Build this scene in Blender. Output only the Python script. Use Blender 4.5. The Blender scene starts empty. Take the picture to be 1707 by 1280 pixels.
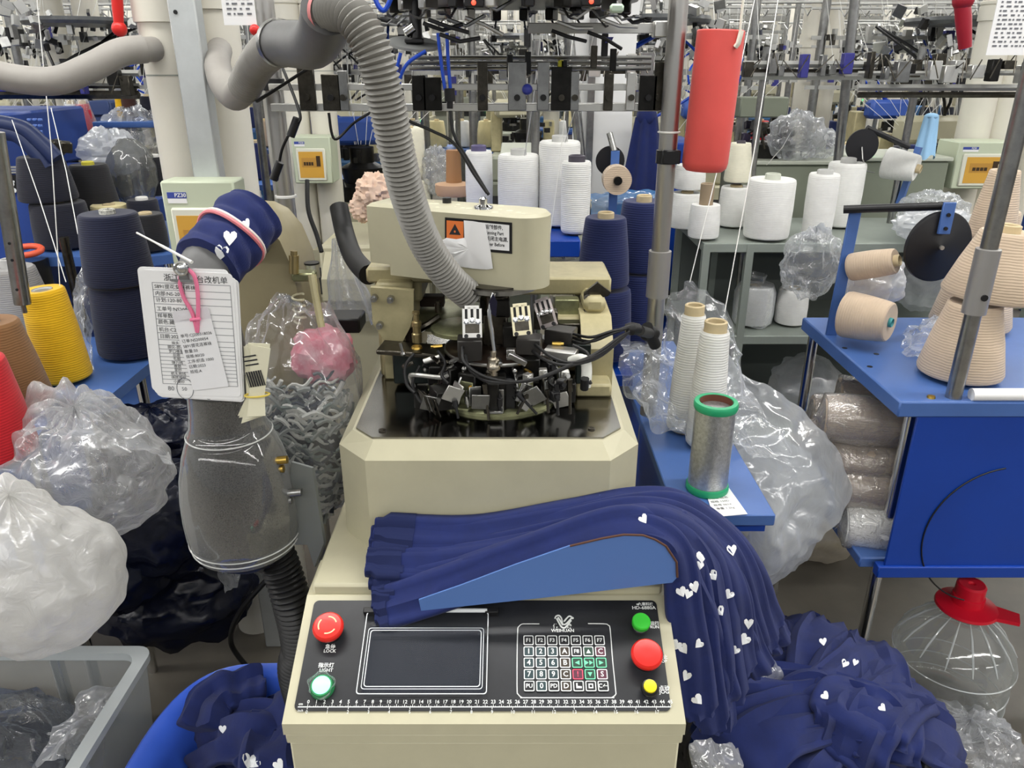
import bpy, bmesh, math, random
from math import sin, cos, pi, radians as R, sqrt, atan2
from mathutils import Vector as V, Matrix as MX, Euler, Quaternion, noise as NZ
random.seed(7)
SC = bpy.context.scene
COL = SC.collection
# ---------------------------------------------------------------- camera
TH = R(22.5); FPX = 1282.0; CZ = 1.45
cd = bpy.data.cameras.new('camera'); cam = bpy.data.objects.new('camera', cd); COL.objects.link(cam)
cam.location = (0, 0, CZ); cam.rotation_euler = (pi/2 - TH, 0, 0)
cd.sensor_fit = 'HORIZONTAL'; cd.sensor_width = 36.0; cd.lens = 36.0*FPX/1707.0
cd.clip_start = 0.05; cd.clip_end = 300
SC.camera = cam
# ---------------------------------------------------------------- view, world, lamps
SC.view_settings.view_transform = 'Standard'; SC.view_settings.look = 'None'
SC.view_settings.gamma = 1; SC.view_settings.use_curve_mapping = False
SC.view_settings.exposure = -0.07
SC.cycles.max_bounces = 8; SC.cycles.diffuse_bounces = 3; SC.cycles.glossy_bounces = 3
SC.cycles.transmission_bounces = 6; SC.cycles.transparent_max_bounces = 16
SC.cycles.sample_clamp_indirect = 4.0; SC.cycles.caustics_reflective = False; SC.cycles.caustics_refractive = False
w = bpy.data.worlds.new('world'); SC.world = w; w.use_nodes = True
w.node_tree.nodes['Background'].inputs[0].default_value = (0.92, 0.96, 1.0, 1)
w.node_tree.nodes['Background'].inputs[1].default_value = 0.32  # ambient fill, added to lift shadows where hall sides are left open
LAMPZ = 2.8
ROWS = [(-4.5, 330), (-1.6, 330), (1.2, 330), (4.0, 330), (7.0, 360), (11.0, 440), (16.0, 540), (23.0, 700), (32.0, 860), (44.0, 960), (56.0, 900)]
for ry, pw in ROWS:
    ld = bpy.data.lights.new('lamp_row', 'AREA'); ld.shape = 'RECTANGLE'
    ld.size = 24 if ry < 12 else 50; ld.size_y = 0.16; ld.energy = pw*(1 if ry < 12 else 2.0)
    ld.color = (1.0, 0.985, 0.96)
    lo = bpy.data.objects.new('lamp_row', ld); COL.objects.link(lo); lo.location = (0, ry, LAMPZ - 0.03)
    lu = bpy.data.objects.new('ceiling_uplight_fill', ld.copy()); lu.data.energy *= .4; COL.objects.link(lu); lu.location = (0, ry, LAMPZ + 0.08); lu.rotation_euler = (pi, 0, 0)  # added uplight over each row to brighten the ceiling, like light leaking from fixtures
# ---------------------------------------------------------------- pixel helpers: a photo pixel back to a point of the place
cT, sT = cos(TH), sin(TH)
def P(u, v, Y):
    a = (u-853.5)/FPX; b = (v-640)/FPX; t = Y/(cT-b*sT)
    return V((a*t, Y, CZ + t*(-sT-b*cT)))
def G(u, v, z):
    a = (u-853.5)/FPX; b = (v-640)/FPX; t = (CZ-z)/(sT+b*cT)
    return V((a*t, t*(cT-b*sT), z))
# ---------------------------------------------------------------- materials
def lin(c):
    return tuple((x/255/12.92 if x/255 <= .04045 else ((x/255+.055)/1.055)**2.4) for x in c[:3]) + (1,)
MATS = {}
def mat(name, col=(200, 200, 200), rough=.5, metal=0, bump=None, spec=.5, vary=None, coat=0, emit=0, trans=0, ior=1.45, sheen=0, alpha=1, bdist=.001):
    """bump=(kind, scale, strength); vary=(scale, amount) mottles the colour"""
    if name in MATS: return MATS[name]
    m = bpy.data.materials.new(name); m.use_nodes = True; nt = m.node_tree; N = nt.nodes; L = nt.links
    b = N['Principled BSDF']; c = lin(col)
    b.inputs['Base Color'].default_value = c; b.inputs['Roughness'].default_value = rough
    b.inputs['Metallic'].default_value = metal; b.inputs['Specular IOR Level'].default_value = spec
    b.inputs['Coat Weight'].default_value = coat; b.inputs['Transmission Weight'].default_value = trans
    b.inputs['IOR'].default_value = ior; b.inputs['Sheen Weight'].default_value = sheen; b.inputs['Alpha'].default_value = alpha
    if emit:
        b.inputs['Emission Color'].default_value = c; b.inputs['Emission Strength'].default_value = emit
    tc = N.new('ShaderNodeTexCoord')
    if vary:
        n = N.new('ShaderNodeTexNoise'); n.inputs['Scale'].default_value = vary[0]; n.inputs['Detail'].default_value = 5; n.inputs['Roughness'].default_value = .65
        L.new(tc.outputs['Object'], n.inputs['Vector'])
        mx = N.new('ShaderNodeMix'); mx.data_type = 'RGBA'
        k = vary[1]; c2 = lin(vary[2]) if len(vary) > 2 else tuple(x*(1-k) for x in c[:3]) + (1,)
        mx.inputs[6].default_value = c; mx.inputs[7].default_value = c2
        r = N.new('ShaderNodeMapRange'); r.inputs[1].default_value = .35; r.inputs[2].default_value = .7; r.inputs[4].default_value = 1 if len(vary) < 3 else k
        L.new(n.outputs['Fac'], r.inputs[0]); L.new(r.outputs[0], mx.inputs[0]); L.new(mx.outputs[2], b.inputs['Base Color'])
    if bump:
        kind, sc, st = bump
        if kind == 'noise':
            t = N.new('ShaderNodeTexNoise'); t.inputs['Detail'].default_value = 4; t.inputs['Scale'].default_value = sc; o = t.outputs['Fac']
        elif kind == 'yarn':      # wound thread: fine bands across the package, slightly crossed
            t = N.new('ShaderNodeTexWave'); t.bands_direction = 'Z'; t.inputs['Scale'].default_value = sc; t.inputs['Distortion'].default_value = 2.5; t.inputs['Detail'].default_value = 1.5; t.inputs['Detail Scale'].default_value = .6; o = t.outputs['Fac']
        elif kind == 'rib':       # knitted ribs
            t = N.new('ShaderNodeTexWave'); t.bands_direction = 'X'; t.inputs['Scale'].default_value = sc; t.inputs['Distortion'].default_value = .6; o = t.outputs['Fac']
        else:
            t = N.new('ShaderNodeTexVoronoi'); t.inputs['Scale'].default_value = sc; o = t.outputs['Distance']
        L.new(tc.outputs['Object'], t.inputs['Vector'])
        bp = N.new('ShaderNodeBump'); bp.inputs['Strength'].default_value = st; bp.inputs['Distance'].default_value = bdist
        L.new(o, bp.inputs['Height']); L.new(bp.outputs[0], b.inputs['Normal'])
    MATS[name] = m; return m
def film(name, col=(235, 238, 242), dens=.22, rough=.12, scale=30, folds=1.0, edge=.35, gloss=1.0):
    """thin crumpled plastic film: mostly clear, milky where it is seen edge-on or creased, with sharp glints"""
    if name in MATS: return MATS[name]
    m = bpy.data.materials.new(name); m.use_nodes = True; nt = m.node_tree; N = nt.nodes; L = nt.links
    N.remove(N['Principled BSDF']); out = N['Material Output']
    tc = N.new('ShaderNodeTexCoord')
    n1 = N.new('ShaderNodeTexNoise'); n1.inputs['Scale'].default_value = scale; n1.inputs['Detail'].default_value = 3; n1.inputs['Distortion'].default_value = 1.6
    L.new(tc.outputs['Object'], n1.inputs['Vector'])
    n2 = N.new('ShaderNodeTexNoise'); n2.noise_type = 'RIDGED_MULTIFRACTAL' if hasattr(n2, 'noise_type') else n2.noise_type
    n2.inputs['Scale'].default_value = scale*.55; n2.inputs['Detail'].default_value = 2; n2.inputs['Distortion'].default_value = .8
    L.new(tc.outputs['Object'], n2.inputs['Vector'])
    add = N.new('ShaderNodeMath'); add.operation = 'ADD'; L.new(n1.outputs['Fac'], add.inputs[0]); L.new(n2.outputs['Fac'], add.inputs[1])
    bp = N.new('ShaderNodeBump'); bp.inputs['Strength'].default_value = folds; bp.inputs['Distance'].default_value = .0045
    L.new(add.outputs[0], bp.inputs['Height'])
    tr = N.new('ShaderNodeBsdfTransparent'); tr.inputs[0].default_value = (.97, .975, .98, 1)
    df = N.new('ShaderNodeBsdfDiffuse'); df.inputs[0].default_value = lin(col)
    tl = N.new('ShaderNodeBsdfTranslucent'); tl.inputs[0].default_value = lin(col)
    gl = N.new('ShaderNodeBsdfGlossy'); gl.inputs['Roughness'].default_value = rough; gl.inputs[0].default_value = (1, 1, 1, 1)
    for x in (df, tl, gl): L.new(bp.outputs[0], x.inputs['Normal'])
    m1 = N.new('ShaderNodeMixShader'); m1.inputs[0].default_value = .45; L.new(df.outputs[0], m1.inputs[1]); L.new(tl.outputs[0], m1.inputs[2])
    lw = N.new('ShaderNodeLayerWeight'); lw.inputs[0].default_value = edge; L.new(bp.outputs[0], lw.inputs['Normal'])
    mr = N.new('ShaderNodeMapRange'); mr.inputs[3].default_value = dens; mr.inputs[4].default_value = min(1, dens+.55); L.new(lw.outputs['Facing'], mr.inputs[0])
    m2 = N.new('ShaderNodeMixShader'); L.new(mr.outputs[0], m2.inputs[0]); L.new(tr.outputs[0], m2.inputs[1]); L.new(m1.outputs[0], m2.inputs[2])
    b2 = N.new('ShaderNodeBump'); b2.inputs['Strength'].default_value = folds*.8; b2.inputs['Distance'].default_value = .002
    L.new(add.outputs[0], b2.inputs['Height']); L.new(b2.outputs[0], gl.inputs['Normal'])
    lf = N.new('ShaderNodeLayerWeight'); lf.inputs[0].default_value = .25
    fm = N.new('ShaderNodeMapRange'); fm.inputs[3].default_value = .05*gloss; fm.inputs[4].default_value = .34*gloss; L.new(lf.outputs['Facing'], fm.inputs[0])
    m3 = N.new('ShaderNodeMixShader'); L.new(fm.outputs[0], m3.inputs[0]); L.new(m2.outputs[0], m3.inputs[1]); L.new(gl.outputs[0], m3.inputs[2])
    L.new(m3.outputs[0], out.inputs['Surface'])
    MATS[name] = m; return m
# ---------------------------------------------------------------- mesh building
class MB:
    def __init__(s): s.v = []; s.f = []; s.m = []; s.k = 0
    def add(s, vs, fs, M=None):
        n = len(s.v)
        s.v += [(M @ V(p)) if M is not None else V(p) for p in vs]
        s.f += [[n+i for i in f] for f in fs]; s.m += [s.k]*len(fs); return s
    def box(s, c, d, b=0, rot=None, taper=1.0):
        """box centred at c, size d, chamfer b; rot = Euler/Matrix about the centre; taper scales the top"""
        M = MX.Translation(V(c))
        if rot is not None: M = M @ (rot.to_matrix().to_4x4() if isinstance(rot, Euler) else rot.to_4x4())
        x, y, z = (q/2 for q in d)
        if b <= 0:
            vs = [(sx*x*(taper if sz > 0 else 1), sy*y*(taper if sz > 0 else 1), sz*z) for sx in (-1, 1) for sy in (-1, 1) for sz in (-1, 1)]
            fs = [(0, 1, 3, 2), (4, 6, 7, 5), (0, 4, 5, 1), (2, 3, 7, 6), (0, 2, 6, 4), (1, 5, 7, 3)]
            return s.add(vs, fs, M)
        b = min(b, .49*min(d)); vs = []; idx = {}
        for sx in (-1, 1):
            for sy in (-1, 1):
                for sz in (-1, 1):
                    t = taper if sz > 0 else 1
                    for ax, p in enumerate(((sx*x, sy*(y-b), sz*(z-b)), (sx*(x-b), sy*y, sz*(z-b)), (sx*(x-b), sy*(y-b), sz*z))):
                        idx[sx, sy, sz, ax] = len(vs); vs.append((p[0]*t, p[1]*t, p[2]))
        fs = []
        for q in (-1, 1):
            fs.append([idx[q, a, c2, 0] for a, c2 in ((-1, -1), (1, -1), (1, 1), (-1, 1))][::q])
            fs.append([idx[a, q, c2, 1] for a, c2 in ((-1, -1), (-1, 1), (1, 1), (1, -1))][::q])
            fs.append([idx[a, c2, q, 2] for a, c2 in ((-1, -1), (1, -1), (1, 1), (-1, 1))][::q])
        S2 = [(-1, -1), (-1, 1), (1, 1), (1, -1)]
        for p, q in S2:
            fs.append([idx[p, q, -1, 0], idx[p, q, -1, 1], idx[p, q, 1, 1], idx[p, q, 1, 0]][::p*q])
            fs.append([idx[p, -1, q, 0], idx[p, 1, q, 0], idx[p, 1, q, 2], idx[p, -1, q, 2]][::p*q])
            fs.append([idx[-1, p, q, 1], idx[-1, p, q, 2], idx[1, p, q, 2], idx[1, p, q, 1]][::p*q])
        for sx in (-1, 1):
            for sy in (-1, 1):
                for sz in (-1, 1): fs.append([idx[sx, sy, sz, a] for a in (0, 1, 2)][::sx*sy*sz])
        return s.add(vs, fs, M)
    def bx(s, x0, x1, y0, y1, z0, z1, b=0): return s.box(((x0+x1)/2, (y0+y1)/2, (z0+z1)/2), (abs(x1-x0), abs(y1-y0), abs(z1-z0)), b)
    def cyl(s, p0, p1, r0, r1=None, n=16, caps=True):
        return s.tube([p0, p1], [r0, r0 if r1 is None else r1], n, caps)
    def tube(s, pts, r, n=8, caps=True, closed=False):
        pts = [V(p) for p in pts]; rs = list(r) if hasattr(r, '__len__') else [r]*len(pts)
        m = len(pts); vs = []; up = None
        for i, p in enumerate(pts):
            if closed: d = pts[(i+1) % m]-pts[i-1]
            else: d = pts[min(i+1, m-1)]-pts[max(i-1, 0)]
            if d.length < 1e-9: d = V((0, 0, 1))
            d.normalize()
            if up is None:
                up = V((0, 0, 1)) if abs(d.z) < .9 else V((1, 0, 0))
            up = up - d*up.dot(d)
            if up.length < 1e-6: up = d.orthogonal()
            up.normalize(); sd = d.cross(up)
            vs += [p + (up*cos(2*pi*k/n) + sd*sin(2*pi*k/n))*rs[i] for k in range(n)]
        fs = [(i*n+k, ((i+1) % m)*n+k, ((i+1) % m)*n+(k+1) % n, i*n+(k+1) % n) for i in range(m if closed else m-1) for k in range(n)]
        if caps and not closed: fs += [list(range(n)), list(range((m-1)*n, m*n))[::-1]]
        return s.add(vs, fs)
    def lathe(s, prof, n=24, o=(0, 0, 0), M=None, caps=True):
        """prof: (r, z) from bottom to top"""
        vs = []
        for r, z in prof: vs += [(r*cos(2*pi*k/n), r*sin(2*pi*k/n), z) for k in range(n)]
        fs = [(i*n+k, i*n+(k+1) % n, (i+1)*n+(k+1) % n, (i+1)*n+k) for i in range(len(prof)-1) for k in range(n)]
        if caps:
            if prof[0][0] > 1e-6: fs.append(list(range(n))[::-1])
            if prof[-1][0] > 1e-6: fs.append(list(range((len(prof)-1)*n, len(prof)*n)))
        T = MX.Translation(V(o)); T = T @ M.to_4x4() if M is not None else T
        return s.add(vs, fs, T)
    def prism(s, poly, z0, z1, M=None):
        """poly: list of (x, y) counter-clockwise, extruded z0..z1 in the frame M"""
        n = len(poly); vs = [(x, y, z0) for x, y in poly]+[(x, y, z1) for x, y in poly]
        fs = [list(range(n))[::-1], list(range(n, 2*n))]+[(i, (i+1) % n, n+(i+1) % n, n+i) for i in range(n)]
        return s.add(vs, fs, M)
    def sph(s, c, r, n=12, sc=(1, 1, 1), M=None):
        prof = [(max(1e-4, r*sin(pi*i/n))*1.0, -r*cos(pi*i/n)) for i in range(n+1)]
        T = MX.Translation(V(c)); T = T @ M.to_4x4() if M is not None else T
        T = T @ MX.Diagonal((*sc, 1)); vs = []; k2 = n*2
        for q, z in prof: vs += [(q*cos(2*pi*k/k2), q*sin(2*pi*k/k2), z) for k in range(k2)]
        fs = [(i*k2+k, i*k2+(k+1) % k2, (i+1)*k2+(k+1) % k2, (i+1)*k2+k) for i in range(n) for k in range(k2)]
        return s.add(vs, fs, T)
    def grid(s, fn, nu, nv, wrap=False):
        """fn(i/nu, j/nv) -> point; wrap joins v"""
        w_ = nv if wrap else nv+1
        vs = [fn(i/nu, j/nv) for i in range(nu+1) for j in range(w_)]
        fs = [(i*w_+j, (i+1)*w_+j, (i+1)*w_+(j+1) % w_, i*w_+(j+1) % w_) for i in range(nu) for j in range(nv)]
        return s.add(vs, fs)
    def mesh(s, name, mats, org=(0, 0, 0), sm=38):
        me = bpy.data.meshes.new(name); o = V(org)
        me.from_pydata([p-o for p in s.v], [], s.f)
        ms = mats if isinstance(mats, (list, tuple)) else [mats]
        for q in ms: me.materials.append(q)
        if len(ms) > 1: me.polygons.foreach_set('material_index', s.m)
        if sm:
            me.polygons.foreach_set('use_smooth', [True]*len(me.polygons))
            me.update(); me.set_sharp_from_angle(angle=R(sm))
        me.update(); return me
    def build(s, name, mats, parent=None, org=None, sm=38):
        """one mesh object; vertices are world coordinates, stored relative to the parent's (or its own) origin"""
        if parent is not None: off = worg(parent)
        elif org is not None: off = V(org)
        else:
            lo = [min(p[i] for p in s.v) for i in range(3)]; hi = [max(p[i] for p in s.v) for i in range(3)]
            off = V(((lo[0]+hi[0])/2, (lo[1]+hi[1])/2, lo[2]))
        ob = bpy.data.objects.new(name, s.mesh(name, mats, off, sm)); COL.objects.link(ob)
        if parent is not None: ob.parent = parent
        else: ob.location = off
        return ob
def worg(o):
    p = V(o.location)
    while o.parent: o = o.parent; p = p + o.location
    return p
def tag(o, label=None, cat=None, group=None, kind=None):
    if label: o['label'] = label
    if cat: o['category'] = cat
    if group: o['group'] = group
    if kind: o['kind'] = kind
    return o
def T(name, label, cat, loc=(0, 0, 0), group=None):
    o = bpy.data.objects.new(name, None); COL.objects.link(o); o.location = loc; o.empty_display_size = .05
    return tag(o, label, cat, group)
KIDS = {}
def dup(root, label=None, group=None, M=None, loc=None, rotz=None):
    """a copy of a thing with copies of its parts and sub-parts (mesh data shared)"""
    def cp(o, par):
        c = o.copy(); COL.objects.link(c)
        if par is not None: c.parent = par
        for ch in list(o.children): cp(ch, c)
        return c
    r = cp(root, None)
    if label: r['label'] = label
    if group: r['group'] = group
    if M is not None: r.matrix_local = M
    if loc is not None: r.location = loc
    if rotz is not None: r.rotation_euler = (0, 0, rotz)
    return r
def spline(pts, n=10):
    """Catmull-Rom through the points"""
    p = [V(q) for q in pts]; out = []
    for i in range(len(p)-1):
        a = p[max(i-1, 0)]; b = p[i]; c = p[i+1]; d = p[min(i+2, len(p)-1)]
        for k in range(n):
            t = k/n
            out.append(.5*((2*b)+(c-a)*t+(2*a-5*b+4*c-d)*t*t+(3*b-a-3*c+d)*t**3))
    out.append(p[-1]); return out
def frame(o, x, y):
    """4x4 frame with origin o, first axis x, second axis close to y"""
    x = V(x).normalized(); z = x.cross(V(y)).normalized(); y = z.cross(x)
    return MX(((x.x, y.x, z.x, o[0]), (x.y, y.y, z.y, o[1]), (x.z, y.z, z.z, o[2]), (0, 0, 0, 1)))
def text_into(mb, s, size, M, align='CENTER', ext=0.0, bold=False, sx=1.0):
    cu = bpy.data.curves.new('t', 'FONT'); cu.body = s; cu.size = size; cu.align_x = align; cu.align_y = 'CENTER'; cu.resolution_u = 2
    if bold: cu.offset = size*.018
    o = bpy.data.objects.new('t', cu); me = bpy.data.meshes.new_from_object(o)
    D = MX.Diagonal((sx, 1, 1, 1))
    mb.add([D @ v.co for v in me.vertices], [list(p.vertices) for p in me.polygons], M)
    bpy.data.objects.remove(o); bpy.data.curves.remove(cu); bpy.data.meshes.remove(me)
def rrect(x0, x1, y0, y1, r, n=4):
    out = []
    for cx, cy, a0 in ((x1-r, y0+r, -90), (x1-r, y1-r, 0), (x0+r, y1-r, 90), (x0+r, y0+r, 180)):
        out += [(cx+r*cos(R(a0+90*k/n)), cy+r*sin(R(a0+90*k/n))) for k in range(n+1)]
    return out
def ring2(mb, outer, inner, M, z=0):
    """flat frame between two equal-length outlines"""
    n = len(outer); vs = [(x, y, z) for x, y in outer]+[(x, y, z) for x, y in inner]
    mb.add(vs, [(i, (i+1) % n, n+(i+1) % n, n+i) for i in range(n)], M)
def nz(p, s=1.0, seed=0): return NZ.noise(V(p)*s+V((seed*7.31, seed*3.7, seed*1.9)))
# ---------------------------------------------------------------- palette
BEIGE = mat('beige_paint', (192, 187, 160), .38, vary=(9, .1), bump=('noise', 60, .05))
BEIGE2 = mat('beige_paint_worn', (186, 176, 136), .42, vary=(22, .25), bump=('noise', 90, .15))
STEEL = mat('steel', (168, 168, 166), .28, 1, vary=(30, .3))
STEELD = mat('oily_steel', (92, 88, 80), .3, 1, vary=(40, .5))
CHROME = mat('chrome', (215, 215, 214), .14, 1)
ALU = mat('aluminium', (218, 217, 212), .32, .85, vary=(20, .12))
BLACK = mat('black_plastic', (22, 22, 24), .38)
RUBBER = mat('black_rubber', (14, 14, 15), .5)
DARK = mat('dark_machine_metal', (40, 39, 37), .35, .6, vary=(50, .5))
BRASS = mat('brass', (196, 164, 84), .3, 1)
WHITE = mat('white_plastic', (232, 231, 226), .4)
PAPER = mat('paper', (240, 240, 240), .7)
INK = mat('black_ink', (40, 40, 44), .6)
WINK = mat('white_print', (238, 240, 238), .5)
BLUE = mat('blue_paint', (74, 108, 172), .36, vary=(7, .12), bump=('noise', 80, .06))
DBLUE = mat('deep_blue_paint', (13, 62, 158), .4, vary=(6, .1))
RED = mat('red_plastic', (214, 40, 36), .34)
GREY = mat('grey_paint', (150, 155, 146), .5, vary=(10, .12))
PVC = mat('cream_pvc', (226, 222, 209), .42, vary=(6, .06))
NAVY = mat('navy_knit', (19, 36, 98), .85, sheen=.08, bump=('rib', 420, .5), vary=(40, .22))
HEART = mat('white_knit', (240, 242, 244), .85, bump=('noise', 300, .3))
# ================================================================= the hall
FLOOR = mat('worn_concrete', (118, 112, 101), .4, vary=(2.2, .4), bump=('noise', 55, .15))
o = MB().bx(-40, 40, -8, 62, -.1, 0).build('floor', FLOOR); tag(o, kind='structure')
o = MB().bx(-40, 40, -8, 62, 4.4, 4.5).build('ceiling', mat('ceiling_white', (214, 216, 214), .8)); tag(o, kind='structure')
o = MB().bx(-40, 40, 62, 62.2, 0, 4.4).build('wall_back', mat('wall_white', (222, 222, 218), .8)); tag(o, kind='structure')
# ================================================================= helpers that read the photo
from mathutils.bvhtree import BVHTree
CAMP = V((0, 0, CZ))
def rdir(u, v):
    a = (u-853.5)/FPX; b = (v-640)/FPX
    return V((a, cT-b*sT, -sT-b*cT)).normalized()
def onplane(u, v, o, n):
    d = rdir(u, v); n = V(n); return CAMP + d*((V(o)-CAMP).dot(n)/d.dot(n))
def bvh(ob):
    me = ob.data; o = worg(ob)
    return BVHTree.FromPolygons([v.co+o for v in me.vertices], [list(p.vertices) for p in me.polygons])
def hit(tree, u, v, off=.001, fall=None):
    d = rdir(u, v); h = tree.ray_cast(CAMP, d)
    if h[0] is None: return fall
    n = h[1] if h[1].dot(d) < 0 else -h[1]
    return h[0]+n*off
def decal(mb, quad, tree, off=.001, nu=6, nv=3):
    """a thin label laid on a real surface: quad = four photo pixels, left-top, right-top, right-bottom, left-bottom"""
    q = [V((*p, 0)) for p in quad]
    pts = [[hit(tree, *(((q[0]*(1-i/nu)+q[1]*i/nu)*(1-j/nv)+(q[3]*(1-i/nu)+q[2]*i/nu)*j/nv)[:2]), off) for i in range(nu+1)] for j in range(nv+1)]
    if any(p is None for r in pts for p in r): return
    mb.add([p for r in pts for p in r], [(j*(nu+1)+i, (j+1)*(nu+1)+i, (j+1)*(nu+1)+i+1, j*(nu+1)+i+1) for i in range(nu) for j in range(nv)])
def decal_text(mb, s, o, right, up, tree, off=.0015, bold=True, align='CENTER'):
    """text on a surface: o = pixel of its middle, right = pixel step of one em to the right, up = one em up"""
    t = MB(); text_into(t, s, 1.0, None, align, bold=bold)
    pts = [hit(tree, o[0]+p.x*right[0]+p.y*up[0], o[1]+p.x*right[1]+p.y*up[1], off) for p in t.v]
    if any(p is None for p in pts): return
    mb.add(pts, t.f)
def pbox(mb, u0, v0, u1, v1, Y, dep, b=0):
    """box whose front face fills that pixel rectangle at distance Y"""
    a = P((u0+u1)/2, v0, Y); c = P((u0+u1)/2, v1, Y); m = (v0+v1)/2
    return mb.bx(P(u0, m, Y).x, P(u1, m, Y).x, Y, Y+dep, c.z, a.z, b)
# ================================================================= the sock knitting machine in the middle
M0 = T('sock_knitting_machine', 'beige circular sock knitting machine with black keypad console, filling the middle of the photo', 'knitting machine', (-.036, 1.0, 0))
X0, X1 = -.2825, .2135
mb = MB()
mb.bx(X0+.0035, X1-.0035, .7185, 1.46, .03, .667, .003)
mb.bx(X0+.001, X1-.001, .7145, 1.46, .668, .684, .002)
mb.bx(X0+.06, X1-.06, .80, 1.40, 0, .03)
mb.build('console_body', BEIGE, M0)
EX = MX(((0, 0, 1, 0), (1, 0, 0, 0), (0, 1, 0, 0), (0, 0, 0, 1)))    # (x,y,z) of a section -> (z=X, Y, Z)
mb = MB().prism([(.712, .686), (.95, .686), (.95, .775), (.868, .775), (.712, .7035)], X0, X1, EX)
cover = mb.build('console_cover', BEIGE, M0, sm=20)
mb = MB().bx(-.276, .2075, .872, 1.47, .70, .79, .004); mb.build('rear_shelf', BEIGE, M0)
# --- control panel
PO = V((0, .725, .7089)); PE2 = V((0, .136, .0613)).normalized(); PN = V((1, 0, 0)).cross(PE2)
PF = frame(PO+PN*.0015, (1, 0, 0), PE2)
def PP(u, v, h=.0015):
    p = onplane(u, v, PO+PN*h, PN)-PO; return (p.x, p.dot(PE2))
pl = [PP(*q) for q in ((490, 1188), (1118, 1188), (1097, 1003), (530, 1003))]
panel_poly = rrect(-.2705, .1975, .001, .1495, .007)
panel = MB().prism(panel_poly, -.0005, .0012, PF).build('control_panel', mat('panel_black', (30, 31, 34), .34, vary=(9, .35, (58, 60, 66))), M0)
def pt(mb, s, u, v, size, bold=True, sx=1.0, h=.0016, align='CENTER'):
    size *= .8
    x, y = PP(u, v); text_into(mb, s, size, PF @ MX.Translation((x, y, h)), align, bold=bold, sx=sx)
# ruler along the bottom edge
mb = MB(); x0, yb = PP(513, 1179); x1, _ = PP(1118, 1178)
cm = (x1-x0)/45
def bar(mb, xa, ya, xb, yb_, h=.0016): mb.add([(xa, ya, h), (xb, ya, h), (xb, yb_, h), (xa, yb_, h)], [(0, 1, 2, 3)], PF)
bar(mb, x0-.012, yb-.0006, x1, yb+.0006)
for i in range(46):
    bar(mb, x0+i*cm-.0003, yb, x0+i*cm+.0003, yb+.0035)
    text_into(mb, str(i), .0062, PF @ MX.Translation((x0+i*cm, yb+.0062, .0016)), bold=True)
for i in range(18):
    xi = x0+i*cm*2.54; bar(mb, xi-.0003, yb-.003, xi+.0003, yb); text_into(mb, str(i), .0058, PF @ MX.Translation((xi, yb-.0062, .0016)))
text_into(mb, 'cm', .0045, PF @ MX.Translation((x0-.009, yb+.0036, .0016)), bold=True); text_into(mb, 'inch', .0042, PF @ MX.Translation((x0-.008, yb-.0045, .0016)))
for k in range(90): bar(mb, x0+(k+.5)*cm/2-.0002, yb, x0+(k+.5)*cm/2+.0002, yb+.0018)
mb.build('printed_ruler', WINK, panel)
# lettering
mb = MB()
pt(mb, '急停', 551, 1079, .0085); pt(mb, 'LOCK', 550, 1086, .0075); pt(mb, '指示灯', 544, 1110, .0085); pt(mb, 'LIGHT', 544, 1118, .0078)
pt(mb, '运行', 1091, 1040, .0075); pt(mb, 'RUN', 1091, 1046, .0072); pt(mb, '停止', 1105, 1096, .0075); pt(mb, 'STOP', 1103, 1103, .0072)
pt(mb, '点动', 1107, 1148, .0085); pt(mb, 'JOG', 1107, 1154, .0085)
pt(mb, '九章科技', 1076, 1008, .0065); pt(mb, 'HD-6880A', 1073, 1014, .0082, sx=1.1)
x, y = PP(1063, 1008); mb.lathe([(.0022, 0), (.0012, .0002)], 12, M=None, o=PF @ V((x, y, .0016)))
pt(mb, '伟', 926, 1045, .009); pt(mb, '焕', 949, 1045, .009); pt(mb, 'WEIHUAN', 938, 1052, .0078, sx=1.05)
mb.build('printed_lettering', WINK, panel)
# bird-like emblem over the keypad and the bracket line around it
mb = MB()
def stroke(mb, pxs, r, h=.0018, n=6, closed=False):
    pts = [PF @ V((*PP(u, v), h)) for u, v in pxs]; mb.tube(spline(pts, n) if not closed else pts, r, 5)
stroke(mb, [(925, 1032), (927, 1028), (932, 1027), (936, 1032), (938, 1041), (943, 1041), (950, 1034), (953, 1030), (949, 1028), (945, 1031), (940, 1037)], .0011)
stroke(mb, [(928, 1032), (931, 1038), (936, 1046), (942, 1047), (948, 1040), (952, 1035)], .0012); stroke(mb, [(930, 1030), (934, 1036), (938, 1043)], .0012)
mb.sph(PF @ V((*PP(954.5, 1031), .0016)), .0016, 6)
mb.build('emblem', WINK, panel)
mb = MB()
stroke(mb, [(899, 1040.5), (878, 1040.5), (870, 1041), (865, 1045), (863, 1052), (862, 1100), (862, 1150), (864, 1158), (870, 1163), (880, 1163.5), (1012, 1163.5), (1020, 1163), (1026, 1158), (1026, 1150), (1021, 1100), (1017, 1050), (1014, 1043), (1008, 1040.5), (980, 1040)], .0007, .0012)
mb.build('keypad_outline', WINK, panel)
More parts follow.
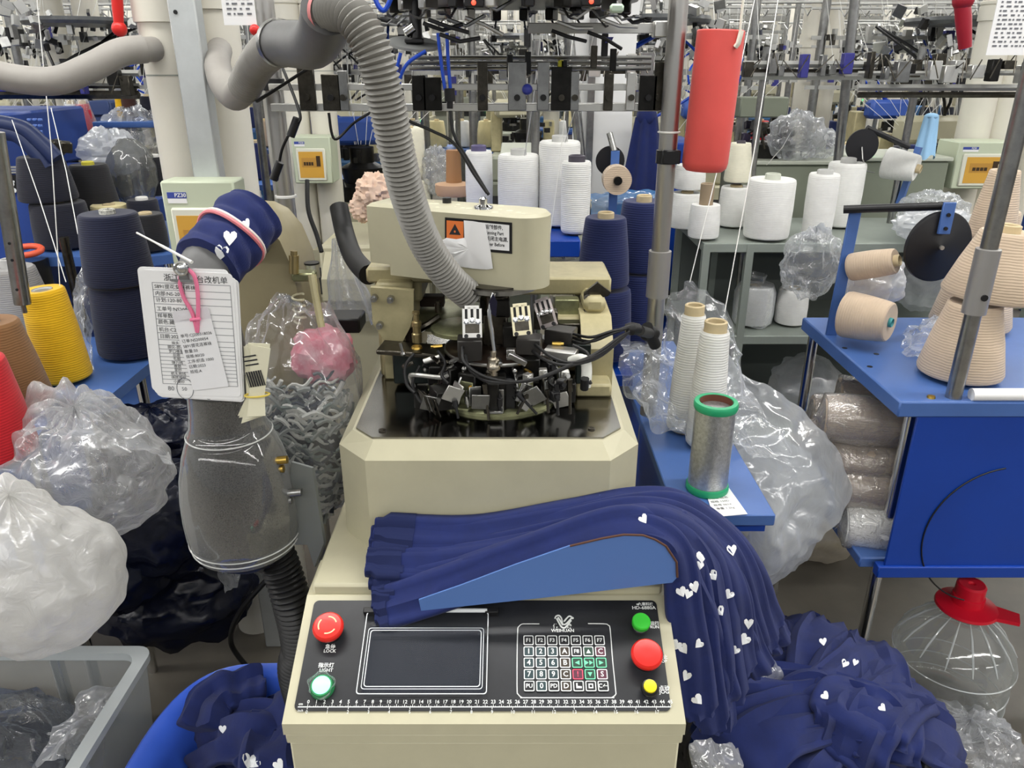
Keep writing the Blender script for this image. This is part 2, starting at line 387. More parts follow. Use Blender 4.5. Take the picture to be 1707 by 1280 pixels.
# keypad
KEYS = ['F1 F2 F3 F4 F5 F6 F7', '1 2 3 A F8 ▲ C', '4 5 6 B ◀ ▶▶ ▶', '7 8 9 C ! ▼ S', 'PU 0 PD D L H C←']
SAY = {'▲': 'up arrow', '◀': 'left arrow', '▶▶': 'double right arrow', '▶': 'right arrow', '▼': 'down arrow', '!': 'red mark', 'L': 'sock symbol', 'H': 'page symbol', 'C←': 'clear arrow'}
TINT = {'num': (40, 62, 66), 'fn': (26, 26, 30), 'let': (60, 50, 40), 'grn': (36, 66, 52), 'pnk': (92, 44, 62)}
kx0, ky0 = PP(881, 1069); kx1, _ = PP(999, 1069); _, ky1 = PP(887, 1145)
TRI = {'▲': [(-.3, -.25), (.3, -.25), (0, .3)], '▼': [(-.3, .25), (0, -.3), (.3, .25)], '◀': [(.3, -.3), (.3, .3), (-.3, 0)], '▶': [(-.3, -.3), (.3, 0), (-.3, .3)]}
for r_, row in enumerate(KEYS):
    for c_, k in enumerate(row.split()):
        x = kx0+(kx1-kx0)*c_/6; y = ky0+(ky1-ky0)*r_/4; a = .0067
        kind = 'fn' if k[0] == 'F' or r_ == 4 and k != '0' and k != 'D' else 'num' if k.isdigit() else 'let' if k in 'ABD' or (k == 'C' and c_ == 3) else 'pnk' if k in '!SC' else 'grn'
        key = MB().prism(rrect(x-a, x+a, y-a, y+a, .0018), 0.001, .0032, PF).build('key', mat('key_'+kind, TINT[kind], .3), panel)
        b = MB(); ring2(b, rrect(x-a, x+a, y-a, y+a, .0018), rrect(x-a+.0012, x+a-.0012, y-a+.0012, y+a-.0012, .0012), PF, .0034)
        F2 = PF @ MX.Translation((x, y, .0035)); s = a*1.5
        if k == '▶▶':
            for d in (-.3, .25): b.add([(p[0]*s*.8+d*s, p[1]*s, 0) for p in TRI['▶']], [(0, 1, 2)], F2)
        elif k in TRI: b.add([(p[0]*s, p[1]*s, 0) for p in TRI[k]], [(0, 1, 2)], F2)
        elif k == 'L': b.prism([(-.3*s, -.3*s), (.4*s, -.3*s), (.4*s, -.05*s), (-.1*s, 0), (-.1*s, .35*s), (-.3*s, .35*s)], 0, .0002, F2)
        elif k == 'H': ring2(b, [(.3*s, -.3*s), (.3*s, .3*s), (-.3*s, .3*s), (-.3*s, -.3*s)], [(.15*s, -.15*s), (.15*s, .15*s), (-.15*s, .15*s), (-.15*s, -.15*s)], F2)
        else: text_into(b, k, s*(.95 if len(k) == 1 else .72), F2, bold=True)
        b.build('key_marking', mat('print_mint', (120, 226, 176), .5) if k in ('◀', '▶▶', '▶', '▼') else mat('print_pink', (236, 84, 110), .5) if k in '!' else WINK, key)
# screen under a clear hinged cover
sc = MB().prism(rrect(*[PP(603, 1155)[0], PP(806, 1155)[0], PP(700, 1156)[1], PP(700, 1045)[1]], .002), .001, .0022, PF).build('display_screen', mat('screen_glass', (38, 41, 50), .4, spec=.25, vary=(14, .3, (54, 58, 68))), panel)
sx0, sx1, sy0, sy1 = PP(590, 1160)[0]+.004, PP(812, 1160)[0], PP(700, 1163)[1], PP(700, 1026)[1]
mb = MB(); mb.prism(rrect(sx0, sx1, sy0, sy1, .004), .010, .0112, PF); mb.prism(rrect(sx0+.006, sx1-.006, sy0+.006, sy1-.018, .004), .0112, .0128, PF)
cov = mb.build('clear_cover', mat('clear_acrylic', (70, 74, 80), .1, alpha=.04, spec=.5), panel)
mb = MB()
for o_, wd, z in ((0, .0012, .0114), (.0055, .0009, .013), (.0085, .0011, .013)):
    top = -.018 if o_ else 0
    ring2(mb, rrect(sx0+o_, sx1-o_, sy0+o_, sy1-o_+top, .004), rrect(sx0+o_+wd, sx1-o_-wd, sy0+o_+wd, sy1-o_-wd+top, .0035), PF, z)
mb.build('cover_edge', mat('acrylic_edge', (222, 226, 228), .15), cov)
mb = MB(); mb.tube([PF @ V((sx0+.012, sy1+.002, .011)), PF @ V((sx1-.002, sy1+.002, .011))], .0028, 10); mb.build('hinge_rod', mat('clear_rod', (226, 230, 230), .12), cov)
for x in (sx0+.004, sx1+.004): MB().box(PF @ V((x, sy1+.002, .007)), (.018, .008, .012), .001, PF.to_3x3()).build('hinge_block', BLACK, panel)
# buttons
def mushroom(name, u, v, col, r, hgt, lab, flat=False):
    x, y = PP(u, v+hgt*600); F2 = PF @ MX.Translation((x, y, 0))
    m_ = mat('button_'+name, col, .28)
    b = MB().lathe([(r*.72, .001), (r*.72, hgt*.45)], 24).v; q = MB(); q.lathe([(r*.74, .001), (r*.72, hgt*.5), (r*.6, hgt*.5)], 24, M=None)
    q.v = [F2 @ p for p in q.v]; body = q.build('push_button', ALU if flat else BLACK, panel); tag(body, lab)
    q = MB()
    if flat: q.lathe([(r*.9, hgt*.5), (r*.9, hgt*.9), (r*.8, hgt)], 28)
    else: q.lathe([(r*.5, hgt*.45), (r*.97, hgt*.62), (r, hgt*.75), (r*.97, hgt*.88), (r*.86, hgt*.97), (r*.5, hgt*1.0), (r*.25, hgt*1.0)], 28)
    q.v = [F2 @ p for p in q.v]; q.build('button_cap', m_, body); return body, F2
b1, F2 = mushroom('lock', 551, 1041, (222, 44, 36), .0205, .024, 'red mushroom emergency stop button with white arrows')
q = MB()
for a0 in (20, 140, 260):
    arc = [(cos(R(a0+k*8))*.0125, sin(R(a0+k*8))*.0125) for k in range(10)]; arc2 = [(p[0]*.86, p[1]*.86) for p in arc][::-1]
    q.prism(arc+arc2, .0241, .0245, F2)
q.build('arrow_marking', mat('cream_print', (240, 214, 170), .5), b1)
mushroom('stop', 1075, 1086, (222, 40, 34), .0205, .026, 'plain red mushroom stop button')
mushroom('run', 1067, 1034, (60, 200, 58), .0135, .016, 'green flat run button', True)
bj, F2 = mushroom('jog', 1081, 1143, (20, 20, 20), .0115, .016, 'yellow jog button in a black bezel')
q = MB().lathe([(.0085, .014), (.008, .0185), (.004, .019)], 20); q.v = [F2 @ p for p in q.v]; q.build('yellow_cap', mat('yellow_cap', (236, 214, 28), .35), bj)
xg, yg = PP(538, 1147); F2 = PF @ MX.Translation((xg, yg, 0))
q = MB(); q.lathe([(.0155, .001), (.0155, .006), (.0135, .010), (.012, .010)], 22); q.v = [F2 @ p for p in q.v]; gl = q.build('indicator_light', mat('green_bezel', (44, 132, 80), .3), panel); tag(gl, 'lit green indicator light')
q = MB().lathe([(.0122, .006), (.0115, .011), (.007, .0142), (.002, .0148)], 22); q.v = [F2 @ p for p in q.v]; q.build('lamp_lens', mat('lit_green', (150, 255, 215), .4, emit=1.4), gl)
q = MB().grid(lambda a, b: F2 @ V(((.0145+.0035*sin(5*b*2*pi)*.6+.002*a)*cos(b*2*pi), (.0145+.003*sin(4*b*2*pi+1)*.6+.002*a)*sin(b*2*pi), .002+.012*a)), 4, 40, True); q.build('clear_sleeve', film('film_small', dens=.1, scale=150, rough=.08), gl)
# --- raised bed the cylinder stands on
def octo(x0, x1, y0, y1, cx0, cx1, cy): return [(x0+cx0, y0), (x1-cx1, y0), (x1, y0+cy), (x1, y1), (x0, y1), (x0, y0+cy)]
ob_ = octo(-.2525, .1845, .953, 1.45, .0465, .0465, .052); oi = octo(-.2325, .1635, .9745, 1.44, .036, .036, .036)
mb = MB(); n = 6; vs = [(x, y, .78) for x, y in ob_]+[(x, y, .939) for x, y in ob_]+[(x, y, .9595) for x, y in oi]
mb.add(vs, [list(range(n))[::-1]]+[(k*n+i, k*n+(i+1) % n, (k+1)*n+(i+1) % n, (k+1)*n+i) for k in (0, 1) for i in range(n)]+[list(range(2*n, 3*n))])
bed = mb.build('machine_bed', BEIGE, M0, sm=15)
op = octo(-.2275, .1585, .980, 1.43, .029, .029, .032)
mb = MB().prism(op, .9585, .9625); deck = mb.build('steel_deck', mat('polished_deck', (150, 148, 144), .16, 1, vary=(5, .3)), M0, sm=15)
for u, v in ((637, 718), (986, 715)):
    p = G(u, v, .9625); MB().lathe([(.0052, 0), (.0052, .002), (.003, .0022), (.0026, .0012)], 12, p).build('deck_screw', STEELD, deck)
# --- columns and beam
HX, HY = -.024, 1.15
mb = MB(); mb.bx(-.222, -.162, 1.21, 1.40, .9625, 1.125, .004); mb.bx(-.214, -.176, 1.195, 1.212, .9625, 1.05, .003); mb.bx(-.228, -.15, 1.24, 1.39, 1.085, 1.125, .004)
lc = mb.build('left_column', BEIGE2, M0)
MB().bx(-.176, -.158, 1.205, 1.211, .985, 1.05).build('column_slot', mat('dark_recess', (46, 34, 24), .7), lc)
mb = MB(); q = [(618, 478), (690, 483), (690, 520), (684, 545), (668, 575), (645, 572), (622, 538)]
mb.prism([(P(u, v, 1.19).x, P(u, v, 1.19).z) for u, v in q][::-1], 0, .012, MX(((1, 0, 0, 0), (0, 0, -1, 1.198), (0, 1, 0, 0), (0, 0, 0, 1)))).build('pivot_plate', BEIGE2, M0)
for u, v in ((625, 495), (652, 497), (634, 540)):
    mb = MB(); p = P(u, v, 1.186); mb.cyl(p, p+V((0, -.012, 0)), .0055, n=10); mb.cyl(p+V((0, -.012, 0)), p+V((0, -.02, 0)), .0035, n=8); mb.build('pivot_bolt', STEEL, M0)
mb = MB().bx(-.24, -.09, 1.235, 1.40, 1.118, 1.144, .004); mb.bx(-.10, .17, 1.28, 1.40, 1.085, 1.116, .004); mb.bx(-.12, .02, 1.2, 1.40, 1.125, 1.145, .003)
mb.build('cross_beam', BEIGE2, M0)
mb = MB(); mb.prism([(1.16, .9625), (1.42, .9625), (1.42, 1.075), (1.21, 1.07), (1.16, 1.03)], .112, .163, EX); mb.bx(.07, .13, 1.23, 1.4, .9625, 1.06, .004); mb.bx(.10, .158, 1.12, 1.17, .9625, .985, .004)
rc = mb.build('right_column', BEIGE2, M0)
mb = MB(); mb.bx(.118, .155, 1.22, 1.30, 1.07, 1.098, .008); mb.build('column_cap', BEIGE2, rc)
mb = MB(); FZ = lambda Y: MX(((1, 0, 0, 0), (0, 0, -1, Y), (0, 1, 0, 0), (0, 0, 0, 1)))
mb.prism([(P(u, v, 1.24).x, P(u, v, 1.24).z) for u, v in ((973, 488), (996, 470), (1018, 487), (1013, 493), (999, 496), (999, 525), (990, 530), (973, 527))][::-1], 0, .008, FZ(1.245)).build('pawl_plate', STEELD, M0)
for u, v in ((979, 496), (979, 521)):
    p = P(u, v, 1.235); MB().cyl(p, p+V((0, -.006, 0)), .006, n=12).build('pawl_screw', STEEL, M0)
# --- housing on top, turned a little
dv = V((.9145, -.4045, 0)); nv = V((-.4045, -.9145, 0)); A_ = V((.003, 1.1135, 0)); rr = .039; cc = A_-nv*rr
def hous(zz, L_, ins=0):
    q = []; r2 = rr-ins
    a0 = atan2(nv.y, nv.x)
    q += [(cc.x+r2*cos(a0+pi*k/14), cc.y+r2*sin(a0+pi*k/14), zz) for k in range(15)]
    for nn in (-nv, nv):
        e = cc+nn*r2-dv*(L_-ins); q.append((e.x, e.y, zz))
    return q
lv = [hous(1.141, .215), hous(1.158, .215), hous(1.158, .251), hous(1.247, .252), hous(1.2515, .252, .005)]; n = len(lv[0])
mb = MB(); mb.add(sum(lv, []), [list(range(n))[::-1]]+[(k*n+i, k*n+(i+1) % n, (k+1)*n+(i+1) % n, (k+1)*n+i) for k in range(4) for i in range(n)]+[list(range(4*n, 5*n))])
hs = mb.build('drive_housing', BEIGE, M0, sm=30); HT = bvh(hs)
mb = MB(); p = G(806, 347, 1.2515); mb.lathe([(.015, 0), (.0145, .003), (.009, .0045), (.0065, .006), (.0065, .014), (.0035, .0165)], 20, p); mb.build('top_knob', CHROME, hs)
mb = MB(); p = G(745, 338, 1.2515); mb.lathe([(.007, 0), (.007, .008)], 12, p); mb.build('black_plug', BLACK, hs)
mb = MB(); random.seed(3)
for k in range(16):
    p = cc-dv*random.uniform(-.01, .19)+nv*random.uniform(-.026, .03); mb.sph((p.x, p.y, 1.2515), random.uniform(.0015, .006), 4, (1, .6, .14))
mb.build('dried_glue', mat('dried_glue', (226, 220, 190), .4), hs)['kind'] = 'stuff'
stk = MB(); decal(stk, [(742, 362), (854, 371), (854, 423), (742, 414)], HT, .0007, 10, 4); st = stk.build('warning_sticker', BLACK, hs)
q = MB(); decal(q, [(776, 368), (849.5, 375), (849.5, 418), (776, 412)], HT, .0011, 8, 4); q.build('white_field', PAPER, st)
q = MB(); decal(q, [(745, 367), (773, 369), (773, 411), (745, 408)], HT, .0011, 4, 4); q.build('orange_field', mat('orange_print', (238, 128, 62), .5), st)
q = MB()
for s_, x_, y_ in (('转中请勿', 805, 378), ('运转部件,', 820, 379), ('the Running Part', 815, 388), ('请先关闭主电源,', 818, 398), ('off Power Before', 816, 407)):
    if s_ != '转中请勿': decal_text(q, s_, (x_+4, y_), (6.2, .5) if s_[0] < 'z' else (7, .6), (0, -8), HT, .0014)
decal_text(q, '▲', (759, 384), (20, 1.2), (0, -22), HT, .0013)
q.build('sticker_print', INK, st)
q = MB(); decal_text(q, '●', (759, 386), (4, .3), (0, -5), HT, .0016); q.build('sticker_symbol', mat('orange_print2', (238, 128, 62), .5), st)
# torn white paper stuck over the sticker
pp = [(774, 367), (790, 368), (810, 372), (814, 392), (819, 420), (823, 447), (812, 449), (790, 447), (768, 444), (761, 436), (754, 430), (742, 428), (722, 428), (714, 412), (713, 406), (730, 404), (745, 396), (762, 398), (775, 396)]
q = MB(); ctr = (783, 414); m = len(pp); vs = [hit(HT, *ctr, .0045)]+[hit(HT, ctr[0]+(x-ctr[0])*.5, ctr[1]+(y-ctr[1])*.5, .004+.002*(i % 2)) for i, (x, y) in enumerate(pp)]+[hit(HT, x, y, .003 if i % 2 else .0018) for i, (x, y) in enumerate(pp)]
q.add(vs, [(0, 1+(i+1) % m, 1+i) for i in range(m)]+[(1+i, 1+(i+1) % m, 1+m+(i+1) % m, 1+m+i) for i in range(m)])
q.build('torn_paper_label', PAPER, hs)
# --- knitting head
HD = T('knitting_head', None, None, (HX, HY, .9625)); HD.parent = M0; HD.location = V((HX, HY, .9625))-M0.location
def part(mb, name, m, lab=None, par=None, sm=38):
    o = mb.build(name, m, par or HD, sm=sm)
    if lab: o['label'] = lab
    return o
O = lambda z=0: (HX, HY, .9625+z)
OLIVE = mat('olive_zinc', (156, 158, 122), .35, .7, vary=(60, .35))
part(MB().lathe([(.104, 0), (.104, .005), (.098, .008), (.085, .008)], 48, O()), 'base_ring', OLIVE)
part(MB().lathe([(.072, .008), (.072, .07), (.066, .075)], 40, O()), 'cylinder_drum', DARK)
part(MB().lathe([(.078, .069), (.082, .071), (.082, .076), (.074, .079), (.03, .081)], 48, O()), 'dial_plate', mat('dial_brown', (70, 56, 48), .28, .8, vary=(30, .4)))
part(MB().lathe([(.0822, .0715), (.0836, .073), (.0836, .0755), (.081, .0768)], 48, O(), caps=False), 'dial_rim', STEEL)
part(MB().lathe([(.018, .08), (.018, .16), (.03, .165), (.045, .17), (.045, .181)], 24, O()), 'dial_shaft', STEELD)
part(MB().lathe([(.05, .168), (.062, .172), (.062, .1785)], 32, (HX+.004, HY+.012, .9625)), 'cutter_ring', STEEL)
random.seed(11)
for k in range(9):     # cam blocks round the ring, each with its clamp plate and setting pin
    a = R(-196+k*26.5); ca, sa = cos(a), sin(a); rad = V((ca, sa, 0)); rot = Euler((0, 0, a)).to_matrix()
    c = V(O())+rad*.086
    bl = part(MB().box(c+V((0, 0, .036)), (.026, .03, .055), .002, rot), 'cam_block', DARK)
    m_ = MB(); m_.box(c+rad*.014+V((0, 0, .024+.008*(k % 2))), (.003, .024, .04), .0008, rot); m_.box(c+rad*.02+V((0, 0, .012)), (.016, .02, .004), .0008, rot); part(m_, 'clamp_plate', OLIVE if k % 2 else STEEL, par=bl)
    m_ = MB(); p = c+rad*.02+V((-sa*.006, ca*.006, .008)); q2 = p+rad*.003+V((0, 0, .026)); m_.cyl(p, q2, .0022, n=8); m_.cyl(p.lerp(q2, .5), q2, .0042, n=10); m_.cyl(q2, q2+V((0, 0, .008)), .0018, n=8)
    part(m_, 'setting_pin', BLACK if k % 3 else STEEL, par=bl)
for k in range(10):    # yarn finger levers between the blocks
    a = R(-205+k*25+8); rad = V((cos(a), sin(a), 0)); c = V(O(.062))+rad*.07
    m_ = MB(); m_.tube([c+rad*.0+V((0, 0, .01)), c+rad*.02+V((0, 0, .004)), c+rad*.034+V((0, 0, -.012)), c+rad*.036+V((0, 0, -.03))], [.0022, .002, .002, .0015], 6); m_.sph(c+rad*.02+V((0, 0, .005)), .0045, 5)
    part(m_, 'yarn_finger', STEEL if k % 2 else STEELD)
# left: zinc gear plates with pivots, pneumatic fittings and a round cover
mb = MB(); mb.lathe([(.085, 0), (.085, .007), (.08, .009)], 40, (-.118, 1.285, 1.045)); part(mb, 'round_cover_plate', OLIVE)
mb = MB(); mb.lathe([(.05, 0), (.05, .006), (.046, .008)], 32, (-.082, 1.19, 1.052)); part(mb, 'small_cover_plate', OLIVE)
mb = MB(); p = P(731, 520, 1.21); mb.tube([P(700, 548, 1.2), P(715, 540, 1.2), P(732, 528, 1.21)], [.007, .006, .006], 8); mb.cyl(p, p+V((0, 0, .014)), .006, n=10); mb.cyl(p+V((0, 0, .014)), p+V((0, 0, .019)), .0045, n=6); part(mb, 'swing_lever', STEELD)
mb = MB(); p = P(695, 556, 1.17); mb.lathe([(.0085, -.014), (.0085, 0), (.0065, .002), (.0065, .012), (.008, .013), (.008, .02), (.0045, .022), (.0045, .032), (.006, .033), (.006, .037)], 14, p); part(mb, 'brass_fitting', mat('worn_brass', (176, 160, 118), .3, .9))
mb = MB(); mb.box(P(690, 583, 1.15), (.11, .05, .008), .002, Euler((0, .05, -.1))); part(mb, 'support_plate', STEELD)
mb = MB(); p = P(695, 580, 1.125); mb.lathe([(.009, 0), (.008, .003), (.003, .0035)], 14, p); part(mb, 'support_bolt', BRASS)
mb = MB(); pbox(mb, 655, 585, 740, 640, 1.16, .03, .002); part(mb, 'solenoid_bank', mat('dark_green_metal', (30, 40, 38), .4, .4, vary=(60, .4)))
mb = MB(); mb.tube(spline([P(690, 645, 1.10), P(684, 628, 1.10), P(692, 625, 1.09), P(735, 629, 1.08), P(748, 625, 1.08)], 6), .0036, 8); part(mb, 'bent_rod', ALU)
mb = MB()
for a_, b_, rr_ in (((707, 603), (722, 598), .005), ((722, 598), (733, 594), .0036)): mb.cyl(P(*a_, 1.11), P(*b_, 1.11), rr_, n=10)
part(mb, 'air_cylinder', ALU)
for k in range(7):
    u = random.uniform(672, 755); v = random.uniform(585, 640); Yk = random.uniform(1.08, 1.12)
    m_ = MB(); p = P(u, v, Yk); d = V((random.uniform(-.02, .02), random.uniform(-.01, .01), random.uniform(-.02, .02))); m_.cyl(p, p+d, .003, n=8); m_.sph(p, .0045, 4)
    part(m_, 'screw_joint', random.choice((STEEL, STEELD, BLACK)))
mb = MB(); mb.box(P(738, 662, 1.06), (.034, .03, .03), .001, Euler((.1, .1, .5))); part(mb, 'actuator_box', DARK)
mb = MB(); mb.box(P(760, 658, 1.055), (.003, .03, .036), .001, Euler((0, .35, .5))); part(mb, 'actuator_plate', ALU)
for k, (u, v) in enumerate(((707, 668), (716, 672), (724, 676))):
    part(MB().box(P(u, v, 1.045), (.002, .024, .032), .0005, Euler((.1, -.3, .5))), 'lever_leaf', STEELD)
# valve blocks with slotted plates
def valve(u0, v0, u1, v1, Y, au, av, tilt, yaw, metal, roll=0):
    c = P((u0+u1)/2, (v0+v1)/2, Y); s_ = P(u1, v1, Y).x-P(u0, v1, Y).x; h_ = P(u0, v0, Y).z-P(u0, v1, Y).z
    rot = Euler((0, 0, yaw)); blk = part(MB().box(c+V((0, .015, 0)), (s_, .034, h_), .0015, rot), 'valve_block', mat('anodised_dark', (62, 60, 58), .4, .5))
    p = P(au, av, Y); w_ = .0285; hh = .047; rt = Euler((tilt, 0, yaw)); F2 = MX.Translation(p) @ rt.to_matrix().to_4x4() @ MX.Rotation(pi/2, 4, 'X') @ MX.Rotation(roll, 4, 'Z')
    m_ = MB(); sl = [(-.0085, .010), (0, .0125), (.0085, .010)]
    # plate with three slots built from strips round them
    for x0_, x1_, y0_, y1_ in ((-w_/2, -.0105, -hh/2, .019), (.0105, w_/2, -hh/2, .019), (-.0065, -.002, 0, .021), (.002, .0065, 0, .021), (-.0105, .0105, -.003, .003), (-.0105, .0105, -hh/2, -.017), (-.0105, .0105, .0185, .0235)):
        m_.prism([(x0_, y0_), (x1_, y0_), (x1_, y1_), (x0_, y1_)], -.0012, .0012, F2)
    pl_ = part(m_, 'slotted_plate', metal, par=blk)
    m_ = MB()
    for x_, y_ in ((-.0085, 0), (0, .002), (.0085, 0)): m_.lathe([(.0042, 0), (.0042, .002), (.002, .0024), (.0018, .001)], 12, F2 @ V((x_, y_, .0012)), (F2.to_3x3()))
    part(m_, 'plate_screw', CHROME, par=blk)
    m_ = MB()
    for x_ in (-.009, .009): m_.cyl(F2 @ V((x_, -.021, 0)), F2 @ V((x_, -.021, .006)), .0032, n=8)
    part(m_, 'clamp_screw', BLACK, par=blk)
    part(MB().prism([(-.0105, -.017), (.0105, -.017), (.0105, -.003), (-.0105, -.003)], -.004, -.002, F2), 'sensor_face', STEELD, par=blk)
    part(MB().prism([(-.0125, .002), (.0125, .002), (.0125, .02), (-.0125, .02)], -.006, -.003, F2), 'slot_back', BLACK, par=blk)
valve(762, 568, 803, 603, 1.08, 787, 536, -.3, 0.05, ALU)
valve(862, 566, 903, 592, 1.085, 869, 532, -.3, -.12, mat('warm_aluminium', (222, 214, 180), .3, .8), .14)
valve(912, 552, 960, 578, 1.15, 909, 521, -.35, -.35, mat('worn_aluminium', (176, 166, 164), .35, .8), .42)
part(MB().box(P(935, 588, 1.12), (.05, .03, .012), .001, Euler((0, 0, -.3))), 'valve_base', ALU)
mb = MB(); mb.tube(spline([P(823, 488, 1.08), P(816, 520, 1.075), P(820, 555, 1.07), P(824, 585, 1.065)], 5), .0032, 8); part(mb, 'feeler_rod', CHROME)
mb = MB(); p = P(823, 620, 1.06); mb.lathe([(.0065, -.012), (.0065, .004), (.0105, .005), (.0105, .012), (.009, .014), (.009, .022), (.005, .024), (.005, .032)], 14, p); part(mb, 'rod_holder', mat('nickel', (196, 186, 168), .25, 1))
mb = MB(); mb.prism([(0, 0), (.006, -.012), (.004, -.035), (-.003, -.03), (-.006, -.012)], 0, .002, frame(P(822, 489, 1.075), (1, 0, 0), (0, 0, 1))); part(mb, 'feeler_blade', mat('blued_steel', (60, 60, 84), .25, .9))
for (u0, v0, u1, v1, Y, m_) in ((806, 525, 845, 575, 1.13, STEELD), (838, 545, 862, 580, 1.10, DARK), (826, 500, 850, 530, 1.13, DARK), (890, 520, 930, 550, 1.2, STEELD), (930, 540, 985, 575, 1.2, STEELD), (945, 575, 985, 610, 1.14, mat('dark_green_metal')), (800, 500, 830, 540, 1.16, DARK), (925, 500, 965, 540, 1.25, OLIVE), (700, 495, 740, 512, 1.3, mat('dark_recess'))):
    q = MB(); pbox(q, u0, v0, u1, v1, Y, .025, .0015); part(q, 'mounting_block', m_)
mb = MB(); mb.box(P(862, 598, 1.05), (.03, .012, .008), .001, Euler((0, .5, 0))); mb.box(P(851, 590, 1.055), (.012, .012, .016), .001); part(mb, 'bracket_foot', STEEL)
for k, (u, v, Y) in enumerate(((905, 622, 1.06), (918, 612, 1.08), (880, 630, 1.05), (935, 640, 1.04), (942, 625, 1.06), (925, 660, 1.03))):
    m_ = MB(); p = P(u, v, Y); m_.box(p, (.012, .012, .014), .001, Euler((0, 0, k*.4))); m_.cyl(p, p+V((.004, -.012, .003)), .0035, n=8); part(m_, 'small_solenoid', BLACK if k % 2 else ALU)
for k, (u, v, u2, v2) in enumerate(((950, 632, 950, 690), (928, 640, 930, 692), (911, 650, 914, 688), (862, 655, 895, 690), (884, 648, 862, 690), (758, 668, 764, 697), (808, 640, 815, 700))):
    m_ = MB(); a_, b_ = P(u, v, 1.035), P(u2, v2, 1.03); m_.cyl(a_, b_, .0022, n=8); m_.cyl(a_, a_.lerp(b_, .35), .0042, n=8); part(m_, 'setting_rod', BLACK if k % 2 else STEELD)
for k, (u, v, r_) in enumerate(((873, 655, .4), (880, 668, .7), (792, 660, 0))):
    part(MB().box(P(u, v, 1.04), (.018, .003, .03), .0008, Euler((0, r_, .3))), 'steel_bracket', STEEL)
for (u0, v0, u1, v1, Y, m_) in ((806, 640, 832, 690, 1.045, DARK), (836, 632, 868, 690, 1.06, BLACK), (775, 640, 800, 675, 1.07, BLACK), (905, 640, 960, 672, 1.09, DARK), (715, 612, 765, 640, 1.10, DARK), (690, 652, 712, 690, 1.08, DARK), (960, 610, 985, 640, 1.12, mat('dark_green_metal')), (870, 600, 900, 640, 1.08, DARK), (640, 575, 680, 588, 1.17, STEELD)):
    q = MB(); pbox(q, u0, v0, u1, v1, Y, .022, .0015); part(q, 'mounting_block', m_)
for (u0, v0, u1, v1, Y, ry) in ((735, 640, 775, 675, 1.035, .45), (790, 650, 812, 690, 1.03, .05), (878, 648, 905, 672, 1.03, -.6), (700, 655, 735, 690, 1.04, .3), (925, 648, 945, 685, 1.06, -.3)):
    c = P((u0+u1)/2, (v0+v1)/2, Y); part(MB().box(c, (.026, .0025, .026), .0006, Euler((.25, ry, ry*.6))), 'cam_plate', ALU if u0 % 2 else STEEL)
for k, pts in enumerate((((690, 590), (676, 610), (678, 640), (692, 655)), ((700, 610), (688, 640), (700, 668), (715, 672)), ((730, 585), (742, 605), (736, 625), (748, 640)), ((905, 600), (925, 612), (915, 635), (930, 648)), ((955, 575), (980, 590), (975, 615), (985, 640)), ((845, 615), (858, 630), (850, 650), (862, 668)))):
    part(MB().tube(spline([P(u, v, 1.10-.015*j) for j, (u, v) in enumerate(pts)], 5), .0026, 7), 'black_tube', RUBBER)
for k in range(16):
    a = R(-190+k*13); rad = V((cos(a), sin(a), 0)); c = V(O(.045+.02*(k % 3)))+rad*(.088+.012*(k % 2)); m_ = MB(); m_.cyl(c, c+rad*.014, .0034, n=8); m_.cyl(c+rad*.014, c+rad*.018, .0022, n=6)
    part(m_, 'cam_screw', (CHROME, STEEL, BRASS, STEELD)[k % 4])
# white padded arm at the right of the head
mb = MB(); mb.tube(spline([P(951, 602, 1.09), P(966, 597, 1.08), P(976, 603, 1.07), P(978, 620, 1.065), P(976, 645, 1.06)], 5), [.007]*8+[.008]*13, 12); part(mb, 'white_padded_arm', mat('white_foam', (228, 228, 220), .6, vary=(40, .2)))
mb = MB(); p = P(974, 648, 1.055); mb.cyl(p, p+V((0, -.004, .018)), .0065, n=10); part(mb, 'arm_plug', BLACK)
# cables from the valves to the plug on the pole
HUB = P(1053, 548, 1.16)
for k, (a_, Y, mid) in enumerate((((771, 578), 1.075, [((775, 605), 1.05), ((815, 630), 1.02), ((880, 635), 1.0), ((955, 608), 1.04)]), ((776, 592), 1.075, [((785, 618), 1.05), ((820, 637), 1.015), ((890, 632), 1.0), ((960, 604), 1.04)]),
        ((892, 574), 1.08, [((915, 592), 1.05), ((940, 603), 1.04), ((965, 603), 1.04)]), ((888, 585), 1.08, [((905, 598), 1.05), ((935, 608), 1.035), ((965, 606), 1.04)]),
        ((953, 556), 1.15, [((985, 562), 1.12), ((1020, 552), 1.13)]), ((953, 562), 1.15, [((985, 569), 1.12), ((1020, 556), 1.13)]), ((951, 568), 1.15, [((975, 572), 1.12), ((1015, 556), 1.13)]))):
    pts = [P(*a_, Y)]+[P(*q, y) for q, y in mid]
    if k < 4: pts += [P(1000, 585+k*3, 1.08), P(1035, 560+k*2, 1.13)]
    part(MB().tube(spline(pts+[HUB+V((0, 0, .002*k-.006))], 8), .0024, 8), 'black_cable', RUBBER)
mb = MB(); mb.tube([HUB+V((-.01, 0, 0)), HUB, HUB+V((.012, .01, -.004))], [.008, .011, .009], 10); part(mb, 'cable_grommet', RUBBER)
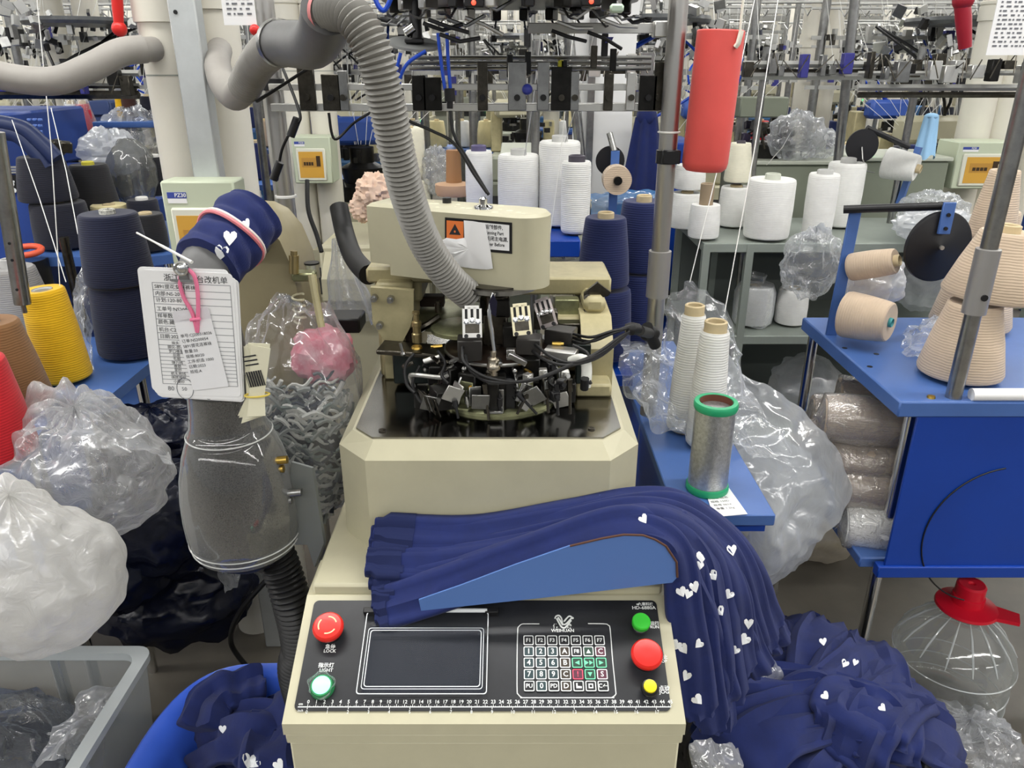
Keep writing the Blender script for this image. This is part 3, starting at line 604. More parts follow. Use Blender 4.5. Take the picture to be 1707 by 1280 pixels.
# ================================================================= yarn cones
def yarnm(name, col): return mat('yarn_'+name, col, .82, bump=('yarn', 62, .42), vary=(26, .10), sheen=.15)
Y_WHITE = yarnm('white', (236, 236, 232)); Y_CREAM = yarnm('cream', (226, 212, 160)); Y_NAVY = yarnm('navy', (20, 33, 84)); Y_DARK = yarnm('dark', (19, 21, 36))
Y_BEIGE = yarnm('beige', (205, 184, 160)); Y_RED = yarnm('red', (200, 20, 34)); Y_YEL = yarnm('yellow', (236, 184, 12)); Y_BROWN = yarnm('brown', (134, 96, 58)); Y_GREY = yarnm('grey', (150, 148, 146))
Y_DNAVY = yarnm('deep_navy', (15, 22, 52)); Y_BLACK = yarnm('black', (26, 26, 30))
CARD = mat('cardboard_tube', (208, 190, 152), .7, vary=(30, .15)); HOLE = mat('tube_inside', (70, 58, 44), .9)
CM = {}
def cone(label, loc, rb, rt, h, ym, cm=CARD, core=.018, up=.012, dn=.006, group=None, M=None, n=28, rc=None, cat='yarn cone', name='yarn_cone', hole=HOLE, wrap=None):
    """a wound package on a paper tube: rb/rt bottom and top radius, h height; the tube sticks out by up and dn"""
    t = T(name, label, cat, loc, group)
    key = (rb, rt, h, ym.name, core, n)
    def ob(nm, mb, m_, k):
        kk = key+(k, up, dn, cm.name)
        if kk not in CM: CM[kk] = mb().mesh(nm, m_)
        o = bpy.data.objects.new(nm, CM[kk]); COL.objects.link(o); o.parent = t
    def yarn():
        e = min(.012, h*.08)
        return MB().lathe([(core, e*.4), (rb*.9, 0), (rb*.975, e*.3), (rb, e), (rb+(rt-rb)*.5+.0015, h*.5), (rt, h-e), (rt*.97, h-e*.3), (rt*.9, h), (core*1.02, h-.002)], n, (0, 0, dn), caps=False)
    def tube():
        r0 = core*(1.25 if rb > rt*1.15 else 1.0)
        return MB().lathe([(core*.72, h*.85+dn), (core*.74, h+up+dn-.001), (core*.86, h+up+dn+.001), (core, h+up+dn-.001), (core, h+dn), (r0, dn), (r0, 0), (r0*.6, 0)], max(12, n//2), caps=False)
    ob('yarn_package', yarn, ym, 'y'); ob('paper_tube', tube, cm, 't')
    ob('tube_hole', lambda: MB().lathe([(core*.74, h*.85+dn), (.001, h*.85+dn+.0005)], 12, caps=False), hole, 'h')
    if wrap:
        def wr(): return MB().lathe([(rb*.6, -.002), (rb*1.05, .002), (rb*1.1, h*.3), (rt*1.14, h*.8), (rt*1.0, h*1.03), (core*1.3, h*1.12), (core*1.6, h*1.28)], n, (0, 0, dn), caps=False)
        def wr2():
            m_ = wr(); m_.v = [p+V((nz(p, 28, 1), nz(p, 28, 2), nz(p, 24, 3)))*.008 for p in m_.v]; return m_
        ob('plastic_wrap', wr2, wrap, 'w')
    if M is not None: t.matrix_world = M
    return t
def lean(loc, rx=0, ry=0, rz=0): return MX.Translation(V(loc)) @ Euler((rx, ry, rz)).to_matrix().to_4x4()
FILM = film('clear_film', dens=.16, scale=34, rough=.1)
FILMW = film('milky_film', dens=.5, scale=22, rough=.16, folds=.7)
FILMG = film('grey_film', (210, 212, 216), dens=.3, scale=26, rough=.1)
FILMD = film('dark_film', (150, 156, 168), dens=.2, scale=24, rough=.09, folds=1.3)
def sheet(name, pts, m, nu=26, nv=26, amp=.02, sc=11, seed=0, thick=0):
    """crumpled sheet through a grid of control points (rows of points)"""
    rows = [spline(r, max(2, nv//(len(r)-1))) for r in pts]
    k = len(rows[0]); cols = [spline([r[j] for r in rows], max(2, nu//(len(rows)-1))) for j in range(k)]
    nn = len(cols[0]); mb = MB()
    def f(p): return p+V((nz(p, sc, seed), nz(p, sc, seed+1), nz(p, sc, seed+2)))*amp+V((nz(p, sc*3.1, seed+3), nz(p, sc*3.1, seed+4), nz(p, sc*3.1, seed+5)))*amp*.35
    mb.add([f(cols[j][i]) for i in range(nn) for j in range(k)], [(i*k+j, i*k+j+1, (i+1)*k+j+1, (i+1)*k+j) for i in range(nn-1) for j in range(k-1)])
    return mb
def blob(c, r, amp=.18, sc=3.2, seed=0, nu=36, nv=48, fold=0, pinch=None, flat=0):
    """a soft closed bag: ellipsoid pushed about by noise, with radial gathers towards pinch"""
    c = V(c); mb = MB()
    def fn(a, b):
        th = pi*(.002+.996*a); ph = 2*pi*b
        d = V((sin(th)*cos(ph), sin(th)*sin(ph), -cos(th)))
        k = 1+amp*nz(d, sc, seed)+amp*.5*nz(d, sc*2.3, seed+5)+fold*.5*sin(ph*15+4*nz(d, 2, seed))*max(0, .3+d.z if pinch is None else d.dot(pinch))
        if pinch is not None:
            q = max(0, d.dot(pinch)); k *= 1+.45*q**6
        p = V((d.x*r[0], d.y*r[1], d.z*r[2]))*k
        if flat and p.z < -r[2]*flat: p.z = -r[2]*flat
        return c+p
    mb.grid(fn, nu, nv, True); return mb
# ================================================================= knitted tights
HSH = [(0, -1), (.45, -.5), (.85, .05), (.85, .5), (.5, .75), (.15, .6), (0, .35), (-.15, .6), (-.5, .75), (-.85, .5), (-.85, .05), (-.45, -.5)]
def stocking(label, pts, w=.05, th=.012, group=None, hearts=8, seed=0, up=(0, -.4, 1), fold=.004, nf=5, cuff=True, hs=.009, taper=0, hmin=.25, name='knitted_tights', cat='tights'):
    """a flattened knitted tube along pts, w wide, th thick, with lengthwise folds and knitted-in white hearts"""
    rnd = random.Random(seed); path = spline(pts, 9); n = len(path)-1; m = 26; U = V(up); fr = []
    for i, p in enumerate(path):
        d = (path[min(i+1, n)]-path[max(i-1, 0)]); d = d.normalized() if d.length > 1e-9 else V((1, 0, 0))
        u2 = U-d*U.dot(d)
        if fr and u2.length < .25: u2 = fr[-1][2]-d*fr[-1][2].dot(d)
        u2.normalize(); 
        if fr and u2.dot(fr[-1][2]) < 0: u2 = -u2
        if fr: u2 = (fr[-1][2]*.6+u2*.4); u2 = (u2-d*u2.dot(d)).normalized()
        fr.append((p, d.cross(u2), u2))
    def S(a, b, off=0):
        x = a*n; i = min(int(x), n-1); f = x-i
        p = fr[i][0].lerp(fr[i+1][0], f); sd = fr[i][1].lerp(fr[i+1][1], f); u2 = fr[i][2].lerp(fr[i+1][2], f)
        ph = 2*pi*b; ww = w*(1+.10*sin(a*5+seed)+.16*nz((a*4, seed, 0), 1))*(1-taper*a); c, s = cos(ph), sin(ph)
        e = .5 if abs(c) > 1e-9 else 1
        rx = ww/2*(abs(c)**.75)*(1 if c > 0 else -1); ry = th/2*(abs(s)**.6)*(1 if s > 0 else -1)
        fo = fold*sin(nf*pi*2*(rx/max(w, .001))+seed+2.2*nz((a*3, rx*20, seed), 1))*(1 if s > 0 else .3)*(1-abs(c)**4)
        fo += fold*1.2*nz((a*7, rx*26, seed+3), 1)
        end = 1 if .02 < a < .98 else .72
        return p+sd*rx*end+u2*(ry+fo+(off if s > 0 else -off))
    mb = MB(); mb.grid(lambda a, b: S(a, b), n, m, True); k = m
    mb.f.append(list(range(k))); mb.m.append(0); mb.f.append(list(range(n*k, (n+1)*k))[::-1]); mb.m.append(0)
    L = sum((path[i+1]-path[i]).length for i in range(n)); mb.k = 1
    for h in range(hearts):
        a0 = hmin+(1-hmin-.03)*(h+rnd.uniform(.1, .9))/hearts; b0 = .25+rnd.uniform(-.14, .14)+(.0 if rnd.random() < .82 else .5)
        r = rnd.uniform(-.6, .6); q = []
        for x, y in HSH:
            x2, y2 = x*cos(r)-y*sin(r), x*sin(r)+y*cos(r)
            q.append(S(min(.99, max(.01, a0+y2*hs/L)), b0+x2*hs/(w*2.1), .0012))
        c0 = S(a0, b0, .0014); mb.add(q+[c0], [(i, (i+1) % 12, 12) for i in range(12)])
    o = mb.build(name, [NAVY, HEART], sm=60); tag(o, label, cat, group)
    if cuff:
        q = MB(); q.grid(lambda a, b: S(.004+a*.055, b, .0016), 5, m, True); c = q.build('knitted_cuff', mat('navy_rib_cuff', (30, 44, 100), .85, bump=('rib', 900, .8)), o); 
    return o
# --- guide plates and the bundle of tights across the machine
gp = T('guide_chute', 'pair of blue sheet guides on the console holding the bundle of navy tights', 'sheet guide', (0, .88, .79))
def plate(pxs, Yf, th, nm, m):
    a = [P(u, v, Yf(u)) for u, v in pxs]; k = len(a); mb = MB()
    mb.add(a+[q+V((0, th, 0)) for q in a], [list(range(k))[::-1], list(range(k, 2*k))]+[(i, (i+1) % k, k+(i+1) % k, k+i) for i in range(k)]); return mb.build(nm, m, gp, sm=20)
plate([(698, 1000), (702, 1018), (900, 997), (1121, 971), (1129, 962), (1129, 937), (1110, 910), (1092, 899), (1072, 892), (1040, 891), (1005, 897), (950, 910), (860, 941), (770, 975)][::-1], lambda u: .817+(u-700)*.00004, .0025, 'front_guide', mat('guide_blue', (84, 118, 180), .35))
plate([(640, 1000), (1075, 955), (1077, 852), (1055, 834), (1038, 825), (1000, 826), (955, 838), (850, 893), (760, 930)], lambda u: .942, .0025, 'rear_guide', mat('guide_blue'))
MB().tube([P(u, v, .8155+(u-700)*.00004) for u, v in ((950, 910), (1005, 897), (1040, 891), (1072, 892), (1092, 899), (1110, 910), (1128, 937), (1129, 962))], .0016, 6).build('rusty_edge', mat('rust', (84, 56, 44), .8), gp)
GB = 'navy tights with white hearts bundled across the machine'
rowB = [(622, 884, .928), (790, 893, .925), (955, 868, .925), (1060, 846, .93), (1135, 852, .94), (1205, 893, .95), (1245, 950, .955), (1270, 1010, .96), (1296, 1062, .97)]
rowM = [(613, 940, .89), (760, 940, .89), (930, 905, .885), (1060, 872, .885), (1135, 890, .89), (1190, 940, .90), (1212, 1005, .90), (1222, 1075, .90), (1232, 1140, .90)]
rowF = [(626, 1010, .848), (690, 1000, .852), (850, 945, .862), (1010, 893, .868), (1085, 888, .868), (1130, 930, .860), (1142, 1020, .845), (1158, 1110, .835), (1172, 1215, .82)]
NB = 9
for k in range(NB):
    r = k/(NB-1); rnd = random.Random(k); pts = []
    for (b, m_, f) in zip(rowB, rowM, rowF):
        q = [(1-2*r)*x+2*r*y if r < .5 else (2-2*r)*y+(2*r-1)*z for x, y, z in zip(b, m_, f)]
        pts.append(P(q[0]+rnd.uniform(-3, 3), q[1]+rnd.uniform(-4, 4), q[2]+rnd.uniform(-.004, .004)))
    fallout = rnd.uniform(.82, 1.08)
    pts[-1] = pts[-2]+(pts[-1]-pts[-2])*fallout*(1.2 if k % 2 else .8)
    o = stocking('navy tights with white hearts, one of the bundle held between the blue guides', pts, .060, .019, GB, 0, 100+k, (0, -.55, .8), .0035, 2, hmin=.46, hs=.0085)
# a few that hang lower, spreading out on the right
for k, (row) in enumerate((((1120, 880, .90), (1180, 930, .92), (1225, 1010, .92), (1255, 1080, .92), (1275, 1120, .92)), ((1130, 930, .87), (1165, 1000, .875), (1185, 1080, .87), (1200, 1150, .86), (1205, 1215, .85)),
        ((1150, 900, .94), (1225, 960, .96), (1262, 1020, .97), (1290, 1055, .98), (1302, 1075, .985)), ((1135, 950, .86), (1170, 1030, .86), (1195, 1110, .86), (1215, 1170, .86)))):
    stocking('navy tights leg with white hearts hanging from the bundle on the right of the console', [P(*q) for q in row], .058, .016, 'tights legs hanging beside the console', 0, 140+k, (.3, -.8, .5), .005, 2, False, hmin=.05, taper=.25)
# --- heap of navy tights at the bottom right
CZ0 = G(1400, 1225, .42)
tag(blob((.60, 1.10, .17), (.27, .22, .19), .1, 2.2, 71, flat=.88).build('plastic_bag', film('black_bag', (36, 38, 46), dens=.9, scale=14, rough=.15)), 'dark plastic bag on the floor under the heap of navy tights', 'plastic bag')
ends = [(1335, 1040, .30), (1390, 1050, .33), (1430, 1075, .34), (1475, 1120, .34), (1520, 1160, .33), (1560, 1215, .33), (1590, 1265, .34), (1500, 1290, .38), (1400, 1300, .40), (1300, 1300, .41), (1215, 1285, .42), (1185, 1230, .42), (1225, 1175, .40), (1290, 1110, .35), (1450, 1095, .33), (1540, 1190, .33)]
for k, (u, v, z) in enumerate(ends):
    e = G(u, v, z); rnd = random.Random(k+50); c = CZ0+V((rnd.uniform(-.05, .05), rnd.uniform(-.03, .05), .012*k % .05))
    mid = (c+e)/2+V((rnd.uniform(-.02, .02), 0, .02+rnd.uniform(0, .03))); b = c+(c-e)*.12
    stocking('navy tights spread in the heap at the lower right corner', [b+V((0, 0, -.02)), c+V((0, 0, .015)), mid, e+(mid-e)*.3+V((0, 0, .02)), e], .12, .022, 'heaped navy tights at the lower right', 0, 200+k, (0, -.2, 1), .008, 4, cuff=k % 2 == 0, hs=.008, taper=-.15)
tag(sheet('f', [[P(1225, 1085, 1.06), P(1270, 1080, 1.06), P(1300, 1110, 1.06)], [P(1215, 1120, 1.04), P(1260, 1130, 1.02), P(1302, 1150, 1.03)], [P(1235, 1160, 1.02), P(1265, 1165, 1.0), P(1300, 1165, 1.02)]], FILMG, 30, 30, .014, 20, 5).build('plastic_film', FILMG), 'shiny clear film between the hanging tights and the heap', 'plastic film')
tag(sheet('f', [[P(1150, 1240, .80), P(1190, 1230, .82), P(1235, 1245, .84)], [P(1150, 1275, .78), P(1195, 1270, .79), P(1240, 1280, .80)], [P(1150, 1320, .76), P(1200, 1320, .76), P(1260, 1320, .78)]], FILMG, 30, 30, .014, 24, 6).build('plastic_film', FILMG), 'crumpled grey film at the bottom edge, right of the console', 'plastic film')

# white hearts knitted into the legs, laid on the real surfaces
def hearts_on(objs, lst, size=10.5):
    trees = [(o, bvh(o)) for o in objs]; add = {}
    rnd = random.Random(9)
    for q in lst:
        u, v = q[:2]; s = size*(q[2] if len(q) > 2 else rnd.uniform(.8, 1.1)); r = rnd.uniform(-.8, .8); d = rdir(u, v)
        best = None
        for o, t in trees:
            h = t.ray_cast(CAMP, d)
            if h[0] is not None and (best is None or h[3] < best[2]): best = (o, t, h[3])
        if best is None: continue
        o, t, _ = best; pts = []
        for x, y in HSH+[(0, .1)]:
            x, y = x*.95, y
            p = hit(t, u+s*(x*cos(r)-y*sin(r)), v-s*(x*sin(r)+y*cos(r))*1.05, .0013)
            pts.append(p)
        if any(p is None for p in pts) or max((p-pts[-1]).length for p in pts) > .03: continue
        add.setdefault(o.name, []).append(pts)
    for nm, ps in add.items():
        o = bpy.data.objects[nm]; me = o.data; off = worg(o); bm = bmesh.new(); bm.from_mesh(me)
        for pts in ps:
            vs = [bm.verts.new(p-off) for p in pts]
            for i in range(12):
                f = bm.faces.new((vs[i], vs[(i+1) % 12], vs[12])); f.material_index = 1
        bm.to_mesh(me); bm.free()
ALLT = [o for o in bpy.data.objects if o.name.startswith('knitted_tights')]
hearts_on(ALLT, [(1114, 843), (1072, 865), (1172, 873), (1135, 890), (1219, 916), (1165, 942), (1168, 928), (1225, 944), (1160, 956), (1187, 958), (1211, 958), (1135, 985), (1147, 989), (1157, 977), (1214, 990), (1245, 990),
    (1199, 1017), (1170, 1031), (1198, 1039), (1247, 1038), (1276, 1058), (1241, 1065), (1127, 1074), (1139, 1080), (1165, 1072), (1196, 1076), (1225, 1083), (1223, 1106), (1187, 1099), (1183, 1117), (1144, 1125), (1162, 1165), (1181, 1192), (1372, 1070, .7), (1408, 1106, .7), (1425, 1104, .6), (1375, 1160, .8), (1470, 1180, .7), (1398, 1275, .9)])
# ================================================================= right: spool shelf beside the machine
sh = T('side_shelf', 'narrow blue shelf fixed to the right side of the machine, carrying the silver spool', 'shelf', (.36, 1.5, .72))
MB().bx(.276, .445, 1.113, 2.0, .728, .75, .002).build('shelf_top', BLUE, sh)
MB().prism([(1.2, .15), (1.95, .15), (1.95, .728), (1.13, .728), (1.13, .68)], .279, .284, EX).build('side_plate', DBLUE, sh)
MB().bx(.279, .44, 1.14, 1.17, .70, .728).build('shelf_bracket', DBLUE, sh)
GRN = mat('green_rim', (40, 158, 108), .32)
LUREX = mat('silver_thread', (205, 207, 208), .3, .85, bump=('noise', 420, .9), vary=(160, .35))
sp = T('thread_spool', 'silver metallic thread spool with green rims standing on the narrow blue shelf', 'spool', G(1178, 815, .75))
o_ = worg(sp); rs = .0345; hs_ = .172
MB().lathe([(rs, .012), (rs, hs_-.012)], 40, o_).build('thread_winding', LUREX, sp)
for nm, z0 in (('rim', 0), ('rim', hs_-.014)):
    MB().lathe([(rs*.8, z0), (rs+.0015, z0), (rs+.003, z0+.003), (rs+.003, z0+.011), (rs+.0015, z0+.014), (rs*.84, z0+.0145), (rs*.8, z0+.012)], 40, o_, caps=False).build('green_rim', GRN, sp)
MB().lathe([(rs*.8, .02), (rs*.8, hs_)], 28, o_, caps=False).build('spool_core', mat('rust_brown', (110, 66, 50), .6), sp)
MB().lathe([(rs*.8, .06), (.001, .06)], 28, o_, caps=False).build('core_floor', HOLE, sp)
cone('tall white cone with a cardboard top, directly behind the silver spool', G(1172, 742, .751), .036, .0275, .235, Y_WHITE, core=.0215, up=.018, group=None)
cone('tall white cone at the back of the narrow blue shelf, half in film', G(1139, 716, .751), .036, .0235, .245, Y_WHITE, core=.0195, up=.018)
# paper slip under the spool
p_ = [G(u, v, .7512) for u, v in ((1178, 826), (1210, 806), (1246, 857), (1190, 862))]
mb = MB().add([*p_, *[q+V((0, 0, .0006)) for q in p_]], [(3, 2, 1, 0), (4, 5, 6, 7), (0, 1, 5, 4), (1, 2, 6, 5), (2, 3, 7, 6), (3, 0, 4, 7)])
sl = tag(mb.build('paper_slip', PAPER), 'small printed paper slip lying half under the silver spool', 'paper')
mb = MB()
fr_ = frame(p_[3]+V((0, 0, .0009)), p_[2]-p_[3], p_[0]-p_[3]); W_ = (p_[2]-p_[3]).length; H_ = (p_[0]-p_[3]).length
for k, s in enumerate(('合格证 品名', '规格 150D', '批号 0614', '净重 1.2kg')): text_into(mb, s, .0075, fr_ @ MX.Translation((W_*.5, H_*(.8-.16*k), 0)))
mb.build('slip_print', INK, sl)
# crumpled clear film round the cones and down to the floor
rowsA = [[P(1125, 490, 1.56), P(1165, 478, 1.56), P(1205, 530, 1.54), P(1225, 580, 1.52)],
         [P(1090, 580, 1.52), P(1150, 600, 1.50), P(1200, 600, 1.47), P(1260, 640, 1.48)],
         [P(1050, 640, 1.42), P(1100, 670, 1.42), P(1230, 690, 1.40), P(1290, 700, 1.42)],
         [P(1075, 690, 1.37), P(1110, 730, 1.36), P(1230, 745, 1.34), P(1310, 760, 1.36)]]
tag(sheet('f', rowsA, FILM, 60, 60, .03, 13, 3).build('plastic_film', FILM), 'crumpled clear plastic film draped around the tall white cones', 'plastic film')
rowsB = [[P(1040, 560, 1.50), P(1075, 570, 1.5), P(1110, 590, 1.5)], [P(1040, 610, 1.46), P(1070, 640, 1.42), P(1120, 650, 1.42)], [P(1060, 665, 1.44), P(1090, 700, 1.36), P(1140, 720, 1.34)]]
tag(sheet('f', rowsB, FILM, 40, 40, .03, 17, 9).build('plastic_film', FILM), 'crumpled clear film bunched between the machine and the tall white cones', 'plastic film')
rowsC = [[P(1200, 585, 1.52), P(1260, 640, 1.50), P(1330, 680, 1.48), P(1385, 745, 1.45)],
         [P(1215, 680, 1.46), P(1270, 720, 1.42), P(1345, 750, 1.40), P(1420, 815, 1.40)],
         [P(1230, 760, 1.38), P(1280, 800, 1.34), P(1350, 830, 1.34), P(1395, 850, 1.36)],
         [P(1230, 840, 1.34), P(1275, 880, 1.30), P(1320, 900, 1.31), P(1360, 905, 1.33)],
         [P(1245, 910, 1.34), P(1262, 960, 1.30), P(1290, 950, 1.31), P(1330, 930, 1.33)]]
tag(sheet('f', rowsC, FILMW, 80, 60, .022, 10, 21).build('plastic_bag', film('bag_film', (226, 230, 234), dens=.42, scale=17, rough=.12, folds=.9)), 'big empty clear bag hanging off the right edge of the narrow blue shelf', 'plastic bag')
bg = blob(G(1285, 900, .52)+V((-.0, .08, .02)), (.13, .10, .17), .14, 2.6, 31, fold=.1)
tag(bg.build('plastic_bag', FILMW), 'full milky plastic bag below the narrow blue shelf, right of the navy tights', 'plastic bag')
# ================================================================= right: blue yarn stand
rt_ = T('yarn_stand', 'large blue yarn stand with two shelves at the right edge of the photo', 'yarn stand', (1.1, 1.55, 0))
MB().bx(.724, 1.75, 1.312, 1.835, .838, .87, .003).build('upper_shelf', BLUE, rt_)
MB().bx(.728, 1.75, 1.345, 1.85, .475, .50, .003).build('lower_shelf', BLUE, rt_)
fp = MB().bx(.766, 1.75, 1.318, 1.324, .497, .868, .001).build('front_panel', DBLUE, rt_)
MB().bx(.752, 1.75, 1.312, 1.335, .473, .500, .002).build('panel_lip', DBLUE, rt_)
mb = MB(); mb.tube([V((.80+.155+.155*cos(R(a)), 1.316, .57+.16*sin(R(a)))) for a in range(100, 262, 6)], .0016, 6); mb.v = [p+V((.03, 0, 0)) for p in mb.v]; mb.build('pressed_groove', RUBBER, fp)
for q in ((.745, 1.80), (.80, 1.40), (1.65, 1.8), (1.65, 1.37)):
    MB().cyl((q[0], q[1], 0), (q[0], q[1], .838), .0125, n=12).build('leg', CHROME, rt_)
for u, v in ((1408, 580), (1450, 611), (1461, 590)):
    p = G(u, v, .8702); MB().lathe([(.006, 0), (.0055, .0006)], 10, p).build('bolt_hole', BLACK, rt_)
p = G(1552, 663, .87); MB().lathe([(.008, 0), (.007, .004), (.003, .005)], 10, p).build('brass_bolt', BRASS, rt_)
po = T('steel_pole', 'slanting-looking chrome pole rising from the front of the large blue yarn stand', 'pole', (.835, 1.335, .87))
MB().cyl((.835, 1.335, .868), (.835, 1.335, 1.9), .0145, n=18).build('pole_tube', STEEL, po)
MB().lathe([(.0145, 0), (.0205, .001), (.0205, .118), (.0145, .119)], 20, (.835, 1.335, 1.035)).build('pole_sleeve', mat('dull_aluminium', (170, 168, 166), .45, .8), po)
MB().cyl((.835, 1.315, 1.07), (.835, 1.312, 1.07), .006, n=10).build('sleeve_screw', BLACK, po)
# beige cones on it
cA = G(1597, 626, .871)
cone('beige cone at the bottom of the stack behind the chrome pole', cA, .079, .050, .148, Y_BEIGE, core=.02, up=0)
cB = V((cA.x+.036, cA.y+.02, .871+.154))
cone('wide beige cone on top of the stack behind the chrome pole', cB, .088, .050, .128, Y_BEIGE, core=.021, up=.012, M=lean(cB, 0, .05))
cone('slim beige cone behind the stacked beige cones', (1.09, 1.75, .871+.21), .05, .032, .15, Y_BEIGE, core=.016)
cone('beige cone at the back of the large blue stand, below the slim one', (1.09, 1.75, .871), .088, .05, .2, Y_BEIGE, core=.02)
# bracket with bar and disc
br = T('tension_bracket', 'blue upright with black bar and round black disc on the large blue stand', 'yarn tension bracket', G(1397, 560, .87))
pA, pB = P(1413, 352, 1.70), P(1397, 560, 1.70)
MB().box(((pA.x+pB.x)/2, 1.70, (pA.z+.87)/2), (.026, .006, pA.z-.87), .001, Euler((0, .03, 0))).build('upright', BLUE, br)
pC, pD = P(1406, 349, 1.70), P(1583, 343, 1.62)
MB().tube([pC, pC.lerp(pD, .5), pD], .009, 12).build('black_bar', BLACK, br)
pE = P(1578, 366, 1.60)
b_ = MB().bx(pE.x-.013, pE.x+.013, 1.598, 1.604, pE.z-.03, pE.z+.035, .001).build('bracket_plate', BLUE, br)
q = MB()
for dz in (.01, -.018): q.cyl((pE.x, 1.598, pE.z+dz), (pE.x, 1.594, pE.z+dz), .004, n=8)
q.build('plate_screw', BLACK, b_)
dc = P(1563, 411, 1.615)
q = MB(); Rx = MX.Rotation(pi/2, 3, 'X'); q.lathe([(.0745, -.004), (.0745, .004), (.07, .006), (.012, .004), (.006, .008)], 44, dc, Rx @ MX.Rotation(R(8), 3, 'Y')); q.build('round_disc', mat('disc_black', (24, 24, 28), .45, vary=(14, .2)), br)
q = MB(); q.cyl(dc+V((.003, -.004, .0)), dc+V((.003, -.014, 0)), .0045, n=12); q.build('disc_eye', ALU, br)
# three beige bobbins by the upright
def lying(label, p, axis, rb, rt, h, ym, cm=CARD, core=.016, **k):
    z = V(axis).normalized(); x = z.orthogonal().normalized(); y = z.cross(x)
    M = MX(((x.x, y.x, z.x, p[0]), (x.y, y.y, z.y, p[1]), (x.z, y.z, z.z, p[2]), (0, 0, 0, 1)))
    return cone(label, (0, 0, 0), rb, rt, h, ym, cm, core, M=M, **k)
TEALT = mat('teal_tube', (60, 146, 150), .4)
lying('slim beige bobbin lying on top of the bobbin pile with its open tube showing', P(1413, 446, 1.70), (.55, -.55, .25), .031, .028, .098, Y_BEIGE, core=.013, up=.008)
lying('beige cone with a teal tube end at the front of the bobbin pile', P(1403, 522, 1.66), (.62, -.62, .02), .052, .044, .10, Y_BEIGE, TEALT, core=.0105, up=.004, hole=BLACK)
cone('beige cone in a white bag standing behind the two bobbins', P(1440, 520, 1.80), .05, .04, .13, Y_BEIGE, core=.015)
tag(blob(P(1452, 492, 1.76)+V((0, 0, .03)), (.07, .05, .07), .2, 3, 5, fold=.08).build('plastic_bag', FILMW), 'opened milky bag around the beige cone behind the bobbin pile', 'plastic bag')
tag(sheet('f', [[G(1500, 560, .875), G(1560, 525, .9), G(1600, 520, .89)], [G(1510, 590, .875), G(1545, 560, .90), G(1590, 545, .89)], [G(1540, 610, .875), G(1560, 590, .89), G(1590, 570, .88)]], FILM, 30, 30, .022, 22, 4).build('plastic_film', FILM), 'scrap of clear film lying on the large blue stand, left of the beige cones', 'plastic film')
# roll of white paper at the right, on the shelf
p = G(1655, 668, .876); tag(MB().cyl(p+V((-.03, .02, .004)), p+V((.16, .02, .004)), .012, n=12).build('paper_roll', PAPER), 'white paper roll lying on the shelf edge behind the deep blue panel', 'paper roll')
# wrapped packs on the lower shelf
PK = [(1435, 700, 1.50, 'topmost plastic-wrapped beige pack under the large blue shelf'), (1445, 768, 1.49, 'plastic-wrapped beige pack, second from the top of its pile'), (1462, 815, 1.46, 'plastic-wrapped beige pack resting on the white one'),
      (1375, 740, 1.62, 'plastic-wrapped beige pack at the left back, behind the big empty bag'), (1505, 730, 1.60, 'plastic-wrapped beige pack half hidden beside the deep blue panel'), (1395, 695, 1.70, 'plastic-wrapped beige pack at the very back of the pile'), (1440, 665, 1.72, 'crumpled plastic-wrapped pack under the blue shelf, topmost at the back')]
WRAP = film('shrink_wrap', (244, 240, 236), dens=.16, scale=46, rough=.1, folds=2.0, edge=.35, gloss=2.2)
def pack(label, p, ym, rx=.075, r=.052, ax=(1, -.25, .02)):
    z = V(ax).normalized(); x = V((0, 0, 1)); x = (x-z*x.dot(z)).normalized(); y = z.cross(x)
    t = T('wrapped_yarn_pack', label, 'wrapped yarn', p, 'plastic-wrapped packs under the blue stand')
    Mx = MX(((x.x, y.x, z.x, 0), (x.y, y.y, z.y, 0), (x.z, y.z, z.z, 0), (0, 0, 0, 1)))
    m_ = MB(); m_.lathe([(.012, -rx), (r*.92, -rx), (r, -rx*.8), (r*1.02, 0), (r*.97, rx*.8), (r*.88, rx), (.012, rx)], 26, p, Mx.to_3x3()); m_.build('yarn_package', ym, t)
    m_ = MB(); m_.lathe([(.004, -rx*1.22), (.012, -rx*1.12), (r*.5, -rx*1.08), (r*1.03, -rx*.95), (r*1.07, -rx*.5), (r*1.08, 0), (r*1.06, rx*.5), (r*1.0, rx*1.02), (r*.4, rx*1.1), (.004, rx*1.12)], 36, (0, 0, 0), Mx.to_3x3(), caps=False)
    m_.v = [V(p)+q+V((nz(q+V(p), 36, 1), nz(q+V(p), 36, 2), nz(q+V(p), 36, 3)))*.006 for q in m_.v]; m_.build('plastic_wrap', WRAP, t)
    m_ = MB(); e = V(p)-z*rx*1.12; m_.add([e+(x*cos(k*.7)+y*sin(k*.7))*(.018 if k % 2 else .007)-z*(.012 if k % 2 else .0) for k in range(9)]+[e], [(k, (k+1) % 9, 9) for k in range(9)]); m_.build('twisted_end', film('film_knot', (200, 196, 190), dens=.5, scale=90, rough=.1), t)
    return t
for u, v, Y, lb in PK: pack(lb, P(u, v, Y), yarnm('taupe', (176, 160, 144)), .078 if Y < 1.6 else .06)
pack('plastic-wrapped white pack at the bottom of the pile, nearest the deep blue panel', P(1468, 880, 1.42), Y_WHITE, .075, .05)
pack('small wrapped cream pack left of the white one on the lower blue shelf', P(1420, 850, 1.56), Y_CREAM, .03, .032)
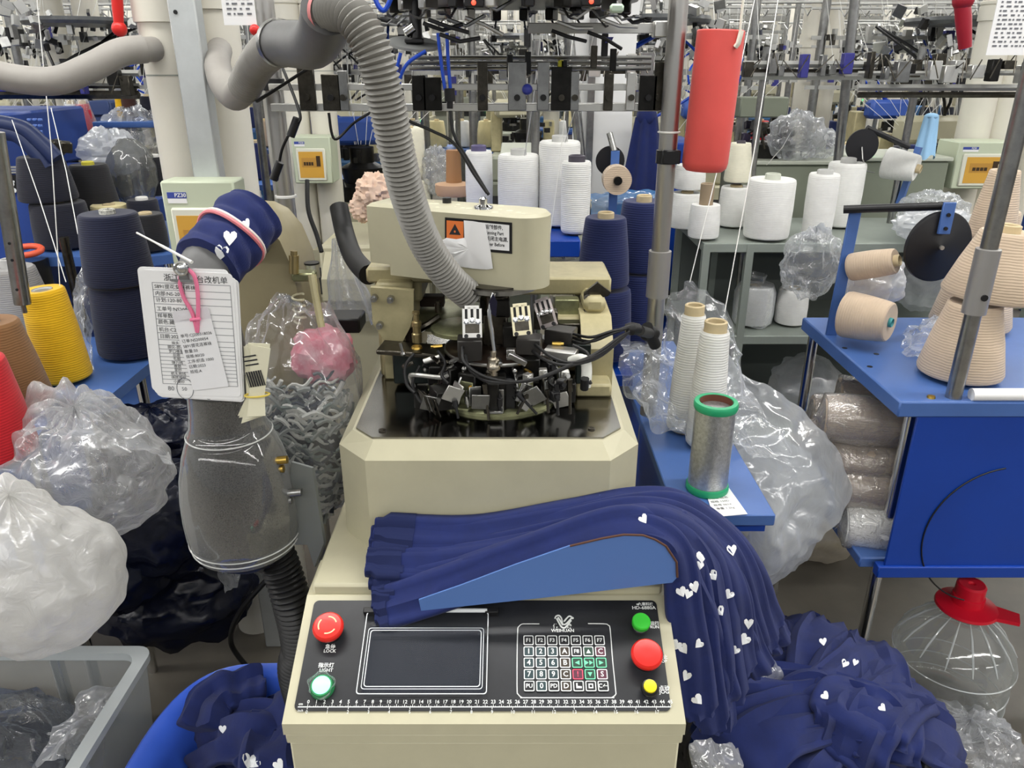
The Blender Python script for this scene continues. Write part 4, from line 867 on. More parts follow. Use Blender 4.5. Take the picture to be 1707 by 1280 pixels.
# water bottle under the stand
bt = T('water_bottle', 'big clear plastic water bottle with a red cap on the floor', 'water bottle', (1.045, 1.44, 0))
PET = film('clear_bottle', (214, 220, 218), dens=.07, scale=9, rough=.06, folds=.25, edge=.42)
bo = V((1.045, 1.44, 0))
prof = [(.09, 0), (.122, .006), (.128, .02)]+[(.128-.005*(k % 2), .035+.013*k) for k in range(9)]+[(.129, .158), (.130, .175), (.122, .20), (.098, .235), (.065, .268), (.035, .29), (.026, .30), (.026, .312)]
bod = MB().lathe(prof, 48, bo).build('bottle_body', PET, bt, sm=60)
mb = MB()
for k in range(14):
    a = 2*pi*k/14; mb.tube([bo+V((cos(a)*r_, sin(a)*r_, z_)) for r_, z_ in ((.045, .284), (.075, .261), (.108, .224), (.124, .198))], [.001, .0022, .0022, .001], 6)
mb.build('shoulder_rib', mat('bottle_rib', (235, 240, 240), .06, alpha=.5, spec=1), bod)
for z_, r_ in ((.165, .1305), (.06, .127), (.10, .127), (.02, .1285)): MB().lathe([(r_, -.0015), (r_+.002, 0), (r_, .0015)], 48, (bo[0], bo[1], z_), caps=False).build('moulded_ring', mat('bottle_rib'), bod)
cp = MB().lathe([(.062, .296), (.066, .3), (.064, .306), (.034, .314), (.034, .332), (.031, .334), (.031, .36), (.027, .364), (.008, .363), (.006, .358)], 32, bo).build('red_cap', mat('cap_red', (214, 26, 48), .3), bt)
MB().prism([(.02, -.03), (.105, -.018), (.105, .018), (.02, .03)], .297, .306, MX.Translation(bo) @ MX.Rotation(-.5, 4, 'Z')).build('cap_handle', mat('cap_red'), cp)
# clutter at the right bottom corner
tag(blob((1.0, 1.27, .06), (.12, .09, .07), .22, 4, 12, fold=.1).build('plastic_bag', FILMG), 'small grey plastic bag on the floor in front of the water bottle', 'plastic bag')
bk = T('blue_lever_tool', 'blue metal lever tool with a black knob in the lower right corner', 'tool', (1.08, 1.16, .1))
MB().box((1.09, 1.16, .20), (.07, .05, .04), .004, Euler((.2, .3, .5))).build('lever_body', BLUE, bk); MB().box((1.13, 1.17, .18), (.03, .03, .09), .003, Euler((.2, .1, .5))).build('lever_arm', BLUE, bk)
MB().sph((1.11, 1.20, .27), .028, 10).build('black_knob', BLACK, bk); MB().cyl((1.11, 1.2, .27), (1.12, 1.17, .20), .01, n=10).build('knob_stem', CHROME, bk)
MB().lathe([(.02, 0), (.03, .1)], 16, (1.12, 1.17, 0)).build('foot', BLACK, bk)
MB().tube([(1.165+.035*cos(R(a)), 1.19, .21+.035*sin(R(a))) for a in range(60, 300, 15)], .004, 8).build('wire_ring', mat('cream_wire', (220, 212, 180), .5), bk)
tag(blob((.98, 2.08, .11), (.13, .11, .12), .12, 2.4, 44, flat=.9).build('plastic_bag', film('bag_beige', (222, 214, 200), dens=.6, scale=12, rough=.2)), 'dull beige bag standing on the floor under the blue stand, left of the bottle', 'plastic bag')
# yellow floor line
tag(MB().bx(.6, 3.2, 2.10, 2.135, 0.0005, .0012).build('trim_1', mat('yellow_line', (196, 180, 64), .6, vary=(30, .3))), kind='structure')
# ================================================================= grey rack with white cones behind
GS = mat('grey_green_steel', (150, 158, 150), .45, .2, vary=(8, .15))
rk = T('steel_shelf_rack', 'grey steel shelf rack carrying the white cones, behind the hanging red tube', 'shelf rack', (.95, 2.5, 0))
for z in (.956, .662, .30): MB().bx(.578, 1.62, 2.30, 2.72, z-.03, z, .003).build('shelf', GS, rk)
MB().bx(.60, 1.60, 2.70, 2.705, .30, .93).build('back_sheet', mat('back_sheet', (92, 98, 94), .6), rk)
for x in (.588, .72, 1.61):
    for y in (2.31, 2.71): MB().bx(x-.011, x+.011, y-.011, y+.011, 0, .95).build('upright', GS, rk)
def rz(u, v, Y=2.42, z=.957): return V((P(u, v, Y).x, Y, z))
gw = None
cone('short white cone with a tall bare tube, below the hanging red tube', rz(1173, 380, 2.36), .047, .044, .10, Y_WHITE, core=.021, up=.06, cm=mat('wooden_tube', (150, 132, 108), .6))
cone('white cone at the left end of the grey rack, lower of two', rz(1142, 365, 2.52), .055, .05, .11, Y_WHITE, core=.02, up=.004)
cone('white cone at the left end of the grey rack, stacked on another', rz(1144, 365, 2.52)+V((0, 0, .122)), .05, .046, .075, Y_WHITE, core=.02, up=.01)
cone('white cone on the rack right behind the hanging red tube, lower of two', rz(1222, 362, 2.55), .05, .048, .125, Y_WHITE, core=.02, up=.004)
cone('cream cone with a dark tube top, stacked right of the hanging red tube', rz(1222, 362, 2.55)+V((0, 0, .14)), .043, .033, .12, yarnm('ivory', (238, 234, 212)), core=.014, up=.006, cm=mat('dark_tube', (70, 66, 76), .5))
cone('widest white cone on the grey rack, between the slim pairs', rz(1277, 385, 2.36), .068, .070, .175, Y_WHITE, core=.023, up=.014, cm=mat('pale_green_tube', (196, 200, 186), .6))
cone('tall white cone on the grey rack above the clear bag, front of two', rz(1360, 390, 2.36), .043, .045, .19, Y_WHITE, core=.023, up=.01, cm=mat('grey_tube', (186, 186, 184), .6))
cone('tall white cone on the grey rack, back one of the right pair', rz(1398, 370, 2.55), .055, .058, .20, Y_WHITE, core=.024, up=.014, cm=mat('grey_tube'))
cone('white cone on the lower shelf of the grey rack, right one', rz(1315, 545, 2.42, .663), .05, .048, .115, Y_WHITE, core=.02, up=.004)
cone('white cone in clear film on the lower shelf of the grey rack, left one', rz(1252, 545, 2.42, .663), .06, .057, .125, Y_WHITE, core=.02, up=.0, wrap=FILM)
tag(blob(P(1352, 440, 2.21), (.085, .05, .10), .2, 3, 61, fold=.15).build('plastic_bag', FILM), 'clear bag hanging on the front of the grey rack under the tall white cone', 'plastic bag')
tag(blob((1.02, 2.47, .43), (.12, .11, .10), .12, 3, 62).build('plastic_bag', FILMW), 'milky bag with white cones on the bottom shelf of the grey rack', 'plastic bag')
tag(blob((1.38, 2.5, .79), (.12, .1, .10), .15, 3, 63).build('plastic_bag', FILMW), 'milky bag on the grey rack behind the beige bobbins', 'plastic bag')
tag(blob((1.33, 2.46, 1.025), (.10, .09, .06), .2, 3, 64, fold=.1).build('plastic_bag', FILM), 'clear bag of scraps lying on the grey rack behind the black bar', 'plastic bag')
# red tube hanging on a string
rd = T('hanging_red_tube', 'red plastic yarn tube hanging on a string in front of the grey rack', 'plastic tube', P(1188, 282, 1.5))
bo = V((P(1174, 278, 1.5).x, 1.5, 1.268)); rt2 = (P(1232, 100, 1.5).x-P(1150, 100, 1.5).x)/2
Mr = MX.Rotation(R(1.8), 3, 'Y')
MB().lathe([(.012, -.003), (.034, -.002), (.0405, .004), (.0425, .014), (.0425, .10), (.0420, .238), (.040, .240), (.039, .232)], 44, bo, Mr).build('tube_shell', mat('faded_red', (230, 88, 82), .5, vary=(7, .12), sheen=.1), rd)
top = bo+Mr @ V((.022, -.037, .218))
MB().tube(spline([top+V((0, 0, -.004)), top+V((.001, -.004, .012)), top+V((.002, 0, .10)), top+V((.004, .02, .4)), V((.40, 1.55, 2.1))], 6), .0022, 6).build('string', mat('cotton_string', (226, 222, 208), .8), rd)
MB().tube([top+V((-.004, -.003, -.006)), top+V((0, -.005, .0)), top+V((.004, -.003, .02))], .0045, 8).build('string_knot', mat('cotton_string'), rd)
# ================================================================= left: pipes, boxes, hoses
def bent(name, pts, r, m, par, n=12, k=8): return MB().tube(spline(pts, k), r, n).build(name, m, par)
def corr(mb, pts, r, pitch, n=18, depth=.14, k=14):
    """corrugated hose: rounded rings at an even pitch along the path"""
    p = spline(pts, k); cum = [0]
    for i in range(len(p)-1): cum.append(cum[-1]+(p[i+1]-p[i]).length)
    out = []; rs = []; L = cum[-1]; N_ = max(2, int(L/pitch))*4; j = 0
    for i in range(N_+1):
        s = L*i/N_
        while j < len(cum)-2 and cum[j+1] < s: j += 1
        f = (s-cum[j])/max(1e-9, cum[j+1]-cum[j]); out.append(p[j].lerp(p[j+1], f))
        rr_ = r(i/N_) if callable(r) else r; rs.append(rr_*(1-depth*(0, .35, 1, .35)[i % 4]))
    mb.tube(out, rs, n); return mb
def pipe(label, x, y, z0, z1, r, coup, group=None, m=PVC):
    t = T('vertical_pipe', label, 'pipe', (x, y, z0)); MB().cyl((x, y, z0), (x, y, z1), r, n=28).build('pipe_tube', m, t)
    for z in coup: MB().lathe([(r, 0), (r+.006, .001), (r+.006, .05), (r+.002, .051), (r+.007, .056), (r+.007, .064), (r, .066)], 28, (x, y, z), caps=False).build('pipe_coupling', m, t)
    for z in (1.43,): MB().lathe([(r+.0008, 0), (r+.0008, .0025)], 28, (x, y, z), caps=False).build('pipe_seam', GREY, t)
    return t
x1 = P(317, 299, 1.75).x; x2 = P(390, 299, 1.86).x
pipe('thick cream vertical pipe left of the galvanised post, behind the breaker box', x1, 1.75, 0, 2.6, .055, (1.53,))
pipe('thick cream vertical pipe right of the galvanised post, with the hose plugged in', x2, 1.86, 0, 2.6, .055, (1.56,))
pc = P(347, 296, 1.655); po2 = T('galvanised_post', 'galvanised square post between the two thick cream pipes', 'post', (pc.x, 1.655, 0))
MB().bx(pc.x-.027, pc.x+.027, 1.645, 1.685, 0, 2.6, .003).build('post_profile', mat('galvanised', (206, 210, 210), .42, .5, vary=(14, .12)), po2)
MB().cyl((pc.x-.012, 1.6452, 1.545), (pc.x-.012, 1.6432, 1.545), .004, n=10).build('bolt_hole', BLACK, po2)
GH = mat('grey_hose', (158, 154, 148), .6, vary=(12, .15))
h1 = T('suction_hose', 'smooth grey hose running from the left edge into the cream pipe', 'hose', P(100, 130, 1.6))
bent('hose_tube', [P(-60, 105, 1.55), P(10, 128, 1.57), P(90, 135, 1.58), P(150, 113, 1.60), P(200, 88, 1.63), P(240, 82, 1.66)], .026, GH, h1, 18)
bent('hose_socket', [P(228, 83, 1.655), P(258, 82, 1.70)], .0235, GH, h1, 18)
# branch from the second pipe, through the black elbow, to the corrugated hose over the head
h2 = T('corrugated_suction_hose', 'grey corrugated hose arching from the black elbow down into the knitting head', 'hose', P(700, 300, 1.05))
CH = mat('hose_grey', (142, 140, 134), .42, vary=(20, .2))
corr(MB(), [P(546, 18, 1.03), P(585, 25, .99), P(622, 85, .98), P(645, 175, .99), P(663, 260, 1.01), P(684, 340, 1.04), P(712, 410, 1.08), P(748, 462, 1.11), P(782, 492, 1.135)], .0235, .0066, 20, .2).build('corrugated_tube', CH, h2)
MB().lathe([(.026, -.004), (.026, .004)], 24, P(547, 20, 1.03), (P(585, 25, .99)-P(546, 18, 1.03)).to_track_quat('Z', 'Y').to_matrix(), caps=False).build('pink_band', mat('pink_band', (224, 140, 140), .6), h2)
DUCT = mat('duct_grey', (112, 112, 112), .5, .2, vary=(14, .2))
el = T('pipe_elbow', 'dark grey pipe elbow joining the flexible hoses, above the fuse box on the pole', 'pipe elbow', P(500, 70, 1.2))
bent('elbow_tube', [P(466, 72, 1.22), P(490, 74, 1.18), P(520, 74, 1.12), P(538, 52, 1.07), P(545, 18, 1.03)], .031, DUCT, el, 20)
MB().lathe([(.033, -.006), (.033, .006)], 24, P(466, 72, 1.22), (P(490, 74, 1.18)-P(466, 72, 1.22)).to_track_quat('Z', 'Y').to_matrix(), caps=False).build('wire_clamp', STEEL, el)
h3 = T('flexible_hose', 'short grey ribbed hose looping from the cream pipe to the dark elbow', 'hose', P(400, 150, 1.5))
bent('hose_bend', [P(366, 84, 1.80), P(362, 105, 1.68), P(372, 140, 1.6), P(392, 160, 1.52), P(412, 140, 1.45)], .026, GH, h3, 18)
corr(MB(), [P(408, 145, 1.46), P(425, 112, 1.40), P(445, 88, 1.30), P(468, 72, 1.22)], .029, .008, 18, .06).build('ribbed_section', CH, h3)
def breaker(label, u0, v0, u1, v1, Y, dep=.06, ang=0):
    a, b = P(u0, v0, Y), P(u1, v1, Y); w_ = b.x-a.x; h_ = a.z-b.z; c = V(((a.x+b.x)/2, Y, b.z))
    t = T('breaker_box', label, 'breaker box', c); g = mat('box_green', (196, 204, 180), .45)
    x = lambda f: c.x-w_/2+w_*f; z = lambda f: c.z+h_*f
    MB().bx(x(0), x(1), Y, Y+dep, z(0), z(1), .004).build('box_body', g, t)
    f = MB(); f.bx(x(.10), x(.86), Y-.006, Y+.002, z(.06), z(.76), .004); fr_ = f.build('window_frame', mat('cream_frame', (222, 222, 206), .4), t)
    MB().bx(x(.17), x(.79), Y-.0068, Y-.004, z(.13), z(.69)).build('amber_window', mat('amber', (214, 164, 70), .2, spec=.8), fr_)
    q = MB(); q.bx(x(.24), x(.7), Y-.0074, Y-.006, z(.36), z(.56)); q.build('breaker_row', mat('breaker_ochre', (188, 140, 62), .4), fr_)
    q = MB()
    for k in range(4): q.bx(x(.29+k*.065), x(.34+k*.065), Y-.0085, Y-.007, z(.40), z(.47))
    q.bx(x(.62), x(.72), Y-.0085, Y-.007, z(.38), z(.6)); q.build('breaker_switch', mat('dark_brown', (60, 42, 20), .5), fr_)
    q = MB(); q.bx(x(.08), x(.34), Y-.0012, Y+.001, z(.845), z(.90)); lb = q.build('blue_label', mat('label_blue', (62, 78, 160), .5), t)
    q = MB(); text_into(q, 'PZ30', h_*.05, MX.Translation((x(.26), Y-.002, z(.873))) @ MX.Rotation(pi/2, 4, 'X'), bold=True); q.build('label_print', WINK, lb)
    q = MB(); q.bx(x(.08), x(.34), Y-.0012, Y+.001, z(.80), z(.843)); q.build('white_label', PAPER, t)
    return t
breaker('large pale green breaker box with amber window on the thick cream pipes', 265, 302, 412, 478, 1.58, .07)
breaker('small pale green breaker box with amber window, behind the corrugated hose', 484, 228, 556, 306, 2.9, .12)
breaker('small pale green breaker box with amber window at the right edge', 1600, 237, 1681, 315, 2.9, .15)
for k, (u, Y, r, lb) in enumerate(((500, 3.08, .05, 'cream pipe above the small breaker box, left of two'), (545, 3.08, .05, 'cream pipe above the small breaker box, right of two'), (1615, 3.12, .06, 'cream pipe behind the right-hand breaker box, left of two'), (1660, 3.12, .06, 'cream pipe behind the right-hand breaker box, right of two'))):
    p = P(u, 250, Y); pipe(lb, p.x, Y, 0, 2.6, r, (1.6,))
# machine poles and the creel bars across the top
def mpole(label, x, y, r, bands, sleeve=None):
    t = T('creel_pole', label, 'pole', (x, y, 0)); MB().cyl((x, y, 0), (x, y, 2.3), r, n=24).build('pole_tube', mat('pole_chrome', (186, 184, 180), .32, 1), t)
    for z, h_, m_ in bands: MB().lathe([(r+.001, 0), (r+.004, .001), (r+.004, h_-.001), (r+.001, h_)], 20, (x, y, z), caps=False).build('pole_band', m_, t)
    if sleeve: MB().lathe([(r, 0), (r+.005, .001), (r+.005, sleeve[1]), (r, sleeve[1]+.001)], 20, (x, y, sleeve[0])).build('pole_sleeve', mat('dull_aluminium'), t)
    return t
pl_ = P(464, 215, 1.6); pr_ = P(1113, 250, 1.52)
PLX, PRX = pl_.x, pr_.x
mpole('steel creel pole left of the corrugated hose, with black tape and cables', PLX, 1.6, .0175, ((1.405, .022, BLACK), (1.14, .004, WHITE), (1.20, .006, WHITE)))
mpole('steel creel pole right of the knitting machine, behind the cable plug', PRX, 1.52, .0175, ((P(1113, 262, 1.52).z-.012, .026, BLACK), (1.10, .004, WHITE), (P(1120, 222, 1.52).z, .004, WHITE)), (P(1100, 495, 1.52).z, P(1105, 418, 1.52).z-P(1100, 495, 1.52).z))
MB_ = MB(); MB_.sph(P(1083, 556, 1.44), .016, 8, (1.3, 1, 1)); MB_.cyl(P(1066, 551, 1.30), P(1085, 556, 1.44), .010, n=12); MB_.cyl(P(1078, 545, 1.42), P(1092, 575, 1.45), .012, n=12)
tag(MB_.build('cable_plug', RUBBER), 'black rubber cable plug clamped to the right creel pole', 'plug')
MB_ = MB(); MB_.bx(P(1104, 250, 1.5).x, P(1134, 250, 1.5).x, 1.49, 1.505, P(1118, 273, 1.5).z, P(1118, 250, 1.5).z, .002); tag(MB_.build('black_clamp', BLACK), 'black clamp block on the right creel pole beside the red tube', 'clamp')
cr = T('yarn_creel', 'steel bars with clamps spanning the two creel poles above the head', 'creel frame', (-.07, 1.57, 1.36))
zA, zB, zC = P(780, 145, 1.57).z, P(780, 179, 1.57).z, P(1000, 47, 1.57).z
for nm, z, h_, d in (('front_bar', zA, .012, .006), ('lower_bar', zB, .014, .012), ('upper_bar', zC, .018, .01)):
    MB().bx(PLX if z != zC else .03, PRX, 1.565, 1.565+d, z-h_/2, z+h_/2, .001).build(nm, ALU, cr)
for z in (P(780, 96, 1.6).z, P(780, 105, 1.6).z, P(780, 114, 1.6).z): MB().cyl((-.20, 1.62, z), (.27, 1.62, z), .004, n=8).build('thin_rod', STEEL, cr)
rnd = random.Random(5)
for k in range(15):
    u = (515, 555, 575, 640, 700, 722, 805, 862, 905, 935, 957, 1013, 1050, 1078, 1095)[k]; x = P(u, 160, 1.57).x
    m_ = MB(); w_ = rnd.uniform(.008, .02); m_.bx(x-w_, x+w_, 1.556, 1.566, zB-.005, zA+rnd.uniform(.015, .045), .001); b_ = m_.build('bar_clamp', rnd.choice((STEELD, STEEL, ALU, DARK)), cr)
    m_ = MB(); m_.cyl((x, 1.556, (zA+zB)/2), (x, 1.546, (zA+zB)/2), .006, n=10); m_.build('clamp_knob', rnd.choice((BLACK, STEELD)), b_)
m_ = MB(); p = P(879, 149, 1.55); m_.sph(p, .010, 8); m_.build('blue_knob', mat('blue_knob', (60, 70, 170), .35), cr)
for u, v in ((1008, 75), (1022, 100), (990, 95), (940, 120), (880, 105), (850, 110)):
    p = P(u, v, 1.6); MB().box(p, (.012, .012, .04), .001).build('yarn_guide', rnd.choice((DARK, BLACK, STEELD)), cr)
p = P(935, 108, 1.6); MB().box(p, (.012, .012, .016), .002).build('yellow_clip', mat('yellow_clip', (220, 214, 60), .5), cr)
MB().prism([(P(u, v, 1.6).x, P(u, v, 1.6).z) for u, v in ((1010, 62), (1022, 62), (1018, 70), (1008, 72))][::-1], 0, .01, FZ(1.6)).build('violet_clip', mat('violet_clip', (56, 56, 132), .4), cr)
bx_ = P(1115, 49, 1.56); m_ = MB(); m_.bx(bx_.x-.03, PRX+.02, 1.54, 1.57, bx_.z-.014, bx_.z+.014, .002); m_.build('bar_bracket', ALU, cr)
m_ = MB(); m_.cyl((bx_.x+.01, 1.535, bx_.z), (bx_.x+.01, 1.545, bx_.z), .009, n=12); m_.build('bracket_knob', BLACK, cr)
# feeder ring right over the head, cut by the top of the picture
fr0 = T('yarn_feeder_ring', 'black ring of yarn feeders with a red lamp, cut off by the top edge', 'yarn feeder', (.02, 1.42, 1.52))
rc_ = V((P(850, 5, 1.45).x, 1.45, P(850, 12, 1.45).z+.02))
MB().lathe([(.10, -.012), (.215, -.012), (.222, 0), (.215, .014), (.10, .014)], 56, rc_).build('feeder_plate', mat('ring_black', (34, 34, 38), .3, vary=(20, .4, (84, 84, 88))), fr0)
MB().lathe([(.223, -.004), (.226, 0), (.223, .004)], 56, rc_, caps=False).build('ring_edge', STEEL, fr0)
for k in range(22):
    a = 2*pi*k/22; d = V((cos(a), sin(a), 0)); rot = Euler((0, 0, a)).to_matrix(); c = rc_+d*.19
    m_ = MB(); m_.box(c+V((0, 0, -.022)), (.03, .016, .02), .002, rot); m_.tube([c+V((0, 0, -.03)), c+d*.02+V((0, 0, -.045)), c+d*.045+V((0, 0, -.04))], .002, 6); m_.lathe([(.003, 0), (.007, .002), (.007, .005)], 10, c+d*.045+V((0, 0, -.044)))
    m_.build('yarn_feeder', rnd.choice((BLACK, DARK, STEEL, ALU)), fr0)
for k in range(12):
    a = rnd.uniform(pi, 2*pi); q = rnd.uniform(.10, .2); p = rc_+V((cos(a)*q, sin(a)*q, -.03-rnd.uniform(0, .05)))
    MB().tube([p+V((-.03, 0, .01)), p, p+V((.03, .01, rnd.uniform(-.02, .02)))], .003, 6).build('feeder_arm', rnd.choice((STEEL, BLACK, ALU)), fr0)
for u, v in ((790, 5), (985, 3)):
    p = P(u, v, 1.24); MB().box(p, (.03, .012, .012), .002).build('sensor_housing', BLACK, fr0); MB().sph(p+V((0, -.008, 0)), .0035, 6).build('red_lamp', mat('red_lamp', (255, 70, 50), .4, emit=3), fr0)
p = P(1028, 14, 1.24); MB().box(p, (.02, .012, .012), .003).build('green_lamp_box', mat('pale_green_box', (190, 210, 190), .3), fr0)
# grey plate with blue air tubes
gd = T('grey_tension_disc', 'tilted grey disc with a black clamp hanging above the head, left of the blue tubes', 'disc', P(690, 75, 1.35))
MB().lathe([(.041, -.002), (.041, .002)], 36, P(690, 73, 1.35), Euler((.25, .1, 0)).to_matrix()).build('disc_plate', mat('grey_disc', (140, 142, 140), .4), gd)
MB().tube([P(695, -10, 1.35), P(692, 30, 1.35), P(694, 66, 1.345)], .010, 10).build('black_stem', BLACK, gd); MB().box(P(691, 68, 1.34), (.03, .02, .008), .002).build('disc_clamp', BLACK, gd); MB().cyl(P(676, 55, 1.34), P(690, 45, 1.34), .008, n=10).build('stem_knob', CHROME, gd)
BT = mat('blue_air_tube', (30, 74, 190), .3); 
for k, (lb, pts, jn, tail) in enumerate((('blue air tube pair on the left, ending in a black splitter by the corrugated hose', [[(668, 88), (661, 120), (660, 150)], [(710, 85), (680, 105), (667, 130), (667, 152)]], (664, 165), [(664, 178), (680, 200), (720, 218), (758, 240), (790, 290), (812, 322)]),
        ('blue air tube pair on the right, ending in a black splitter', [[(730, 55), (735, 100), (742, 150)], [(745, 55), (747, 100), (751, 150)]], (749, 165), [(751, 185), (757, 225), (785, 275), (815, 325)]))):
    t = T('blue_air_tube', lb, 'air tube', P(*jn, 1.3))
    for q in pts: bent('air_tube', [P(*z, 1.3) for z in q], .0028, BT, t, 8)
    m_ = MB(); m_.cyl(P(jn[0], jn[1]-18, 1.3), P(jn[0]+1, jn[1]+4, 1.3), .0085, n=10); m_.cyl(P(jn[0]+1, jn[1]+4, 1.3), P(jn[0]+1, jn[1]+16, 1.3), .005, n=10); m_.build('tube_splitter', BLACK, t)
    bent('black_tail', [P(u, v, 1.3-.03*i/len(tail)) for i, (u, v) in enumerate(tail)], .0026, RUBBER, t, 8)
t = bent('blue_tube', [P(622, -10, 1.25), P(632, 12, 1.25), P(642, 16, 1.25), P(654, -8, 1.25)], .0035, BT, None, 8); tag(t, 'loop of blue air tube at the top edge right of the hose', 'air tube')
# cables on the left pole
for k, (pts, lb) in enumerate((([(455, 150, 1.5), (430, 168, 1.45), (520, 110, 1.4)], 'thin black cable slanting from the left creel pole to the elbow'), ([(470, 110, 1.55), (500, 190, 1.5), (490, 210, 1.5), (470, 250, 1.52), (462, 300, 1.55)], 'thin cable with black ferrites hanging along the left creel pole'), ([(548, 188, 1.6), (558, 232, 1.6), (590, 205, 1.6), (622, 185, 1.5)], 'black cable sagging in front of the small breaker box'))):
    o = bent('thin_cable', [P(*q) for q in pts], .0028, RUBBER, None, 6); tag(o, lb, 'cable')
    if k == 1:
        for q in ((490, 212), (461, 285)):
            p = P(*q, 1.5); MB().cyl(p+V((-.008, 0, -.016)), p+V((.008, 0, .016)), .008, n=10).build('ferrite_core', BLACK, o)
bent_o = bent('black_hose', [P(565, 345, 1.75), P(575, 390, 1.7), P(590, 430, 1.6), P(615, 458, 1.5)], .021, RUBBER, None, 14); tag(bent_o, 'thick black hose curving behind the left end of the drive housing', 'hose')
bent_o = bent('black_cable', [P(512, 300, 1.75), P(514, 350, 1.72), P(528, 392, 1.7), P(536, 420, 1.68)], .005, RUBBER, None, 8); tag(bent_o, 'black cable hanging below the small breaker box', 'cable')
# posters at the top
for u0, v0, u1, v1, Y, lb in ((366, -20, 428, 42, 1.5, 'printed white sheet hanging at the top left beside the cream pipes'), (1668, -20, 1716, 92, 1.7, 'printed white sheet hanging in the top right corner')):
    a, b = P(u0, v0, Y), P(u1, v1, Y); o = MB().bx(a.x, b.x, Y, Y+.002, b.z, a.z).build('printed_sheet', PAPER); tag(o, lb, 'paper'); q = MB(); rnd = random.Random(u0)
    zz = a.z-.01
    while zz > b.z+.012:
        xx = a.x+.008
        while xx < b.x-.012:
            w_ = rnd.uniform(.003, .01); q.bx(xx, xx+w_, Y-.0006, Y-.0002, zz, zz+.003); xx += w_+rnd.uniform(.003, .008)
        zz -= .008
    q.build('printed_rows', mat('print_grey', (110, 112, 118), .6), o)
def flag(label, u, v0, v1, Y, r, RED=RED):
    t = T('red_tag', label, 'red handle', P(u, v1, Y)); MB().tube([P(u-3, v0, Y), P(u, (v0+v1)/2, Y), P(u+3, v1, Y)], [r, r, r*.8], 12).build('red_grip', RED, t)
    MB().sph(P(u+3, v1-4, Y) if v0 < 0 and u < 900 else P(u, v0+16, Y), r*1.35, 8).build('red_knob', RED, t)
flag('red handle hanging at the top edge left of the cream pipes', 196, -30, 52, 1.7, .011)
flag('dark red handle hanging at the top edge near the right corner', 1606, -16, 80, 1.9, .017, mat('crimson_plastic', (150, 26, 44), .4))
tag(MB().sph(P(425, 50, 1.5), .0095, 8).build('red_ball', RED), 'small red ball beside the printed sheet at the top left', 'ball')
# ================================================================= left: jar, cards, wrapped elbow
jr = T('lint_jar', 'clear plastic lint collecting jar with grey lint, hanging below the white card', 'jar', (-.408, 1.0, .77))
jo = (-.408, 1.0, 0)
JC = film('jar_plastic', (206, 208, 206), dens=.05, scale=10, rough=.08, folds=.2, edge=.35)
jp = [(.066, .768), (.074, .770), (.0765, .776), (.0765, .786), (.079, .788), (.081, .794), (.0825, .80), (.084, .83), (.083, .86), (.079, .895), (.071, .928), (.061, .955), (.058, .96), (.058, .966), (.055, .968), (.053, .98), (.050, 1.0), (.048, 1.03)]
MB().lathe(jp, 48, jo, caps=False).build('jar_shell', JC, jr, sm=60)
MB().lathe([(max(.002, r-.0022), z+.001) for r, z in jp], 48, jo).build('lint_layer', mat('grey_lint', (40, 38, 36), .9, alpha=.86, bump=('noise', 500, .8), vary=(620, .5, (116, 113, 108))), jr, sm=60)
for z, r in ((.962, .0595), (.789, .0805), (.779, .078)): MB().lathe([(r, -.0012), (r+.0014, 0), (r, .0012)], 48, (jo[0], jo[1], z), caps=False).build('moulded_ring', mat('jar_ring', (222, 224, 220), .12, alpha=.6), jr)
MB().lathe([(.03, .735), (.05, .75), (.066, .768)], 32, jo).build('black_base', BLACK, jr)
MB().lathe([(.05, 1.03), (.052, 1.035), (.052, 1.06), (.04, 1.075), (.036, 1.12)], 32, jo).build('jar_lid', mat('smoke_grey', (70, 70, 68), .35), jr)
el2 = T('suction_elbow', 'grey metal elbow above the jar, wrapped in a navy tights leg', 'pipe elbow', (-.408, 1.0, 1.1))
ax0, ax1 = P(345, 445, 1.02), P(402, 378, 1.10)
MB().tube(spline([(-.408, 1.0, 1.10), (-.408, 1.005, 1.15), ax0, ax1, P(412, 372, 1.14), P(416, 398, 1.22)], 8), .035, 20).build('elbow_tube', DUCT, el2)
# tights leg wound round it
wl = MB(); axd = (ax1-ax0).normalized(); q = axd.to_track_quat('Z', 'Y').to_matrix(); Lw = (ax1-ax0).length
def wrapf(a, b):
    z = -.004+a*(Lw+.036); r = .0425+.005*abs(sin(a*pi*4.0+b*2*pi*.5))+.004*nz((a*6, cos(b*6.28)*2, sin(b*6.28)*2), 1)
    if a < .03 or a > .97: r = .033
    return ax0+q @ V((r*cos(2*pi*b), r*sin(2*pi*b), z))
wl.grid(wrapf, 48, 40, True); wo = wl.build('knitted_tights', [NAVY, HEART], sm=60); tag(wo, 'navy tights leg with white hearts wound around the grey elbow above the jar', 'tights')
hearts_on([wo], [(383, 396, 1.2), (369, 420, 1.2), (322, 412, .9), (410, 372, .7)], 11)
for k, col in enumerate(((226, 132, 138), (236, 226, 220))):
    m_ = MB(); m_.tube([ax0+q @ V((.0482*cos(R(a)), .0482*sin(R(a)), Lw*(.63+.05*k)+.006*sin(R(a*2)))) for a in range(0, 360, 10)], .0028, 6, closed=True); o = m_.build('elastic_band', mat('band_%d' % k, col, .6), wo)
